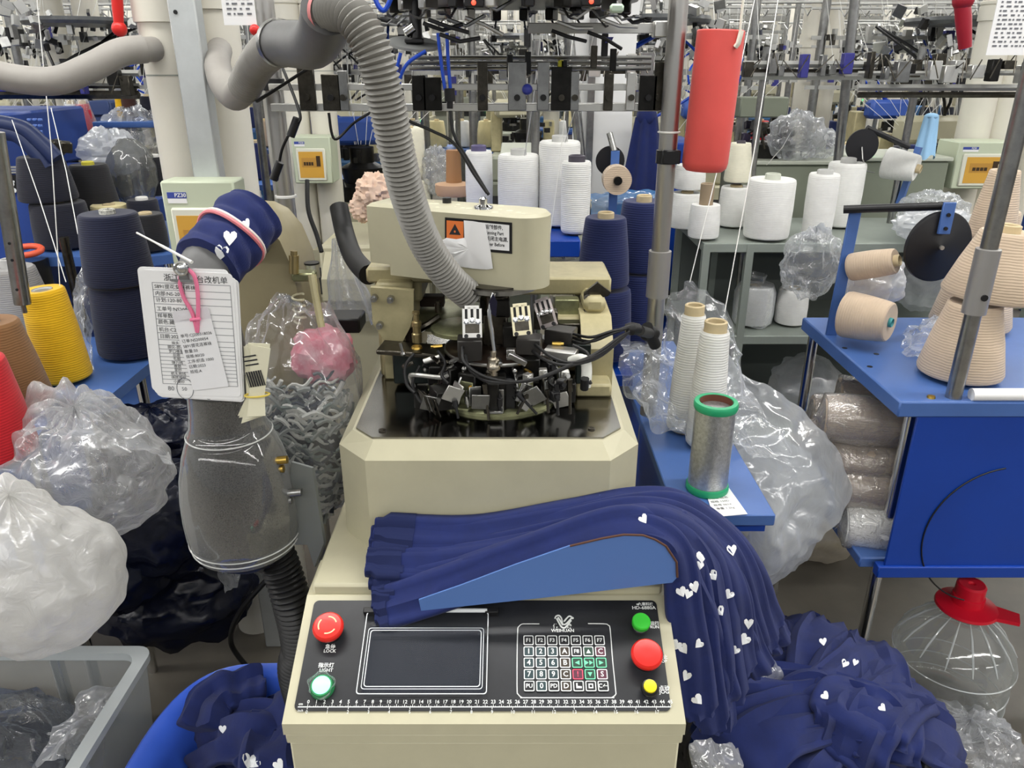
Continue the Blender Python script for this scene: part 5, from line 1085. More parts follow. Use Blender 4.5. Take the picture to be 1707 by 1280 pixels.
# white card with printed job sheet, hanging from a clip
cg = [P(262, 452, .955), P(404, 458, .955), P(402, 662, .945), P(258, 656, .945)]
CF = frame(cg[3], cg[2]-cg[3], cg[0]-cg[3]); W_ = (cg[2]-cg[3]).length; H_ = (cg[0]-cg[3]).length
jc = T('job_card', 'white printed job card hanging from a clip in front of the lint jar', 'paper card', (cg[2]+cg[3])/2)
for k, (dx, dy, a) in enumerate(((0, 0, 0), (.002, -.004, -.012), (-.004, .003, .01), (.003, -.006, -.02))):
    MB().prism(rrect(0, W_, 0, H_, .006), -.0012*k-.0010, -.0012*k, CF @ MX.Translation((dx, dy, 0)) @ MX.Rotation(a, 4, 'Z')).build('card_sheet', PAPER, jc)
m_ = MB(); LG = mat('print_grey', (110, 112, 118), .6)
def tx(s, x, y, size, al='LEFT', b=False, fr=None, z=.0006): text_into(m_, s, size*.8, (fr or CF) @ MX.Translation((x, y, z)), al, bold=b)
tx('浙江', W_*.24, H_*.945, .0125); tx('台改机单', W_*.60, H_*.94, .0125)
for k, (s, y) in enumerate((('S891提花女连裤袜', .875), ('内部:NS-20', .82), ('计划:120-80', .77), ('工单号:NS200C0', .70), ('样单数:1000条', .645), ('颜色:藏蓝', .595), ('机台:C21', .535), ('日期:2023-08', .48))): tx(s, W_*.13, H_*y, .0082)
for k, (s, y) in enumerate((('袜头', .43), ('脚尖-提花', .395), ('罗口橡筋', .36), ('后跟', .33), ('毛圈', .30), ('弹力线', .268), ('橡筋', .238), ('里纱', .208), ('机头用线', .175), ('袜底用纱', .145), ('小腿纱', .11))): tx(s, W_*.30, H_*y, .0062, 'CENTER')
m_.build('card_print', INK, jc); m_ = MB()
def rule(x0, y0, x1, y1, t=.0003): m_.add([(x0, y0-t, .0005), (x1, y0-t, .0005), (x1, y1+t, .0005), (x0, y1+t, .0005)], [(0, 1, 2, 3)], CF)
for y in (.905, .85, .795, .74, .67, .62, .565, .51, .455, .412, .378, .345, .315, .284, .253, .223, .192, .16, .128, .09): rule(W_*.11, H_*y, W_*.97, H_*y)
for x in (.11, .46, .97): m_.add([(W_*x-.0003, H_*.09, .0005), (W_*x+.0003, H_*.09, .0005), (W_*x+.0003, H_*.905, .0005), (W_*x-.0003, H_*.905, .0005)], [(0, 1, 2, 3)], CF)
m_.build('card_ruling', LG, jc)
m_ = MB(); tx('80', W_*.16, H_*.05, .011); m_.tube([CF @ V((W_*.36+cos(R(a))*.011, H_*.055+sin(R(a))*.015, .0006)) for a in range(0, 380, 20)], .0004, 4); tx('50', W_*.32, H_*.05, .009); m_.build('pen_note', LG, jc)
# second small tag on a pink cord
F3 = CF @ MX.Translation((W_*.46, H_*.045, .002)) @ MX.Rotation(.17, 4, 'Z'); w3, h3_ = W_*.42, H_*.56
tg = MB().prism(rrect(0, w3, 0, h3_, .002), 0, .0008, F3 @ MX.Translation((0, 0, 0))).build('small_tag', mat('tag_white', (236, 236, 238), .5), jc)
m_ = MB()
for k, s in enumerate(('单号:CJ200318026', '订单:NS200054', 'S891提花连裤袜', '数量:50', '规格:80/20', '工序:织造 1000', '日期:2023', '班组:A')): tx(s, w3*.06, h3_*(.80-.075*k), .0068, fr=F3, z=.0012)
m_.build('tag_print', INK, tg)
m_ = MB(); m_.prism([(-.011, -.003), (.011, -.003), (.011, .003), (-.011, .003)], .0008, .002, F3 @ MX.Translation((w3*.38, h3_*1.06, 0))); m_.prism(rrect(0, w3, h3_*.98, h3_*1.16, .003), 0, .0006, F3); m_.build('tag_sleeve', mat('clear_sleeve', (238, 236, 240), .15, alpha=.75), tg)
m_ = MB(); kx, ky = W_*.57, H_*.615
m_.tube(spline([CF @ V((W_*.47, H_*1.03, .002)), CF @ V((W_*.43, H_*.92, .004)), CF @ V((W_*.46, H_*.80, .004)), CF @ V((kx-.004, ky+.012, .004)), CF @ V((kx, ky-.014, .003))], 6), .0026, 8); m_.tube(spline([CF @ V((W_*.50, H_*1.04, .004)), CF @ V((W_*.60, H_*.98, .006)), CF @ V((W_*.62, H_*.86, .005)), CF @ V((W_*.61, H_*.72, .005)), CF @ V((kx+.003, ky+.005, .005)), CF @ V((kx, ky-.014, .003))], 6), .0026, 8)
m_.tube([CF @ V((kx-.006, ky+.003, .007)), CF @ V((kx+.007, ky+.005, .007))], .0022, 8); m_.build('pink_cord', mat('pink_cord', (232, 124, 158), .75, bump=('noise', 500, .4)), jc)
ck = T('bulldog_clip', 'silver bulldog clip with a round rivet holding the white job card', 'clip', CF @ V((W_*.5, H_*.93, .002)))
m_ = MB(); m_.prism(rrect(W_*.34, W_*.58, H_*.925, H_*.945, .001), .0015, .006, CF); m_.build('clip_jaw', CHROME, ck)
m_ = MB(); m_.prism([(W_*.43, H_*.945), (W_*.535, H_*.945), (W_*.52, H_*1.0), (W_*.445, H_*1.0)], .002, .007, CF); m_.build('clip_body', STEEL, ck)
m_ = MB(); m_.lathe([(.0095, 0), (.0095, .003), (.0075, .004), (.006, .002), (.003, .0035), (.001, .004)], 20, CF @ V((W_*.47, H_*1.03, .006)), CF.to_3x3()); m_.build('rivet', CHROME, ck)
o = MB().tube(spline([P(228, 388, 1.0), P(270, 410, .98), P(320, 437, .95)], 5), [.0014]*5+[.002]*5+[.0024], 6).build('white_cable_tie', WHITE); tag(o, 'white cable tie sticking out to the left above the job card', 'cable tie')
# bundle of small beige tags with a rubber band
tb = T('tag_bundle', 'bundle of small beige barcode tags in a yellow rubber band beside the job card', 'tags', P(425, 700, .95))
rnd = random.Random(2)
for k in range(9):
    a = P(406+k*1.5, 575+rnd.uniform(-4, 3), .958-.002*k); b = P(446+k*.6, 577+rnd.uniform(-4, 4), .958-.002*k); m0 = P(411+k*.6, 660, .952-.0012*k); m1 = P(438+k*.4, 656, .952-.0012*k); c = P(436+k*.8, 690+rnd.uniform(-3, 6), .952-.002*k); d = P(396+k*2.0, 698+rnd.uniform(-6, 8), .952-.002*k)
    m_ = MB(); vs = [a, b, m1, m0, c, d]; t_ = V((0, .0006, 0)); m_.add(vs+[p+t_ for p in vs], [(0, 3, 2, 1), (3, 5, 4, 2), (6, 7, 8, 9), (9, 8, 10, 11), (0, 1, 7, 6), (1, 2, 8, 7), (2, 4, 10, 8), (4, 5, 11, 10), (5, 3, 9, 11), (3, 0, 6, 9)]); lt = m_.build('paper_tag', mat('manila', (226, 222, 196), .7), tb, sm=0)
m_ = MB(); o4 = frame(m0+V((0, -.0012, 0)), m1-m0, a-m0)
for k in range(14): m_.add([(.004+.0016*k, .012, 0), (.004+.0016*k+.0008*(1+k % 2), .012, 0), (.004+.0016*k+.0008*(1+k % 2), .034, 0), (.004+.0016*k, .034, 0)], [(0, 1, 2, 3)], o4)
for k in range(3): m_.add([(.008, .042+k*.006, 0), (.026, .042+k*.006, 0), (.026, .044+k*.006, 0), (.008, .044+k*.006, 0)], [(0, 1, 2, 3)], o4)
m_.build('barcode', INK, lt)
m_ = MB(); cm_ = (m0+m1)/2; m_.tube([cm_+V((.0165*cos(R(a)), .008*sin(R(a)), .001*cos(R(a)))) for a in range(0, 360, 20)], .0014, 6, closed=True); m_.build('rubber_band', mat('yellow_band', (220, 196, 90), .5), tb)
# beige motor cover and spring mechanism behind
mc = T('motor_cover', 'rounded beige motor cover behind the wrapped elbow', 'machine cover', P(450, 560, 1.28))
sh_ = [(P(u, v, 1.25).x, P(u, v, 1.25).z) for u, v in ((512, 640), (516, 560), (508, 500), (495, 440), (475, 395), (450, 366), (425, 354), (400, 352), (385, 362), (375, 640))]
MB().prism(sh_, 0, .14, FZ(1.36)).build('cover_shell', mat('olive_beige', (160, 150, 118), .45, vary=(7, .2)), mc)
sp_ = T('spring_lever', 'olive lever arm with a coil spring and steel piston, left of the machine', 'lever', P(500, 500, 1.22))
pbox(m_ := MB(), 485, 456, 522, 470, 1.2, .03, .003); m_.build('lever_arm', OLIVE, sp_)
MB().tube([P(520, 458, 1.19), P(525, 490, 1.18), P(536, 545, 1.17)], [.007, .006, .006], 8).build('lever_bar', BEIGE2, sp_)
MB().tube([P(496, 490, 1.2)+V((.0095*cos(k*.7), .0095*sin(k*.7), -.0011*k)) for k in range(44)], .0018, 6).build('coil_spring', mat('cream_spring', (212, 206, 176), .4, .3), sp_)
m_ = MB(); m_.cyl(P(490, 455, 1.2), P(490, 425, 1.2), .008, n=12); m_.cyl(P(490, 430, 1.2), P(490, 418, 1.2), .0055, n=10); m_.build('clevis', mat('worn_brass'), sp_)
m_ = MB(); p = P(522, 462, 1.24); m_.lathe([(.012, 0), (.012, .022), (.010, .024)], 18, p); m_.build('piston', ALU, sp_)
m_ = MB(); m_.lathe([(.0125, .0225), (.0125, .025)], 18, p); m_.build('piston_ring', BLACK, sp_)
m_ = MB(); pbox(m_, 541, 532, 600, 556, 1.3, .06, .003); tag(m_.build('black_motor_box', BLACK), 'black box beside the left column of the machine, behind the scrap bag', 'box')
# side bracket with brass fittings and the black corrugated hose from the jar
bq = T('side_bracket', 'grey sheet bracket with brass fittings between the lint jar and the machine', 'bracket', P(500, 900, 1.0))
m_ = MB(); pxs = ((482, 830), (487, 900), (493, 908), (512, 908), (524, 945), (540, 905), (520, 780), (485, 770)); a = [P(u, v, 1.0) for u, v in pxs]; k = len(a); m_.add(a+[q+V((.003, .003, 0)) for q in a], [list(range(k))[::-1], list(range(k, 2*k))]+[(i, (i+1) % k, k+(i+1) % k, k+i) for i in range(k)]); m_.build('bracket_sheet', mat('sheet_grey', (120, 124, 122), .4, .4), bq, sm=20)
for u, v, m2 in ((470, 768, BRASS), (464, 783, BRASS), (494, 822, STEEL), (478, 835, STEEL)):
    m_ = MB(); p = P(u, v, .985); m_.cyl(p+V((-.012, 0, 0)), p+V((.008, 0, .002)), .0058, n=12); m_.cyl(p+V((-.02, 0, -.002)), p+V((-.012, 0, 0)), .003, n=8); m_.build('brass_fitting' if m2 is BRASS else 'steel_fitting', m2, bq)
t = T('black_corrugated_hose', 'black corrugated hose running down from the lint jar to the floor', 'hose', (-.36, 1.0, .3))
corr(MB(), [(-.40, 1.0, .75), P(452, 915, 1.02), P(470, 950, 1.02), P(488, 1010, 1.01), P(500, 1075, 1.02), P(500, 1150, 1.04), V((-.33, 1.1, .03))], .031, .0088, 22, .14).build('corrugated_tube', mat('hose_black', (26, 26, 27), .4), t)
o = bent('black_cable', [P(455, 955, 1.35), P(400, 1020, 1.35), P(385, 1070, 1.4), P(410, 1110, 1.4)], .006, RUBBER, None, 8); tag(o, 'black cable lying on the floor behind the blue basin', 'cable')
# --- scrap bag left of the machine
sb = blob(P(507, 690, 1.20), (.108, .10, .20), .14, 2.4, 81, fold=.04)
tag(sb.build('plastic_bag', film('scrap_film', (225, 226, 232), dens=.09, scale=20, rough=.08, folds=.8, edge=.25)), 'clear bag full of grey yarn scraps hanging left of the machine', 'plastic bag')
rnd = random.Random(17); yc = [mat('scrap_%d' % i, c_, .85) for i, c_ in enumerate(((206, 206, 200), (150, 154, 150), (96, 102, 104), (60, 66, 76), (120, 130, 126)))]
lumps = MB(); lumps.sph(P(510, 760, 1.22), .068, 14, (1, .9, 1.75)); o = lumps.build('yarn_scraps', mat('scrap_core', (70, 74, 80), .9, vary=(60, .6), bump=('noise', 120, 1))); tag(o, 'grey yarn scraps packed in the clear bag', 'yarn scraps', kind='stuff')
mm = MB()
for k in range(280):
    a = rnd.uniform(-2.9, .1); z = rnd.uniform(-.17, .10); zz = z/.17; r = .080*sqrt(max(.15, 1-zz*zz)); c = P(508, 705, 1.20)+V((cos(a)*r, sin(a)*r*.85, z)); L_ = rnd.uniform(.015, .035); th_ = rnd.uniform(-.9, .9)
    tg_ = V((-sin(a), cos(a)*.85, th_)).normalized(); mm.k = rnd.choice((0, 0, 1, 1, 2, 3, 4)); mm.tube(spline([c-tg_*L_, c-tg_*L_*.3+V((0, -.004, .008)), c+tg_*L_*.4+V((0, -.002, -.006)), c+tg_*L_], 3), rnd.uniform(.0018, .0042), 5)
o = mm.build('yarn_scraps', yc); tag(o, 'loops of grey and white yarn ends inside the clear scrap bag', 'yarn scraps', kind='stuff')
o = blob(P(540, 592, 1.21), (.052, .045, .05), .2, 3, 84, 20, 28).build('pink_cloth_scrap', mat('pink_cloth', (222, 120, 140), .85, vary=(30, .5, (238, 226, 228)))); tag(o, 'pink and white cloth scrap at the top of the clear scrap bag', 'cloth')
# --- big milky bags and dark bags
BM = film('bag_milky', (236, 235, 232), dens=.62, scale=30, rough=.2, folds=.9, gloss=.55)
o = blob(P(55, 965, 1.02), (.142, .12, .122), .10, 1.9, 92, 64, 96, fold=.05, pinch=V((-.45, .1, .88)).normalized()).build('plastic_bag', BM); tag(o, 'biggest white plastic bag at the left edge, bulging over the clear bin', 'plastic bag')
o = blob(P(150, 790, 1.27), (.145, .12, .12), .18, 2.2, 93, 56, 80, fold=.12, pinch=V((-.42, .25, .87)).normalized()).build('plastic_bag', film('bag_clear_milky', (226, 227, 228), dens=.27, scale=32, rough=.16, folds=1.0, gloss=.8)); tag(o, 'half clear grey plastic bag above the biggest white bag, under the blue stand corner', 'plastic bag')
o = sheet('f', [[P(75, 690, 1.36), P(130, 672, 1.40), P(200, 690, 1.4)], [P(90, 720, 1.30), P(150, 700, 1.34), P(240, 725, 1.35)], [P(130, 760, 1.25), P(200, 740, 1.28), P(300, 760, 1.22)]], FILM, 40, 40, .018, 14, 95).build('plastic_film', FILM); tag(o, 'clear film spread from the blue stand corner over the half clear bag', 'plastic film')
for c, r, sd, lb in ((P(270, 860, 1.45), (.14, .13, .13), 101, 'dark bag of navy pieces under the half clear bag, left of the lint jar'), (P(260, 730, 1.62), (.14, .12, .08), 103, 'dark film bag below the right corner of the left blue stand'), (P(290, 985, 1.55), (.19, .15, .12), 105, 'black bag on the floor behind the clear bin'), (P(195, 930, 1.42), (.13, .12, .12), 107, 'dark navy bag between the two white bags')):
    o = blob(c, r, .16, 2.6, sd, fold=.05).build('plastic_bag', film('navy_bag', (22, 28, 52), dens=.9, scale=26, rough=.22, folds=.8, gloss=.4)); tag(o, lb, 'plastic bag')
o = sheet('f', [[P(375, 915, 1.5), P(400, 925, 1.48)], [P(365, 960, 1.46), P(402, 950, 1.45)], [P(372, 990, 1.45), P(398, 980, 1.44)]], FILM, 20, 20, .012, 20, 97).build('plastic_film', FILMG); tag(o, 'scrap of clear film on the floor behind the black hose', 'plastic film')
o = MB().bx(G(430, 940, .06).x-.05, G(430, 940, .06).x+.06, 1.98, 2.15, 0, .13, .01).build('red_tray', RED); tag(o, 'red tray on the floor mostly hidden behind the black corrugated hose', 'tray')
# --- clear grey bin
bn = T('storage_bin', 'translucent grey storage bin with dark plastic inside in the lower left corner', 'storage bin', (-.95, .95, .0))
BINM = mat('bin_plastic', (196, 203, 206), .3, alpha=.34, spec=.6)
def rim(x0, x1, y0, y1, z, r=.03): return [(x, y, z) for x, y in rrect(x0, x1, y0, y1, r, 5)]
lv = [rim(-1.26, -.73, .62, 1.165, .03), rim(-1.29, -.705, .60, 1.19, .385), rim(-1.285, -.71, .605, 1.185, .385), rim(-1.255, -.735, .625, 1.16, .035)]; n = len(lv[0]); m_ = MB()
m_.add(sum(lv[:2], []), [list(range(n))[::-1]]+[(i, (i+1) % n, n+(i+1) % n, n+i) for i in range(n)]); m_.build('bin_wall', BINM, bn)
lr = [rim(-1.295, -.70, .595, 1.195, .385), rim(-1.295, -.70, .595, 1.195, .40), rim(-1.27, -.722, .62, 1.172, .402), rim(-1.27, -.722, .62, 1.172, .385)]
m_ = MB(); m_.add(sum(lr, []), [(k*n+i, k*n+(i+1) % n, ((k+1) % 4)*n+(i+1) % n, ((k+1) % 4)*n+i) for k in range(4) for i in range(n)]); m_.build('bin_rim', mat('bin_rim', (200, 206, 208), .3, alpha=.75), bn)
m_ = MB()
for y in (.70, .95): m_.bx(-.735, -.72, y, y+.012, .05, .385)
m_.build('bin_rib', BINM, bn)
o = blob((-.99, .90, .29), (.245, .255, .135), .14, 3.4, 111, 44, 60, fold=.06).build('plastic_bag', FILMD); tag(o, 'crumpled dark clear film heaped inside the translucent bin', 'plastic film')
o = blob((-.99, .90, .26), (.22, .23, .12), .2, 3.0, 113, 30, 40).build('black_yarn_waste', mat('black_waste', (24, 26, 32), .8, bump=('noise', 80, 1))); tag(o, 'black yarn waste under the clear film in the translucent bin', 'yarn waste', kind='stuff')
o = sheet('f', [[G(140, 1150, .37), G(180, 1140, .38), G(215, 1125, .38)], [G(90, 1220, .37), G(130, 1200, .40), G(175, 1185, .38)], [G(60, 1280, .36), G(100, 1270, .38), G(140, 1260, .36)]], FILM, 40, 40, .02, 18, 115).build('plastic_film', FILMG); tag(o, 'shiny film strip lying on top of the waste in the translucent bin', 'plastic film')
# --- blue basin with tights
bs = T('blue_basin', 'bright blue plastic basin full of navy tights, left of the console', 'basin', (-.475, .90, 0))
BBL = mat('basin_blue', (66, 108, 228), .3)
def se(rx, ry, z, n=56, p=.62): return [(-.475+rx*(abs(cos(2*pi*k/n))**p)*(1 if cos(2*pi*k/n) > 0 else -1), .90+ry*(abs(sin(2*pi*k/n))**p)*(1 if sin(2*pi*k/n) > 0 else -1), z) for k in range(n)]
lv = [se(.12, .22, .02), se(.165, .285, .30), se(.188, .318, .325), se(.192, .322, .333), se(.186, .316, .338), se(.165, .292, .325), se(.152, .275, .29), se(.108, .205, .035)]; n = 56; m_ = MB()
m_.add(sum(lv, []), [list(range(n))[::-1]]+[(k*n+i, k*n+(i+1) % n, (k+1)*n+(i+1) % n, (k+1)*n+i) for k in range(7) for i in range(n)]+[list(range(7*n, 8*n))]); m_.build('basin_shell', BBL, bs)
rnd = random.Random(31); bt_ = []
for k in range(14):
    cx, cy = -.475+rnd.uniform(-.08, .08), .88+rnd.uniform(-.20, .22); a = rnd.uniform(0, 6.3); d = V((cos(a)*.07, sin(a)*.1, 0)); z = .19+.010*k
    pts = [V((cx, cy, z-.06))-d*1.9, V((cx, cy, z+.0))-d*1.3, V((cx, cy, z+.035))-d*.5+V((rnd.uniform(-.02, .02), 0, 0)), V((cx, cy, z+.02))+d*.4, V((cx, cy, z+.03))+d*1.0, V((cx, cy, z-.06))+d*1.8]
    for q in pts: q.x = min(-.335, max(-.615, q.x)); q.y = min(1.12, q.y)
    bt_.append(stocking('navy tights with white hearts crumpled in the blue basin', pts, .13, .026, 'tights in the blue basin', 0, 300+k, (0, -.2, 1), .012, 3, False))
bt_.append(stocking('navy tights leg lying over the back rim of the blue basin', [G(440, 1135, .345), G(400, 1145, .35), G(355, 1165, .35), G(335, 1215, .33)], .085, .03, 'tights over the basin rim', 0, 331, (0, -.2, 1), .01, 2, False))
hearts_on(bt_, [(409, 1234, 1.0), (415, 1268, 1.3), (453, 1240, 1.2), (463, 1145, .8), (424, 1272, 1), (372, 1215, .7), (465, 1275, 1)], 11)
# ================================================================= left: blue stands with coloured cones
def stand(label, poly, z, legs, cat='yarn stand', th=.026, m=BLUE, low=True):
    cx = sum(p[0] for p in poly)/len(poly); cy = sum(p[1] for p in poly)/len(poly)
    t = T('yarn_stand', label, cat, (cx, cy, 0)); MB().prism(poly, z-th, z).build('stand_top', m, t, sm=20)
    for x, y in legs: MB().cyl((x, y, 0), (x, y, z-th), .013, n=12).build('leg', CHROME, t)
    if not low: return t
    lo = [(cx+(x-cx)*.98, cy+(y-cy)*.98) for x, y in poly]; MB().prism(lo, z*.42-th, z*.42).build('lower_shelf', m, t, sm=20)
    return t
stand('blue yarn stand under the pair of stacked navy cones at the left', [(-1.75, 1.66), (-.972, 1.535), (-.883, 1.508), (-.885, 1.93), (-1.72, 1.99)], .78, [(-.93, 1.56), (-.95, 1.82), (-1.65, 1.7), (-1.65, 1.92)])
stand('blue yarn stand in front at the left edge, under the red cone', [(-1.55, .97), (-.868, 1.115), (-.95, 1.44), (-1.60, 1.30)], .78, [(-.92, 1.22), (-.97, 1.39), (-1.5, 1.22), (-1.5, 1.28)], low=False)
cone('bright red cone at the left edge, nearest of the cones on the left stands', (-.968, 1.262, .781), .085, .068, .185, Y_RED)
cone('brown cone between the red and yellow cones, with a grey tube', (-1.048, 1.47, .781), .083, .055, .19, Y_BROWN, cm=mat('grey_tube'), core=.02, up=.02)
yb = (-1.022, 1.64, .781)
cone('slim yellow cone leaning left between the brown and navy cones', yb, .055, .046, .21, Y_YEL, cm=mat('grey_tube'), core=.021, up=-.002, M=lean(yb, 0, -.05))
n1 = (-.952, 1.82, .781)
cone('navy cone at the bottom of the pair left of the white job card', n1, .080, .072, .172, Y_DNAVY, up=0)
cone('navy cone with a chequered tube, on top of the pair left of the job card', (-.948, 1.818, .781+.178), .079, .066, .166, Y_DNAVY, cm=mat('chequer_tube', (225, 224, 214), .6, vary=(130, .9)), up=.008)
gcp = P(40, 545, 1.92); cone('pale grey cone behind the yellow cone at the left', (gcp.x, 1.92, .781), .09, .06, .19, Y_GREY, cm=mat('grey_tube'), up=.02)
po3 = T('slotted_steel_tube', 'steel tube with adjusting holes leaning at the left edge behind the brown cone', 'pole', P(38, 505, 1.56))
m_ = MB(); a_, b_ = P(38, 506, 1.56), P(-8, 220, 1.56); m_.cyl(a_, b_, .0165, n=18); m_.build('tube', STEEL, po3)
for f in (.28, .38, .1): p = a_.lerp(b_, f); MB().cyl(p+V((.003, -.0160, 0)), p+V((.003, -.0175, 0)), .003, n=8).build('adjusting_hole', BLACK, po3)
MB().cyl(a_+V((0, 0, .002)), a_+V((0, 0, -.02)), .005, n=8).build('end_bolt', STEEL, po3)
o = sheet('f', [[P(138, 440, 1.82), P(122, 520, 1.80), P(150, 600, 1.76)], [P(150, 470, 1.80), P(140, 540, 1.77), P(160, 640, 1.7)], [P(160, 520, 1.8), P(152, 580, 1.78), P(168, 655, 1.62)]], FILM, 30, 40, .014, 18, 121).build('plastic_film', FILM); tag(o, 'clear film hanging between the yellow cone and the stacked navy cones', 'plastic film')
# back left stand
stand('blue yarn stand further back at the left, under the black and cream cones', [(-1.405, 2.12), (-1.02, 2.12), (-.9, 2.2), (-.86, 2.62), (-1.405, 2.7)], .955, [(-1.0, 2.2), (-.95, 2.58), (-1.36, 2.2), (-1.36, 2.6)])
def cz(u, v, Y, z): return (P(u, v, Y).x, Y, z)
c1 = cz(108, 395, 2.25, .956); cone('black cone at the bottom of the back pair, above the stacked navy cones', c1, .080, .074, .125, Y_DARK, up=0)
cone('black cone on top of the back pair at the left, with a white tube', (c1[0]-.02, 2.25, .956+.13), .078, .06, .122, Y_DARK, cm=WHITE, up=.006)
cone('black cone half hidden behind the back black pair, with a yellow tube', cz(160, 340, 2.42, .956), .075, .055, .21, Y_BLACK, cm=mat('yellow_tube', (206, 196, 70), .5), up=.008)
cone('cream cone on the back left stand, right of the black cones', cz(185, 362, 2.36, .956), .056, .052, .10, Y_CREAM, up=.0)
cone('black cone on the back left stand, beside the cream one', cz(243, 370, 2.36, .956), .046, .044, .115, Y_DARK, cm=WHITE, up=.006)
cone('black cone beside the large breaker box, front of the back left stand', cz(250, 400, 2.2, .956), .05, .046, .10, Y_BLACK, up=.004)
cone('black cone behind the back left stand, beside the thick cream pipe', cz(262, 300, 2.6, 1.05), .045, .042, .12, Y_BLACK, cm=WHITE, up=.006)
o = blob(P(222, 290, 2.55), (.075, .07, .11), .1, 2.5, 131).build('plastic_bag', film('smoke_film', (120, 122, 120), dens=.5, scale=14, rough=.14)); tag(o, 'smoky bag standing behind the cream cone', 'plastic bag')
o = blob(P(185, 255, 2.7), (.10, .08, .075), .22, 3, 133, fold=.1).build('plastic_bag', FILMW); tag(o, 'opened white bag behind the black cones at the left', 'plastic bag')
o = blob(P(225, 230, 3.0), (.12, .1, .11), .15, 3, 135, fold=.1).build('plastic_bag', FILMG); tag(o, 'grey bag hanging under the small blue shelf at the left', 'plastic bag')
pS = P(230, 200, 3.0); o = MB().bx(pS.x-.12, pS.x+.12, 2.9, 3.2, pS.z-.02, pS.z, .002).build('wall_shelf', BLUE); tag(o, 'small blue shelf left of the cream pipe with brown spools', 'shelf')
for k, (u, m_, lb) in enumerate(((205, Y_YEL, 'small yellow spool on the small blue shelf at the left'), (219, yarnm('dark_brown', (64, 34, 26)), 'dark brown spool on the small blue shelf at the left'), (250, Y_DARK, 'dark navy spool on the small blue shelf at the left'))): cone(lb, (P(u, 195, 3.02).x, 3.02, pS.z+.001), .026 if k else .018, .025 if k else .017, .075, m_, core=.01, up=.006, n=16)
for u, m_, lb in ((128, Y_WHITE, 'white cone in film behind the back black cones'), (147, yarnm('pink_red', (204, 40, 66)), 'red cone in film behind the back black cones')):
    p = P(u, 222, 3.1); cone(lb, (p.x, 3.1, p.z), .032, .024, .10, m_, core=.014, up=.012, n=16, wrap=FILM)
# blue electric cabinet at the left edge
ec = T('blue_machine_cabinet', 'blue machine cabinet with louvres and a black name plate at the left edge', 'machine cabinet', (-1.62, 2.4, 0))
MB().bx(-2.2, -1.42, 2.30, 2.75, 0, P(30, 300, 2.3).z, .01).build('cabinet_body', mat('cabinet_blue', (44, 74, 150), .4, vary=(6, .15)), ec)
MB().bx(-2.2, -1.52, 2.36, 2.9, P(30, 300, 2.3).z, P(40, 190, 2.4).z, .008).build('upper_cover', mat('cabinet_blue'), ec)
for k in range(3):
    for j in range(3): p = P(47+j*9, 200+k*10, 2.35); MB().bx(p.x-.006, p.x+.006, 2.352, 2.362, p.z-.004, p.z+.004, .002).build('louvre', mat('louvre_blue', (80, 110, 180), .4), ec)
a_, b_ = P(4, 292, 2.29), P(32, 320, 2.29); pl2 = MB().bx(a_.x, b_.x, 2.293, 2.30, b_.z, a_.z).build('name_plate', BLACK, ec)
m_ = MB(); text_into(m_, 'g', .05, MX.Translation(((a_.x+b_.x)/2, 2.2915, (a_.z+b_.z)/2)) @ MX.Rotation(pi/2, 4, 'X'), bold=True); m_.build('plate_print', WINK, pl2)
for k in range(3): p = P(16, 279+k*4.5, 2.29); MB().bx(p.x-.03, p.x+.03, 2.294, 2.3, p.z-.0025, p.z+.0025).build('silver_stripe', ALU, ec)
for k, pts in enumerate((((0, 205), (40, 215), (70, 240), (95, 265)), ((0, 220), (30, 226), (62, 255), (80, 280)))): bent('cable_duct', [P(u, v, 2.22) for u, v in pts], .022, mat('dark_blue_duct', (30, 44, 84), .4), ec, 12)
for k in range(14): p = P(rnd.uniform(48, 110), rnd.uniform(235, 300), 2.26+rnd.uniform(0, .1)); MB().box(p, (.03, .03, .03), .003, Euler((k, k*.7, 0))).build('dark_linkage', rnd.choice((DARK, BLACK, STEELD)), ec)
p = P(40, 432, 2.1); o = MB().lathe([(.055, -.25), (.06, 0), (.055, .0), (.05, -.22)], 24, p).build('black_bin', BLACK); tag(o, 'black bin with an orange ring on it behind the grey cone', 'bin')
o = MB().tube([P(43, 418, 2.08)+V((.04*cos(R(a)), .032*sin(R(a)), .006*sin(R(a)))) for a in range(0, 360, 15)], .0085, 10, closed=True).build('orange_ring', mat('orange_plastic', (226, 96, 66), .4)); tag(o, 'orange ring lying on the black bin', 'ring')
p = P(112, 400, 2.0); o = MB().cyl(P(106, 395, 2.0), V((P(106, 395, 2.0).x, 2.0, 0)), .012, n=12).build('steel_tube', STEELD); tag(o, 'short dark steel tube left of the stacked navy cones', 'tube')
# ================================================================= middle distance behind the machine
ms = T('blue_shelf', 'blue shelf behind the drive housing carrying tall white cones', 'shelf', (.12, 2.15, 0)); zS = P(930, 388, 2.1).z
MB().bx(-.35, P(967, 395, 2.02).x, 2.0, 2.45, zS-.045, zS, .003).build('shelf_top', DBLUE, ms)
for x in (-.3, .14): MB().cyl((x, 2.1, 0), (x, 2.1, zS-.04), .013, n=10).build('leg', CHROME, ms)
for u, w_, h_, Y, lb, cm in ((958, .038, .185, 2.08, 'slim white cone at the right end behind the drive housing', mat('dark_tube')), (930, .056, .225, 2.2, 'tall white cone left of the slim one behind the drive housing', mat('grey_tube')), (864, .056, .19, 2.2, 'wide white cone right behind the drive housing', mat('grey_tube')), (800, .038, .19, 2.3, 'white cone with a violet tube behind the chrome knob', mat('violet_tube', (90, 84, 120), .5))):
    cone(lb, (P(u, 380, Y).x, Y, zS+.001), w_, w_*1.02, h_, Y_WHITE, cm, core=.022, up=.014)
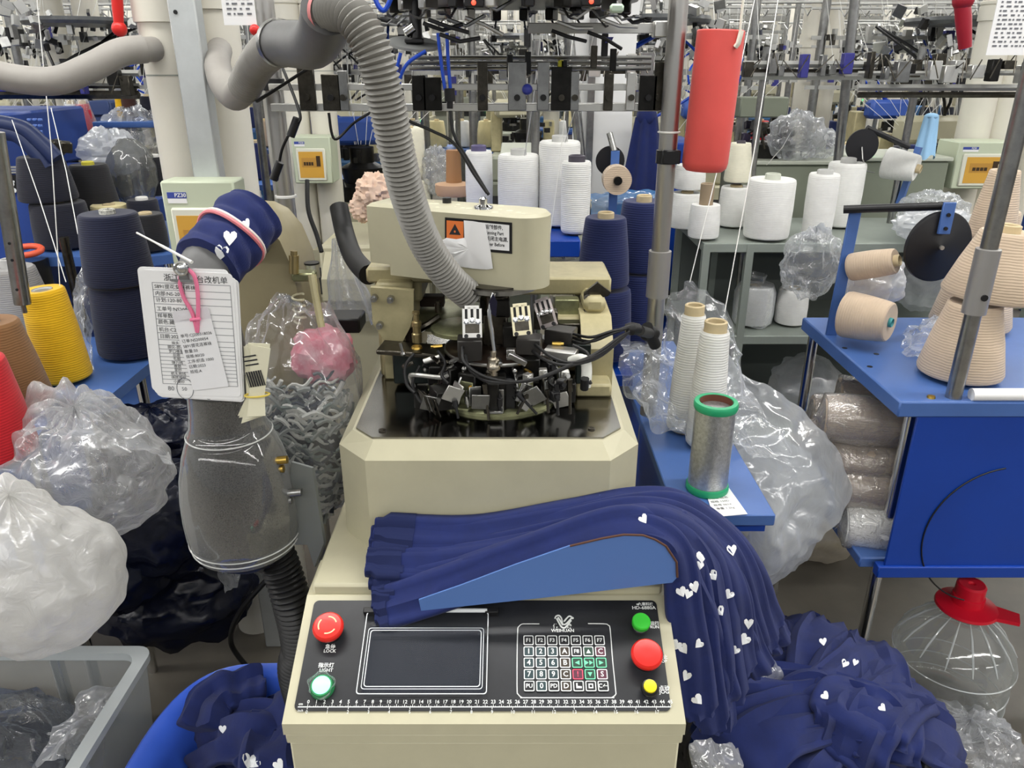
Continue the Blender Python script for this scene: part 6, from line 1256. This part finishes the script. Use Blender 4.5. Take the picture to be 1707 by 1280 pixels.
cone('navy cone right of the drive housing, on top of the front pair', (P(1005, 470, 1.68).x, 1.68, P(1005, 478, 1.68).z+.0), .058, .046, .15, Y_NAVY, core=.018, up=.01)
cone('navy cone right of the drive housing, bottom of the front pair', (P(1012, 470, 1.68).x, 1.68, P(1005, 478, 1.68).z-.168), .06, .055, .16, Y_NAVY, up=.0)
cone('navy cone behind the right creel pole, on top of the back pair', (P(1066, 455, 1.80).x, 1.80, P(1066, 452, 1.80).z), .062, .05, .16, Y_NAVY, core=.018, up=.012)
cone('navy cone behind the right creel pole, bottom of the back pair', (P(1066, 455, 1.80).x, 1.80, P(1066, 452, 1.80).z-.185), .064, .06, .18, Y_NAVY, up=.0)
st_ = T('navy_cone_shelf', 'low blue shelf under the navy cones right of the drive housing', 'shelf', (.22, 1.75, 0)); zq = min(P(1005, 478, 1.68).z-.168, P(1066, 452, 1.8).z-.185)
MB().bx(.12, .272, 1.60, 1.9, zq-.03, zq-.002, .002).build('shelf_top', DBLUE, st_); MB().cyl((.2, 1.75, 0), (.2, 1.75, zq-.03), .02, n=10).build('leg', STEEL, st_)
bd = T('small_tension_bracket', 'small blue upright with a black disc and a beige yarn roll behind the right cones', 'yarn tension bracket', P(1022, 345, 2.3)); p0, p1 = P(1024, 250, 2.3), P(1024, 345, 2.3)
MB().bx(p0.x-.012, p0.x+.012, 2.27, 2.28, 0, p0.z).build('upright', BLUE, bd); MB().tube([P(1016, 222, 2.3), P(1024, 252, 2.28)], .009, 10).build('black_bar', STEEL, bd)
MB().lathe([(.042, -.003), (.042, .003), (.01, .005)], 32, P(1017, 268, 2.32), MX.Rotation(pi/2, 3, 'X')).build('round_disc', mat('disc_black'), bd)
m_ = MB(); m_.lathe([(.012, -.002), (.04, -.002), (.041, .02), (.04, .05)], 28, P(1026, 297, 2.27), MX.Rotation(pi/2, 3, 'X')); m_.build('beige_roll', Y_BEIGE, bd); m_ = MB(); m_.lathe([(.012, 0), (.012, .06)], 16, P(1026, 297, 2.266), MX.Rotation(pi/2, 3, 'X')); m_.build('roll_core', DARK, bd)
o = sheet('f', [[P(985, 322, 2.4), P(1040, 318, 2.4), P(1108, 318, 2.4)], [P(985, 338, 2.3), P(1040, 335, 2.3), P(1108, 333, 2.3)], [P(985, 372, 2.25), P(1040, 368, 2.25), P(1108, 360, 2.25)]], FILM, 30, 40, .016, 14, 141).build('plastic_film', film('blue_film', (90, 150, 214), dens=.62, scale=22, rough=.1)); tag(o, 'light blue plastic film lying behind the navy cones', 'plastic film')
o = sheet('f', [[P(905, 410, 2.1), P(965, 408, 2.1)], [P(912, 440, 2.05), P(965, 440, 2.05)], [P(915, 480, 2.0), P(968, 480, 2.0)]], FILMG, 20, 20, .02, 14, 143).build('plastic_film', FILMG); tag(o, 'clear film hanging under the blue shelf right of the drive housing', 'plastic film')
cone('large cream cone behind the corrugated hose', (P(683, 297, 2.7).x, 2.7, P(683, 297, 2.7).z), .055, .055, .16, yarnm('ivory', (238, 234, 212)), core=.02, up=.004)
cone('large cream cone below another behind the corrugated hose', (P(690, 330, 2.7).x, 2.7, P(683, 297, 2.7).z-.17), .058, .056, .16, yarnm('ivory', (238, 234, 212)), core=.02, up=.0)
tb2 = MB().cyl((P(757, 312, 2.5).x, 2.5, P(757, 315, 2.5).z), (P(757, 312, 2.5).x, 2.5, P(757, 250, 2.5).z), .026, .022, 20).build('cardboard_cone', mat('brown_card', (168, 124, 84), .7)); tag(tb2, 'bare brown cardboard cone standing behind the drive housing', 'paper tube')
o = MB().lathe([(.055, 0), (.06, .01), (.06, .035), (.03, .04)], 24, (P(757, 320, 2.5).x, 2.5, P(757, 325, 2.5).z)).build('yarn_ring', mat('tan_card', (196, 160, 128), .7)); tag(o, 'flat tan yarn ring under the bare cardboard cone', 'yarn')
o = MB().lathe([(.022, 0), (.022, .075), (.018, .08)], 18, (P(670, 228, 2.9).x, 2.9, P(670, 228, 2.9).z)).build('yellow_can', mat('can_yellow', (240, 206, 60), .4)); tag(o, 'small yellow can right of the corrugated hose', 'can')
for k, (u, v, s) in enumerate(((625, 318, 1), (612, 345, .9), (630, 345, .8))):
    o = blob(P(u, v, 2.5+k*.03), (.06*s, .05, .055*s), .25, 5, 150+k, 30, 40).build('peach_cloth', mat('peach_cloth', (236, 206, 184), .85, bump=('noise', 60, .6))); tag(o, ('peach knit piece on top of the peach pile left of the hose', 'peach knit piece at the bottom left of the peach pile', 'peach knit piece at the bottom right of the peach pile')[k], 'cloth')
gc_ = T('machine_cabinet', 'beige machine cabinet behind the corrugated hose carrying the peach pile', 'machine cabinet', (-.38, 2.65, 0))
zc_ = P(683, 297, 2.7).z-.175; MB().bx(-.62, -.24, 2.44, 2.85, 0, zc_, .01).build('cabinet_body', BEIGE, gc_); MB().prism([(2.44, zc_-.02), (2.36, zc_-.09), (2.36, zc_-.16), (2.44, zc_-.2)], -.6, -.26, EX).build('console', BEIGE, gc_)
MB().sph((-.5, 2.39, zc_-.05), .014, 8).build('red_button', RED, gc_)
m_ = MB(); c0 = P(562, 398, 1.72); m_.grid(lambda a, b: c0+V((0, 0, -.19*a))+V(((.012+.048*a)*(1+.12*sin(b*44)*a+.2*nz((a*3, b*9, 1), 1))*cos(2*pi*b)+.02*a, (.012+.04*a)*(1+.12*sin(b*44))*sin(2*pi*b), .01*sin(b*31)*a)), 20, 90, True)
tag(m_.build('plastic_funnel_bag', FILMG), 'clear gathered plastic skirt hanging left of the machine behind the spring', 'plastic film')
o = blob(P(727, 285, 2.7), (.055, .05, .075), .25, 3.5, 155, fold=.1).build('plastic_bag', FILMG); tag(o, 'grey film bundle right of the corrugated hose, behind the housing', 'plastic bag')
wbp = T('white_board', 'white upright board behind the right end of the creel bars', 'board', P(1010, 320, 2.85)); a_, b_ = P(962, -30, 2.85), P(1060, 322, 2.85)
MB().prism([(P(u, v, 2.85).x, P(u, v, 2.85).z) for u, v in ((952, 330), (962, -40), (1072, -40), (1062, 60), (1056, 130), (1050, 322))], 0, .02, FZ(2.87)).build('board_sheet', mat('board_white', (240, 240, 238), .6), wbp)
MB().bx(P(985, 200, 2.8).x-.012, P(985, 200, 2.8).x+.012, 2.82, 2.84, 0, 1.6).build('board_post', STEEL, wbp)
# right middle
bd = T('distant_tension_bracket', 'blue upright with a black disc and a white cone, left of the right-hand breaker box', 'yarn tension bracket', P(1510, 345, 2.6))
MB().tube([P(1532, 245, 2.6), P(1497, 345, 2.6)], .013, 4).build('upright', BLUE, bd); MB().tube([P(1445, 213, 2.6), P(1515, 245, 2.6)], .009, 10).build('black_bar', BLACK, bd)
MB().lathe([(.052, -.003), (.052, .003), (.01, .005)], 32, P(1437, 243, 2.58), MX.Rotation(pi/2, 3, 'X')).build('round_disc', mat('disc_black'), bd)
MB().tube([P(1437, 245, 2.57), P(1438, 265, 2.55), P(1445, 285, 2.55), P(1458, 288, 2.55)], .002, 6).build('thread_eye', STEEL, bd)
lying('white cone lying on the distant blue upright, left of the right-hand breaker box', P(1472, 270, 2.6), (.75, -.62, -.12), .05, .042, .10, Y_WHITE, core=.014)
for u, v, Y, r, lb in ((1328, 228, 2.9, (.10, .08, .085), 'clear bag of scraps on the cabinet behind the widest white cone'), (1372, 240, 2.95, (.055, .05, .05), 'domed clear bag beside the scrap bag on the cabinet'), (1560, 375, 2.3, (.12, .08, .05), 'crumpled white bag behind the round black disc')):
    o = blob(P(u, v, Y), r, .2, 3, int(u), fold=.1).build('plastic_bag', FILMG if u < 1500 else FILMW); tag(o, lb, 'plastic bag')
m_ = MB(); c0 = P(1553, 194, 2.72); m_.grid(lambda a, b: c0+V((0, 0, -.13*a))+V(((.022+.012*a)*(1+.12*sin(b*38))*cos(2*pi*b), (.02+.01*a)*sin(2*pi*b)*(1+.12*sin(b*38)), .008*sin(b*25)*a)), 12, 50, True); m_.sph(c0, .0225, 8, (1, 1, .5)); o = m_.build('light_blue_cloth', mat('light_blue_cloth', (160, 204, 240), .8)); tag(o, 'light blue cloth hanging left of the right-hand breaker box', 'cloth')
cone('cream cone behind the red tube on the distant cabinet', (P(1655, 400, 2.0).x, 2.0, .96), .06, .05, .14, Y_BEIGE)
# ================================================================= rails, cabinets and cloths in the middle distance
VIO = mat('violet_clip')
def creel(label, u0, u1, rows, Y, seed, clipm, slope=0):
    t = T('yarn_creel', label, 'creel frame', P((u0+u1)/2, rows[0][0], Y)); rd_ = random.Random(seed); zs = []
    for v, h_, m_ in rows:
        a, b = P(u0, v, Y), P(u1, v+slope, Y); zs.append((a.z+b.z)/2)
        MB().tube([a, b], h_, 4).build('creel_bar', m_, t)
    for f in ((.12, .9) if seed == 21 else (.3,) if seed == 24 else ()):
        x = P(u0+(u1-u0)*f, rows[0][0], Y).x; MB().cyl((x, Y+.02, 0), (x, Y+.02, max(zs)+.05), .012, n=10).build('creel_post', STEEL, t)
    k = int((u1-u0)/26)
    for i in range(k):
        u = u0+(i+.5+rd_.uniform(-.3, .3))*(u1-u0)/k; v = rows[-1][0]+rd_.uniform(-16, 4); c = P(u, v, Y-.03)
        m_ = MB(); m_.box(c, (rd_.uniform(.012, .04), .03, rd_.uniform(.02, .07)), .002); cl = m_.build('bar_clamp', rd_.choice((STEEL, STEELD, ALU, DARK, clipm)), t)
        m_ = MB(); m_.tube([c, c+V((rd_.uniform(-.03, .03), -.03, .03)), c+V((rd_.uniform(-.04, .04), -.05, -.02))], .0018, 5); m_.build('guide_wire', STEELD, cl)
    return t
LG2 = mat('light_grey_metal', (196, 196, 192), .4, .3, vary=(12, .2))
creel('pale creel rails with violet clips right of the hanging red tube', 1238, 1572, ((107, .010, LG2), (127, .011, LG2), (118, .005, STEELD)), 2.6, 21, VIO)
creel('dark creel bars with clamps at the right edge above the distant cone', 1430, 1720, ((146, .009, LG2), (158, .008, STEELD), (122, .006, LG2)), 2.35, 22, DARK)
creel('dark creel bars with clamps below the smooth grey hose at the left edge', -20, 232, ((158, .013, STEELD), (122, .010, LG2), (143, .008, STEEL)), 2.7, 23, VIO)
creel('long pale bars with dark joints behind the right half of the creel', 800, 1112, ((178, .011, LG2), (100, .010, STEEL), (118, .008, STEELD)), 2.3, 24, STEELD)
for (ua, va, ub, vb, Y, r, lb) in ((1421, 40, 1396, 275, 2.75, .016, 'slim steel pole leaning left of the distant black disc'), (240, 10, 250, 80, 2.9, .018, 'slim steel pole left of the cream pipes at the top'), (962, 200, 975, 330, 2.75, .018, 'steel post in front of the white board')):
    t = T('steel_pole', lb, 'pole', P(ub, vb, Y)); a, b = P(ua, va, Y), P(ub, vb, Y); d = (a-b).normalized()
    MB().cyl(b-d*(b.z/d.z), a+d*.6, r, n=12).build('pole_tube', STEEL, t)
def cab(label, u0, u1, v, Y, dep, m, extra=None):
    a, b = P(u0, v, Y), P(u1, v, Y); t = T('machine_cabinet', label, 'machine cabinet', ((a.x+b.x)/2, Y, 0))
    MB().bx(a.x, b.x, Y, Y+dep, 0, a.z-.014, .006).build('cabinet_body', m, t); MB().bx(a.x-.008, b.x+.008, Y-.01, Y+dep, a.z-.014, a.z, .003).build('cabinet_top', mat('grey_green_top', (190, 194, 180), .4), t)
    return t
GGP = mat('grey_green_paint2', (132, 138, 122), .5, vary=(5, .12))
c1_ = cab('grey-green cabinet behind the white cones on the grey rack', 1240, 1420, 268, 2.86, .3, GGP)
c2_ = cab('grey-green cabinet behind the white cones left of the drive bracket', 838, 905, 254, 2.62, .35, GGP)
c3_ = cab('grey-green cabinet with a green lamp left of the right-hand breaker box', 1425, 1585, 262, 2.9, .3, GGP)
p = P(1457, 256, 2.9); MB().sph((p.x, 2.93, p.z), .011, 8).build('green_lamp', mat('lamp_green', (60, 255, 140), .4, emit=3), c3_); p = P(1540, 254, 2.9); MB().sph((p.x, 2.93, p.z), .014, 8).build('red_button', RED, c3_)
a, b = P(1236, 162, 3.0), P(1312, 196, 3.0); t = T('control_cabinet', 'flat grey-green control cabinet above the dark linkage behind the red tube', 'control cabinet', ((a.x+b.x)/2, 3.0, b.z)); MB().bx(a.x, b.x, 3.0, 3.08, b.z, a.z, .004).build('cabinet_body', GGP, t)
for x in (a.x+.01, b.x-.01): MB().bx(x-.008, x+.008, 3.03, 3.05, 0, b.z).build('cabinet_post', STEEL, t)
hd = T('knitting_head_far', 'dark knitting head with many small parts below the grey-green control cabinet', 'knitting head', P(1275, 262, 3.0)); hd.name = 'dark_knitting_head'; rd_ = random.Random(41)
for nm, n_ in (('cam_block', 22), ('yarn_finger', 10)):
    for k in range(n_):
        c = P(rd_.uniform(1240, 1315), rd_.uniform(200, 258), rd_.uniform(2.95, 3.1)); m_ = MB()
        if nm == 'cam_block': m_.box(c, (rd_.uniform(.02, .05), .03, rd_.uniform(.02, .06)), .003, Euler((rd_.uniform(-.4, .4), 0, rd_.uniform(0, 3))))
        else: m_.tube([c, c+V((rd_.uniform(-.04, .04), -.04, .03)), c+V((rd_.uniform(-.05, .05), -.05, -.05))], .004, 6)
        m_.build(nm, rd_.choice((BLACK, DARK, DARK, STEELD, mat('violet_dark', (48, 40, 62), .4))), hd)
m_ = MB(); q = P(1278, 262, 3.0); m_.cyl((q.x, 3.03, .3), (q.x, 3.03, q.z+.05), .11, n=20); m_.build('head_pedestal', DARK, hd)
nc = MB(); c0 = P(1078, 195, 2.75); nc.grid(lambda a, b: c0+V((0, 0, -.36*a))+V(((.035+.05*a)*(1+.15*sin(b*38))*cos(2*pi*b), (.03+.03*a)*sin(2*pi*b)*(1+.15*sin(b*38)), .012*sin(b*25)*a)), 14, 60, True); nc.sph(c0+V((0, 0, .0)), .036, 8)
tag(nc.build('navy_cloth', NAVY), 'navy cloth hanging in folds behind the right creel pole', 'cloth')
a, b = P(1088, 238, 2.9), P(1112, 330, 2.9); o = MB().bx(a.x, b.x+.1, 2.9, 3.2, 0, a.z, .006).build('blue_locker', DBLUE); tag(o, 'deep blue locker behind the right creel pole', 'locker')
a, b = P(143, 168, 3.25), P(192, 220, 3.25); t = T('control_cabinet', 'dull blue control cabinet hanging left of the small blue shelf', 'control cabinet', ((a.x+b.x)/2, 3.25, b.z)); MB().bx(a.x, b.x, 3.25, 3.4, b.z, a.z, .008).build('cabinet_body', mat('dull_blue', (58, 76, 122), .5), t); MB().bx(a.x, b.x, 3.235, 3.25, (a.z*.55+b.z*.45), a.z, .003).build('cabinet_lid', mat('dull_blue'), t)
MB().bx(b.x+.01, b.x+.03, 3.3, 3.32, 0, a.z+.2).build('cabinet_post', STEEL, t)
# ================================================================= the rows of machines behind
GRN2 = mat('grey_green_paint', (164, 168, 152), .45, vary=(5, .1)); TEAL = mat('teal_blue_paint', (44, 84, 124), .45); MBLUE = mat('mid_blue_paint', (50, 82, 160), .45)
LGREY = mat('light_grey_metal', (196, 196, 192), .4, .3, vary=(12, .2))
def proto(seed, body, kind):
    rd_ = random.Random(seed); t = T('knitting_machine', 'x', 'knitting machine', (0, 0, 0))
    def b(mb, nm, m): return mb.build(nm, m, t)
    b(MB().bx(-.27, .27, -.25, .35, 0, .78, .01), 'cabinet', body)
    b(MB().bx(-.23, .23, -.2, .3, .78, .93, .015), 'machine_bed', BEIGE if kind else body)
    q = MB(); q.prism([(-.27, .70), (-.40, .62), (-.40, .55), (-.27, .5)], -.27, .25, EX); b(q, 'console', body)
    q = MB(); q.prism([(-.272, .705), (-.392, .632), (-.392, .628), (-.272, .70)], -.22, .20, EX); b(q, 'control_panel', BLACK)
    q = MB(); q.lathe([(.11, .93), (.11, .99), (.08, 1.0), (.09, 1.06), (.05, 1.08), (.05, 1.14)], 20)
    for k in range(26):
        a = rd_.uniform(0, 6.3); r = rd_.uniform(.07, .15); q.k = rd_.randrange(3); q.box((cos(a)*r, sin(a)*r, rd_.uniform(.95, 1.12)), (rd_.uniform(.01, .04), rd_.uniform(.01, .03), rd_.uniform(.01, .06)), 0, Euler((0, 0, a)))
    q.build('knitting_head', [DARK, BLACK, STEEL], t)
    q = MB(); q.box((-.06, .05, 1.2), (.3, .1, .11), .02, Euler((0, 0, .2))); b(q, 'drive_housing', BEIGE if seed % 3 else MBLUE)
    b(MB().bx(-.24, -.17, .1, .25, .93, 1.18, .006), 'arch_column', BEIGE2); b(MB().bx(.1, .17, .1, .25, .93, 1.12, .006), 'arch_column', BEIGE2)
    for s in (-1, 1): b(MB().cyl((s*.47, .3, 0), (s*.47, .3, 2.25), .018, n=10), 'creel_pole', STEEL)
    for z in (1.36, 1.42, 1.56):
        q = MB(); q.bx(-.52, .52, .285, .295, z-.008, z+.008)
        for k in range(16):
            x = rd_.uniform(-.5, .5); q.k = rd_.choice((0, 0, 0, 1, 1, 2, 2, 0, 3)); q.box((x, .275, z+rd_.uniform(-.01, .03)), (rd_.uniform(.01, .04), .03, rd_.uniform(.02, .08)))
        q.build('creel_bar', [LGREY, STEELD, BLACK, mat('violet_clip')], t)
    q = MB(); q.lathe([(.12, 1.60), (.22, 1.60), (.225, 1.612), (.22, 1.625), (.12, 1.625)], 28, (0, .05, 0)); b(q, 'feeder_ring', mat('ring_grey', (104, 106, 108), .35, .5, vary=(20, .4)))
    q = MB()
    for k in range(60):
        a = rd_.uniform(0, 6.3); r = rd_.uniform(.14, .34); q.k = rd_.choice((0, 0, 1, 2, 2, 2, 3)); p = V((cos(a)*r, .05+sin(a)*r, 1.57+rd_.uniform(-.07, .1)))
        q.box(p, (rd_.uniform(.01, .05), rd_.uniform(.008, .02), rd_.uniform(.01, .05)), 0, Euler((rd_.uniform(-.5, .5), rd_.uniform(-.5, .5), a)))
    q.build('feeder_cluster', [STEEL, BLACK, LGREY, mat('satin_chrome', (200, 200, 198), .35, 1)], t)['kind'] = 'stuff'
    q = MB()
    for z in (1.78, 1.98, 2.2):
        q.cyl((-.55, .3, z), (.55, .3, z), .008, n=6); q.cyl((-.55, -.1, z), (.55, -.1, z), .008, n=6)
        for k in range(9): x = -.5+k*.125; q.tube([(x, .3, z), (x+.02, .25, z-.05), (x+.02, .18, z-.02)], .004, 5)
    b(q, 'upper_rail', LGREY)
    q = MB()
    for k in range(12):
        x = rd_.uniform(-.5, .5); q.tube([(x, .3, 1.78), (x*.9, rd_.uniform(-.1, .25), 1.4), (x*.3, .0, 1.15)], .0012, 4)
    o = b(q, 'yarn_strands', mat('thread_white', (236, 236, 232), .6)); o['kind'] = 'stuff'
    q = MB()
    for k in range(3): q.tube(spline([(rd_.uniform(-.3, .3), .2, 1.6), (rd_.uniform(-.3, .3), -.05, 1.4), (rd_.uniform(-.1, .2), .1, 1.2)], 5), .006, 6)
    b(q, 'air_tubes', BT if kind else RUBBER)
    if kind:
        q = MB(); q.sph((.2, -.41, .62), .014, 6); b(q, 'red_button', RED)
    q = MB(); q.sph((.16, -.26, .74), .012, 6); o = b(q, 'signal_light', mat('signal_green' if seed % 2 else 'signal_red', (60, 255, 150) if seed % 2 else (255, 80, 70), .4, emit=3))
    return t
protos = [proto(1, GRN2, 1), proto(2, MBLUE, 0), proto(3, BEIGE, 1), proto(4, TEAL, 0), proto(5, GRN2, 0)]
used = set(); rnd = random.Random(77); ORD = ['leftmost', 'second from the left', 'third from the left', 'fourth from the left', 'fifth from the left', 'sixth from the left', 'seventh from the left', 'eighth from the left', 'ninth from the left', 'tenth from the left']
NAMEC = {0: 'grey-green', 1: 'blue', 2: 'beige', 3: 'teal', 4: 'grey-green'}
BG = [(3.35, (-1.75, -.62, .55, 1.82)), (5.0, (-3.2, -2.1, -1.0, .1, 1.25, 2.4, 3.5)), (6.9, None), (9.0, None), (11.6, None), (14.6, None), (18.5, None), (23.0, None)]
PLUME = []
for ri, (Y, xs) in enumerate(BG):
    if xs is None:
        hw = .70*Y; k = int(2*hw/(1.15+.06*ri)); xs = [-hw+(i+.5)*2*hw/k+rnd.uniform(-.12, .12) for i in range(k)]
    for i, x in enumerate(xs):
        pi_ = rnd.randrange(5) if ri else (1, 2, 0, 4)[i]; row = ('first row behind', 'second row behind', 'third row behind')[ri] if ri < 3 else None
        lab = f'{NAMEC[pi_]} knitting machine, {ORD[i]} in the {row}' if ri < 2 else f'{NAMEC[pi_]} knitting machine with its creel in the far rows of the hall'
        o = protos[pi_] if pi_ not in used else dup(protos[pi_]); used.add(pi_)
        o.location = (x, Y+rnd.uniform(-.1, .1), 0); o.rotation_euler = (0, 0, rnd.uniform(-.12, .12)); o['label'] = lab
        o['group'] = 'knitting machines in the first two rows behind' if ri < 2 else f'{NAMEC[pi_]} knitting machines in the far rows'
for q in range(5):
    if q not in used:
        for c in list(protos[q].children): bpy.data.objects.remove(c)
        bpy.data.objects.remove(protos[q])
# cream suction pipes, flexible ducts, red pulls and stands between the rows
def bpipe(x, y, lab, grp):
    t = T('vertical_pipe', lab, 'pipe', (x, y, 0), grp); MB().cyl((x, y, 0), (x, y, 2.7), .055, n=14).build('pipe_tube', PVC, t)
    MB().lathe([(.062, 1.56), (.062, 1.64)], 14, (x, y, 0)).build('pipe_coupling', PVC, t); return t
pp0 = None
for ri, Y in enumerate((3.86, 5.62, 7.55, 10.3, 13.2, 16.5)):
    hw = .68*Y; n = 5+2*ri
    for i in range(n):
        x = -hw+(i+.5)*2*hw/n+rnd.uniform(-.25, .25); grp = 'cream pipes between the rows of machines'; lab = 'cream vertical pipe between the rows of knitting machines'
        if ri < 1 and -.6 < x < 1.2: continue
        if pp0 is None: pp0 = bpipe(0, 0, lab, grp); pp0.location = (x, Y, 0)
        else: dup(pp0, lab, grp, loc=(x, Y, 0))
        dup(pp0, lab, grp, loc=(x+.16, Y, 0))
# galvanised trunking and rails across the hall
r0 = None
for ri, (Y, z) in enumerate(((4.4, 1.83), (6.3, 1.9), (8.4, 1.95), (10.8, 2.0), (14, 2.05), (18, 2.1))):
    t = T('cross_rail', f'galvanised rail running across the hall above row {("one","two","three","four","five","six")[ri]} of the machines', 'rail', (0, Y, z)); hw = .75*Y
    q = MB(); q.bx(-hw, hw, Y-.03, Y+.03, z-.03, z+.03); q.build('rail_profile', LGREY, t); q = MB()
    x = -hw
    while x < hw: q.cyl((x, Y, z), (x, Y, z+.9), .012, n=6); x += .8
    q.build('hanger_rod', LGREY, t)
# fluorescent lamps hanging in rows
lm = T('fluorescent_lamp', 'fluorescent lamp in the long rows hanging far down the hall', 'lamp', (0, 0, LAMPZ), 'fluorescent lamps over the far rows')
MB().bx(-.62, .62, -.11, .11, LAMPZ-.005, LAMPZ+.05, .004).build('reflector', mat('lamp_white', (236, 238, 236), .5), lm)
TUBE = mat('lit_tube', (255, 252, 244), .4, emit=2.6); TUBE.cycles.emission_sampling = 'NONE'
for s in (-.055, .055): MB().cyl((-.6, s, LAMPZ-.03), (.6, s, LAMPZ-.03), .024, n=8).build('lamp_tube', TUBE, lm)
MB().cyl((0, 0, LAMPZ+.05), (0, 0, 4.4), .006, n=6).build('hanger_rod', STEEL, lm)
first = True
for Y in (16, 19.5, 23, 27.5, 32, 38, 44, 52):
    hw = .69*Y; st = 1.45 if Y < 28 else 1.9; k = int(2*hw/st)
    for i in range(k):
        x = -hw+(i+.5)*2*hw/k
        if first: lm.location = (x, Y, LAMPZ); first = False
        else: dup(lm, loc=(x, Y, LAMPZ))
# stands with cones between the rows
CC = [(Y_WHITE, 'white'), (Y_NAVY, 'navy'), (Y_DARK, 'black'), (Y_CREAM, 'cream'), (Y_BEIGE, 'beige'), (Y_RED, 'red'), (Y_GREY, 'grey')]
bs0 = T('yarn_stand', 'x', 'yarn stand', (0, 0, 0)); MB().bx(-.45, .45, -.2, .2, .86, .89, .003).build('stand_top', BLUE, bs0); MB().bx(-.45, .45, -.2, .2, .4, .43, .003).build('lower_shelf', BLUE, bs0)
for s in (-.42, .42): MB().cyl((s, 0, 0), (s, 0, 1.35), .014, n=8).build('upright', STEEL, bs0)
protoc = {}; ns = 0
spots = [(-2.6, 4.15, 0), (-1.35, 4.2, 0), (1.9, 4.05, 0), (2.9, 4.2, 0)]+[(x, 5.95, 1) for x in (-3.4, -2.0, -.55, .7, 2.0, 3.3)]+[(x, 7.9, 2) for x in (-4.4, -2.9, -1.4, .2, 1.5, 3.0, 4.4)]
for i, (x, y, rw) in enumerate(spots):
    lab = 'blue yarn stand with cones between the rows of machines behind'; g_ = 'blue yarn stands between the rows'
    o = bs0 if i == 0 else dup(bs0); o.location = (x, y, 0); o['label'] = lab; o['group'] = g_
    for k in range(5):
        ym, nm = CC[(i*3+k*k+rw) % 7 if k % 2 else (i+rw) % 4]; key = nm
        lb = f'{nm} cone on the blue stands between the rows of machines behind'; gg = f'{nm} cones on the stands behind'
        p = (x-.36+k*.18, y+rnd.uniform(-.06, .06), .891)
        if key not in protoc: protoc[key] = cone(lb, p, .072, .055, .18, ym, group=gg, n=18)
        else: dup(protoc[key], lb, gg, loc=p)
# plastic bags on the far machines
for k in range(16):
    x, Y, _ = spots[k]; p0 = V((x+rnd.uniform(-.25, .25), Y-.05, .56))
    o = blob(p0, (.13, .11, .12), .2, 3, 400+k, 18, 24, fold=.1).build('plastic_bag', FILMW if k % 2 else FILMG); tag(o, 'plastic bag on the lower shelf of a blue stand between the rows behind', 'plastic bag', 'plastic bags between the rows')
# white threads coming down to the near cones
for k, (a_, b_) in enumerate((((1262, -20, 1.9), (1150, 470, 1.56)), ((1300, -20, 1.9), (1208, 520, 1.5)), ((910, -20, 1.9), (868, 300, 2.2)), ((960, 10, 1.9), (905, 480, 1.9)), ((60, -20, 1.8), (100, 480, 1.66)), ((85, 180, 2.2), (130, 390, 1.8)), ((20, 200, 2.1), (110, 470, 1.7)), ((1000, 15, 1.8), (935, 260, 2.2)), ((1330, 200, 2.2), (1278, 275, 2.36)))):
    o = MB().tube([P(*a_), P(*a_).lerp(P(*b_), .5)+V((.004, 0, -.01)), P(*b_)], .0011, 5).build('yarn_thread', mat('thread_white')); tag(o, ('white yarn running down to the back cone on the narrow blue shelf', 'white yarn running down to the cone behind the silver spool', 'white yarn running down to the wide white cone behind the housing', 'white yarn passing right of the drive housing', 'white yarn running down to the yellow cone', 'white yarn running down to the stacked navy cones', 'white yarn crossing the blue cabinet at the left', 'white yarn running down to the tall white cone behind the housing', 'white yarn running down to the widest white cone')[k], 'yarn')
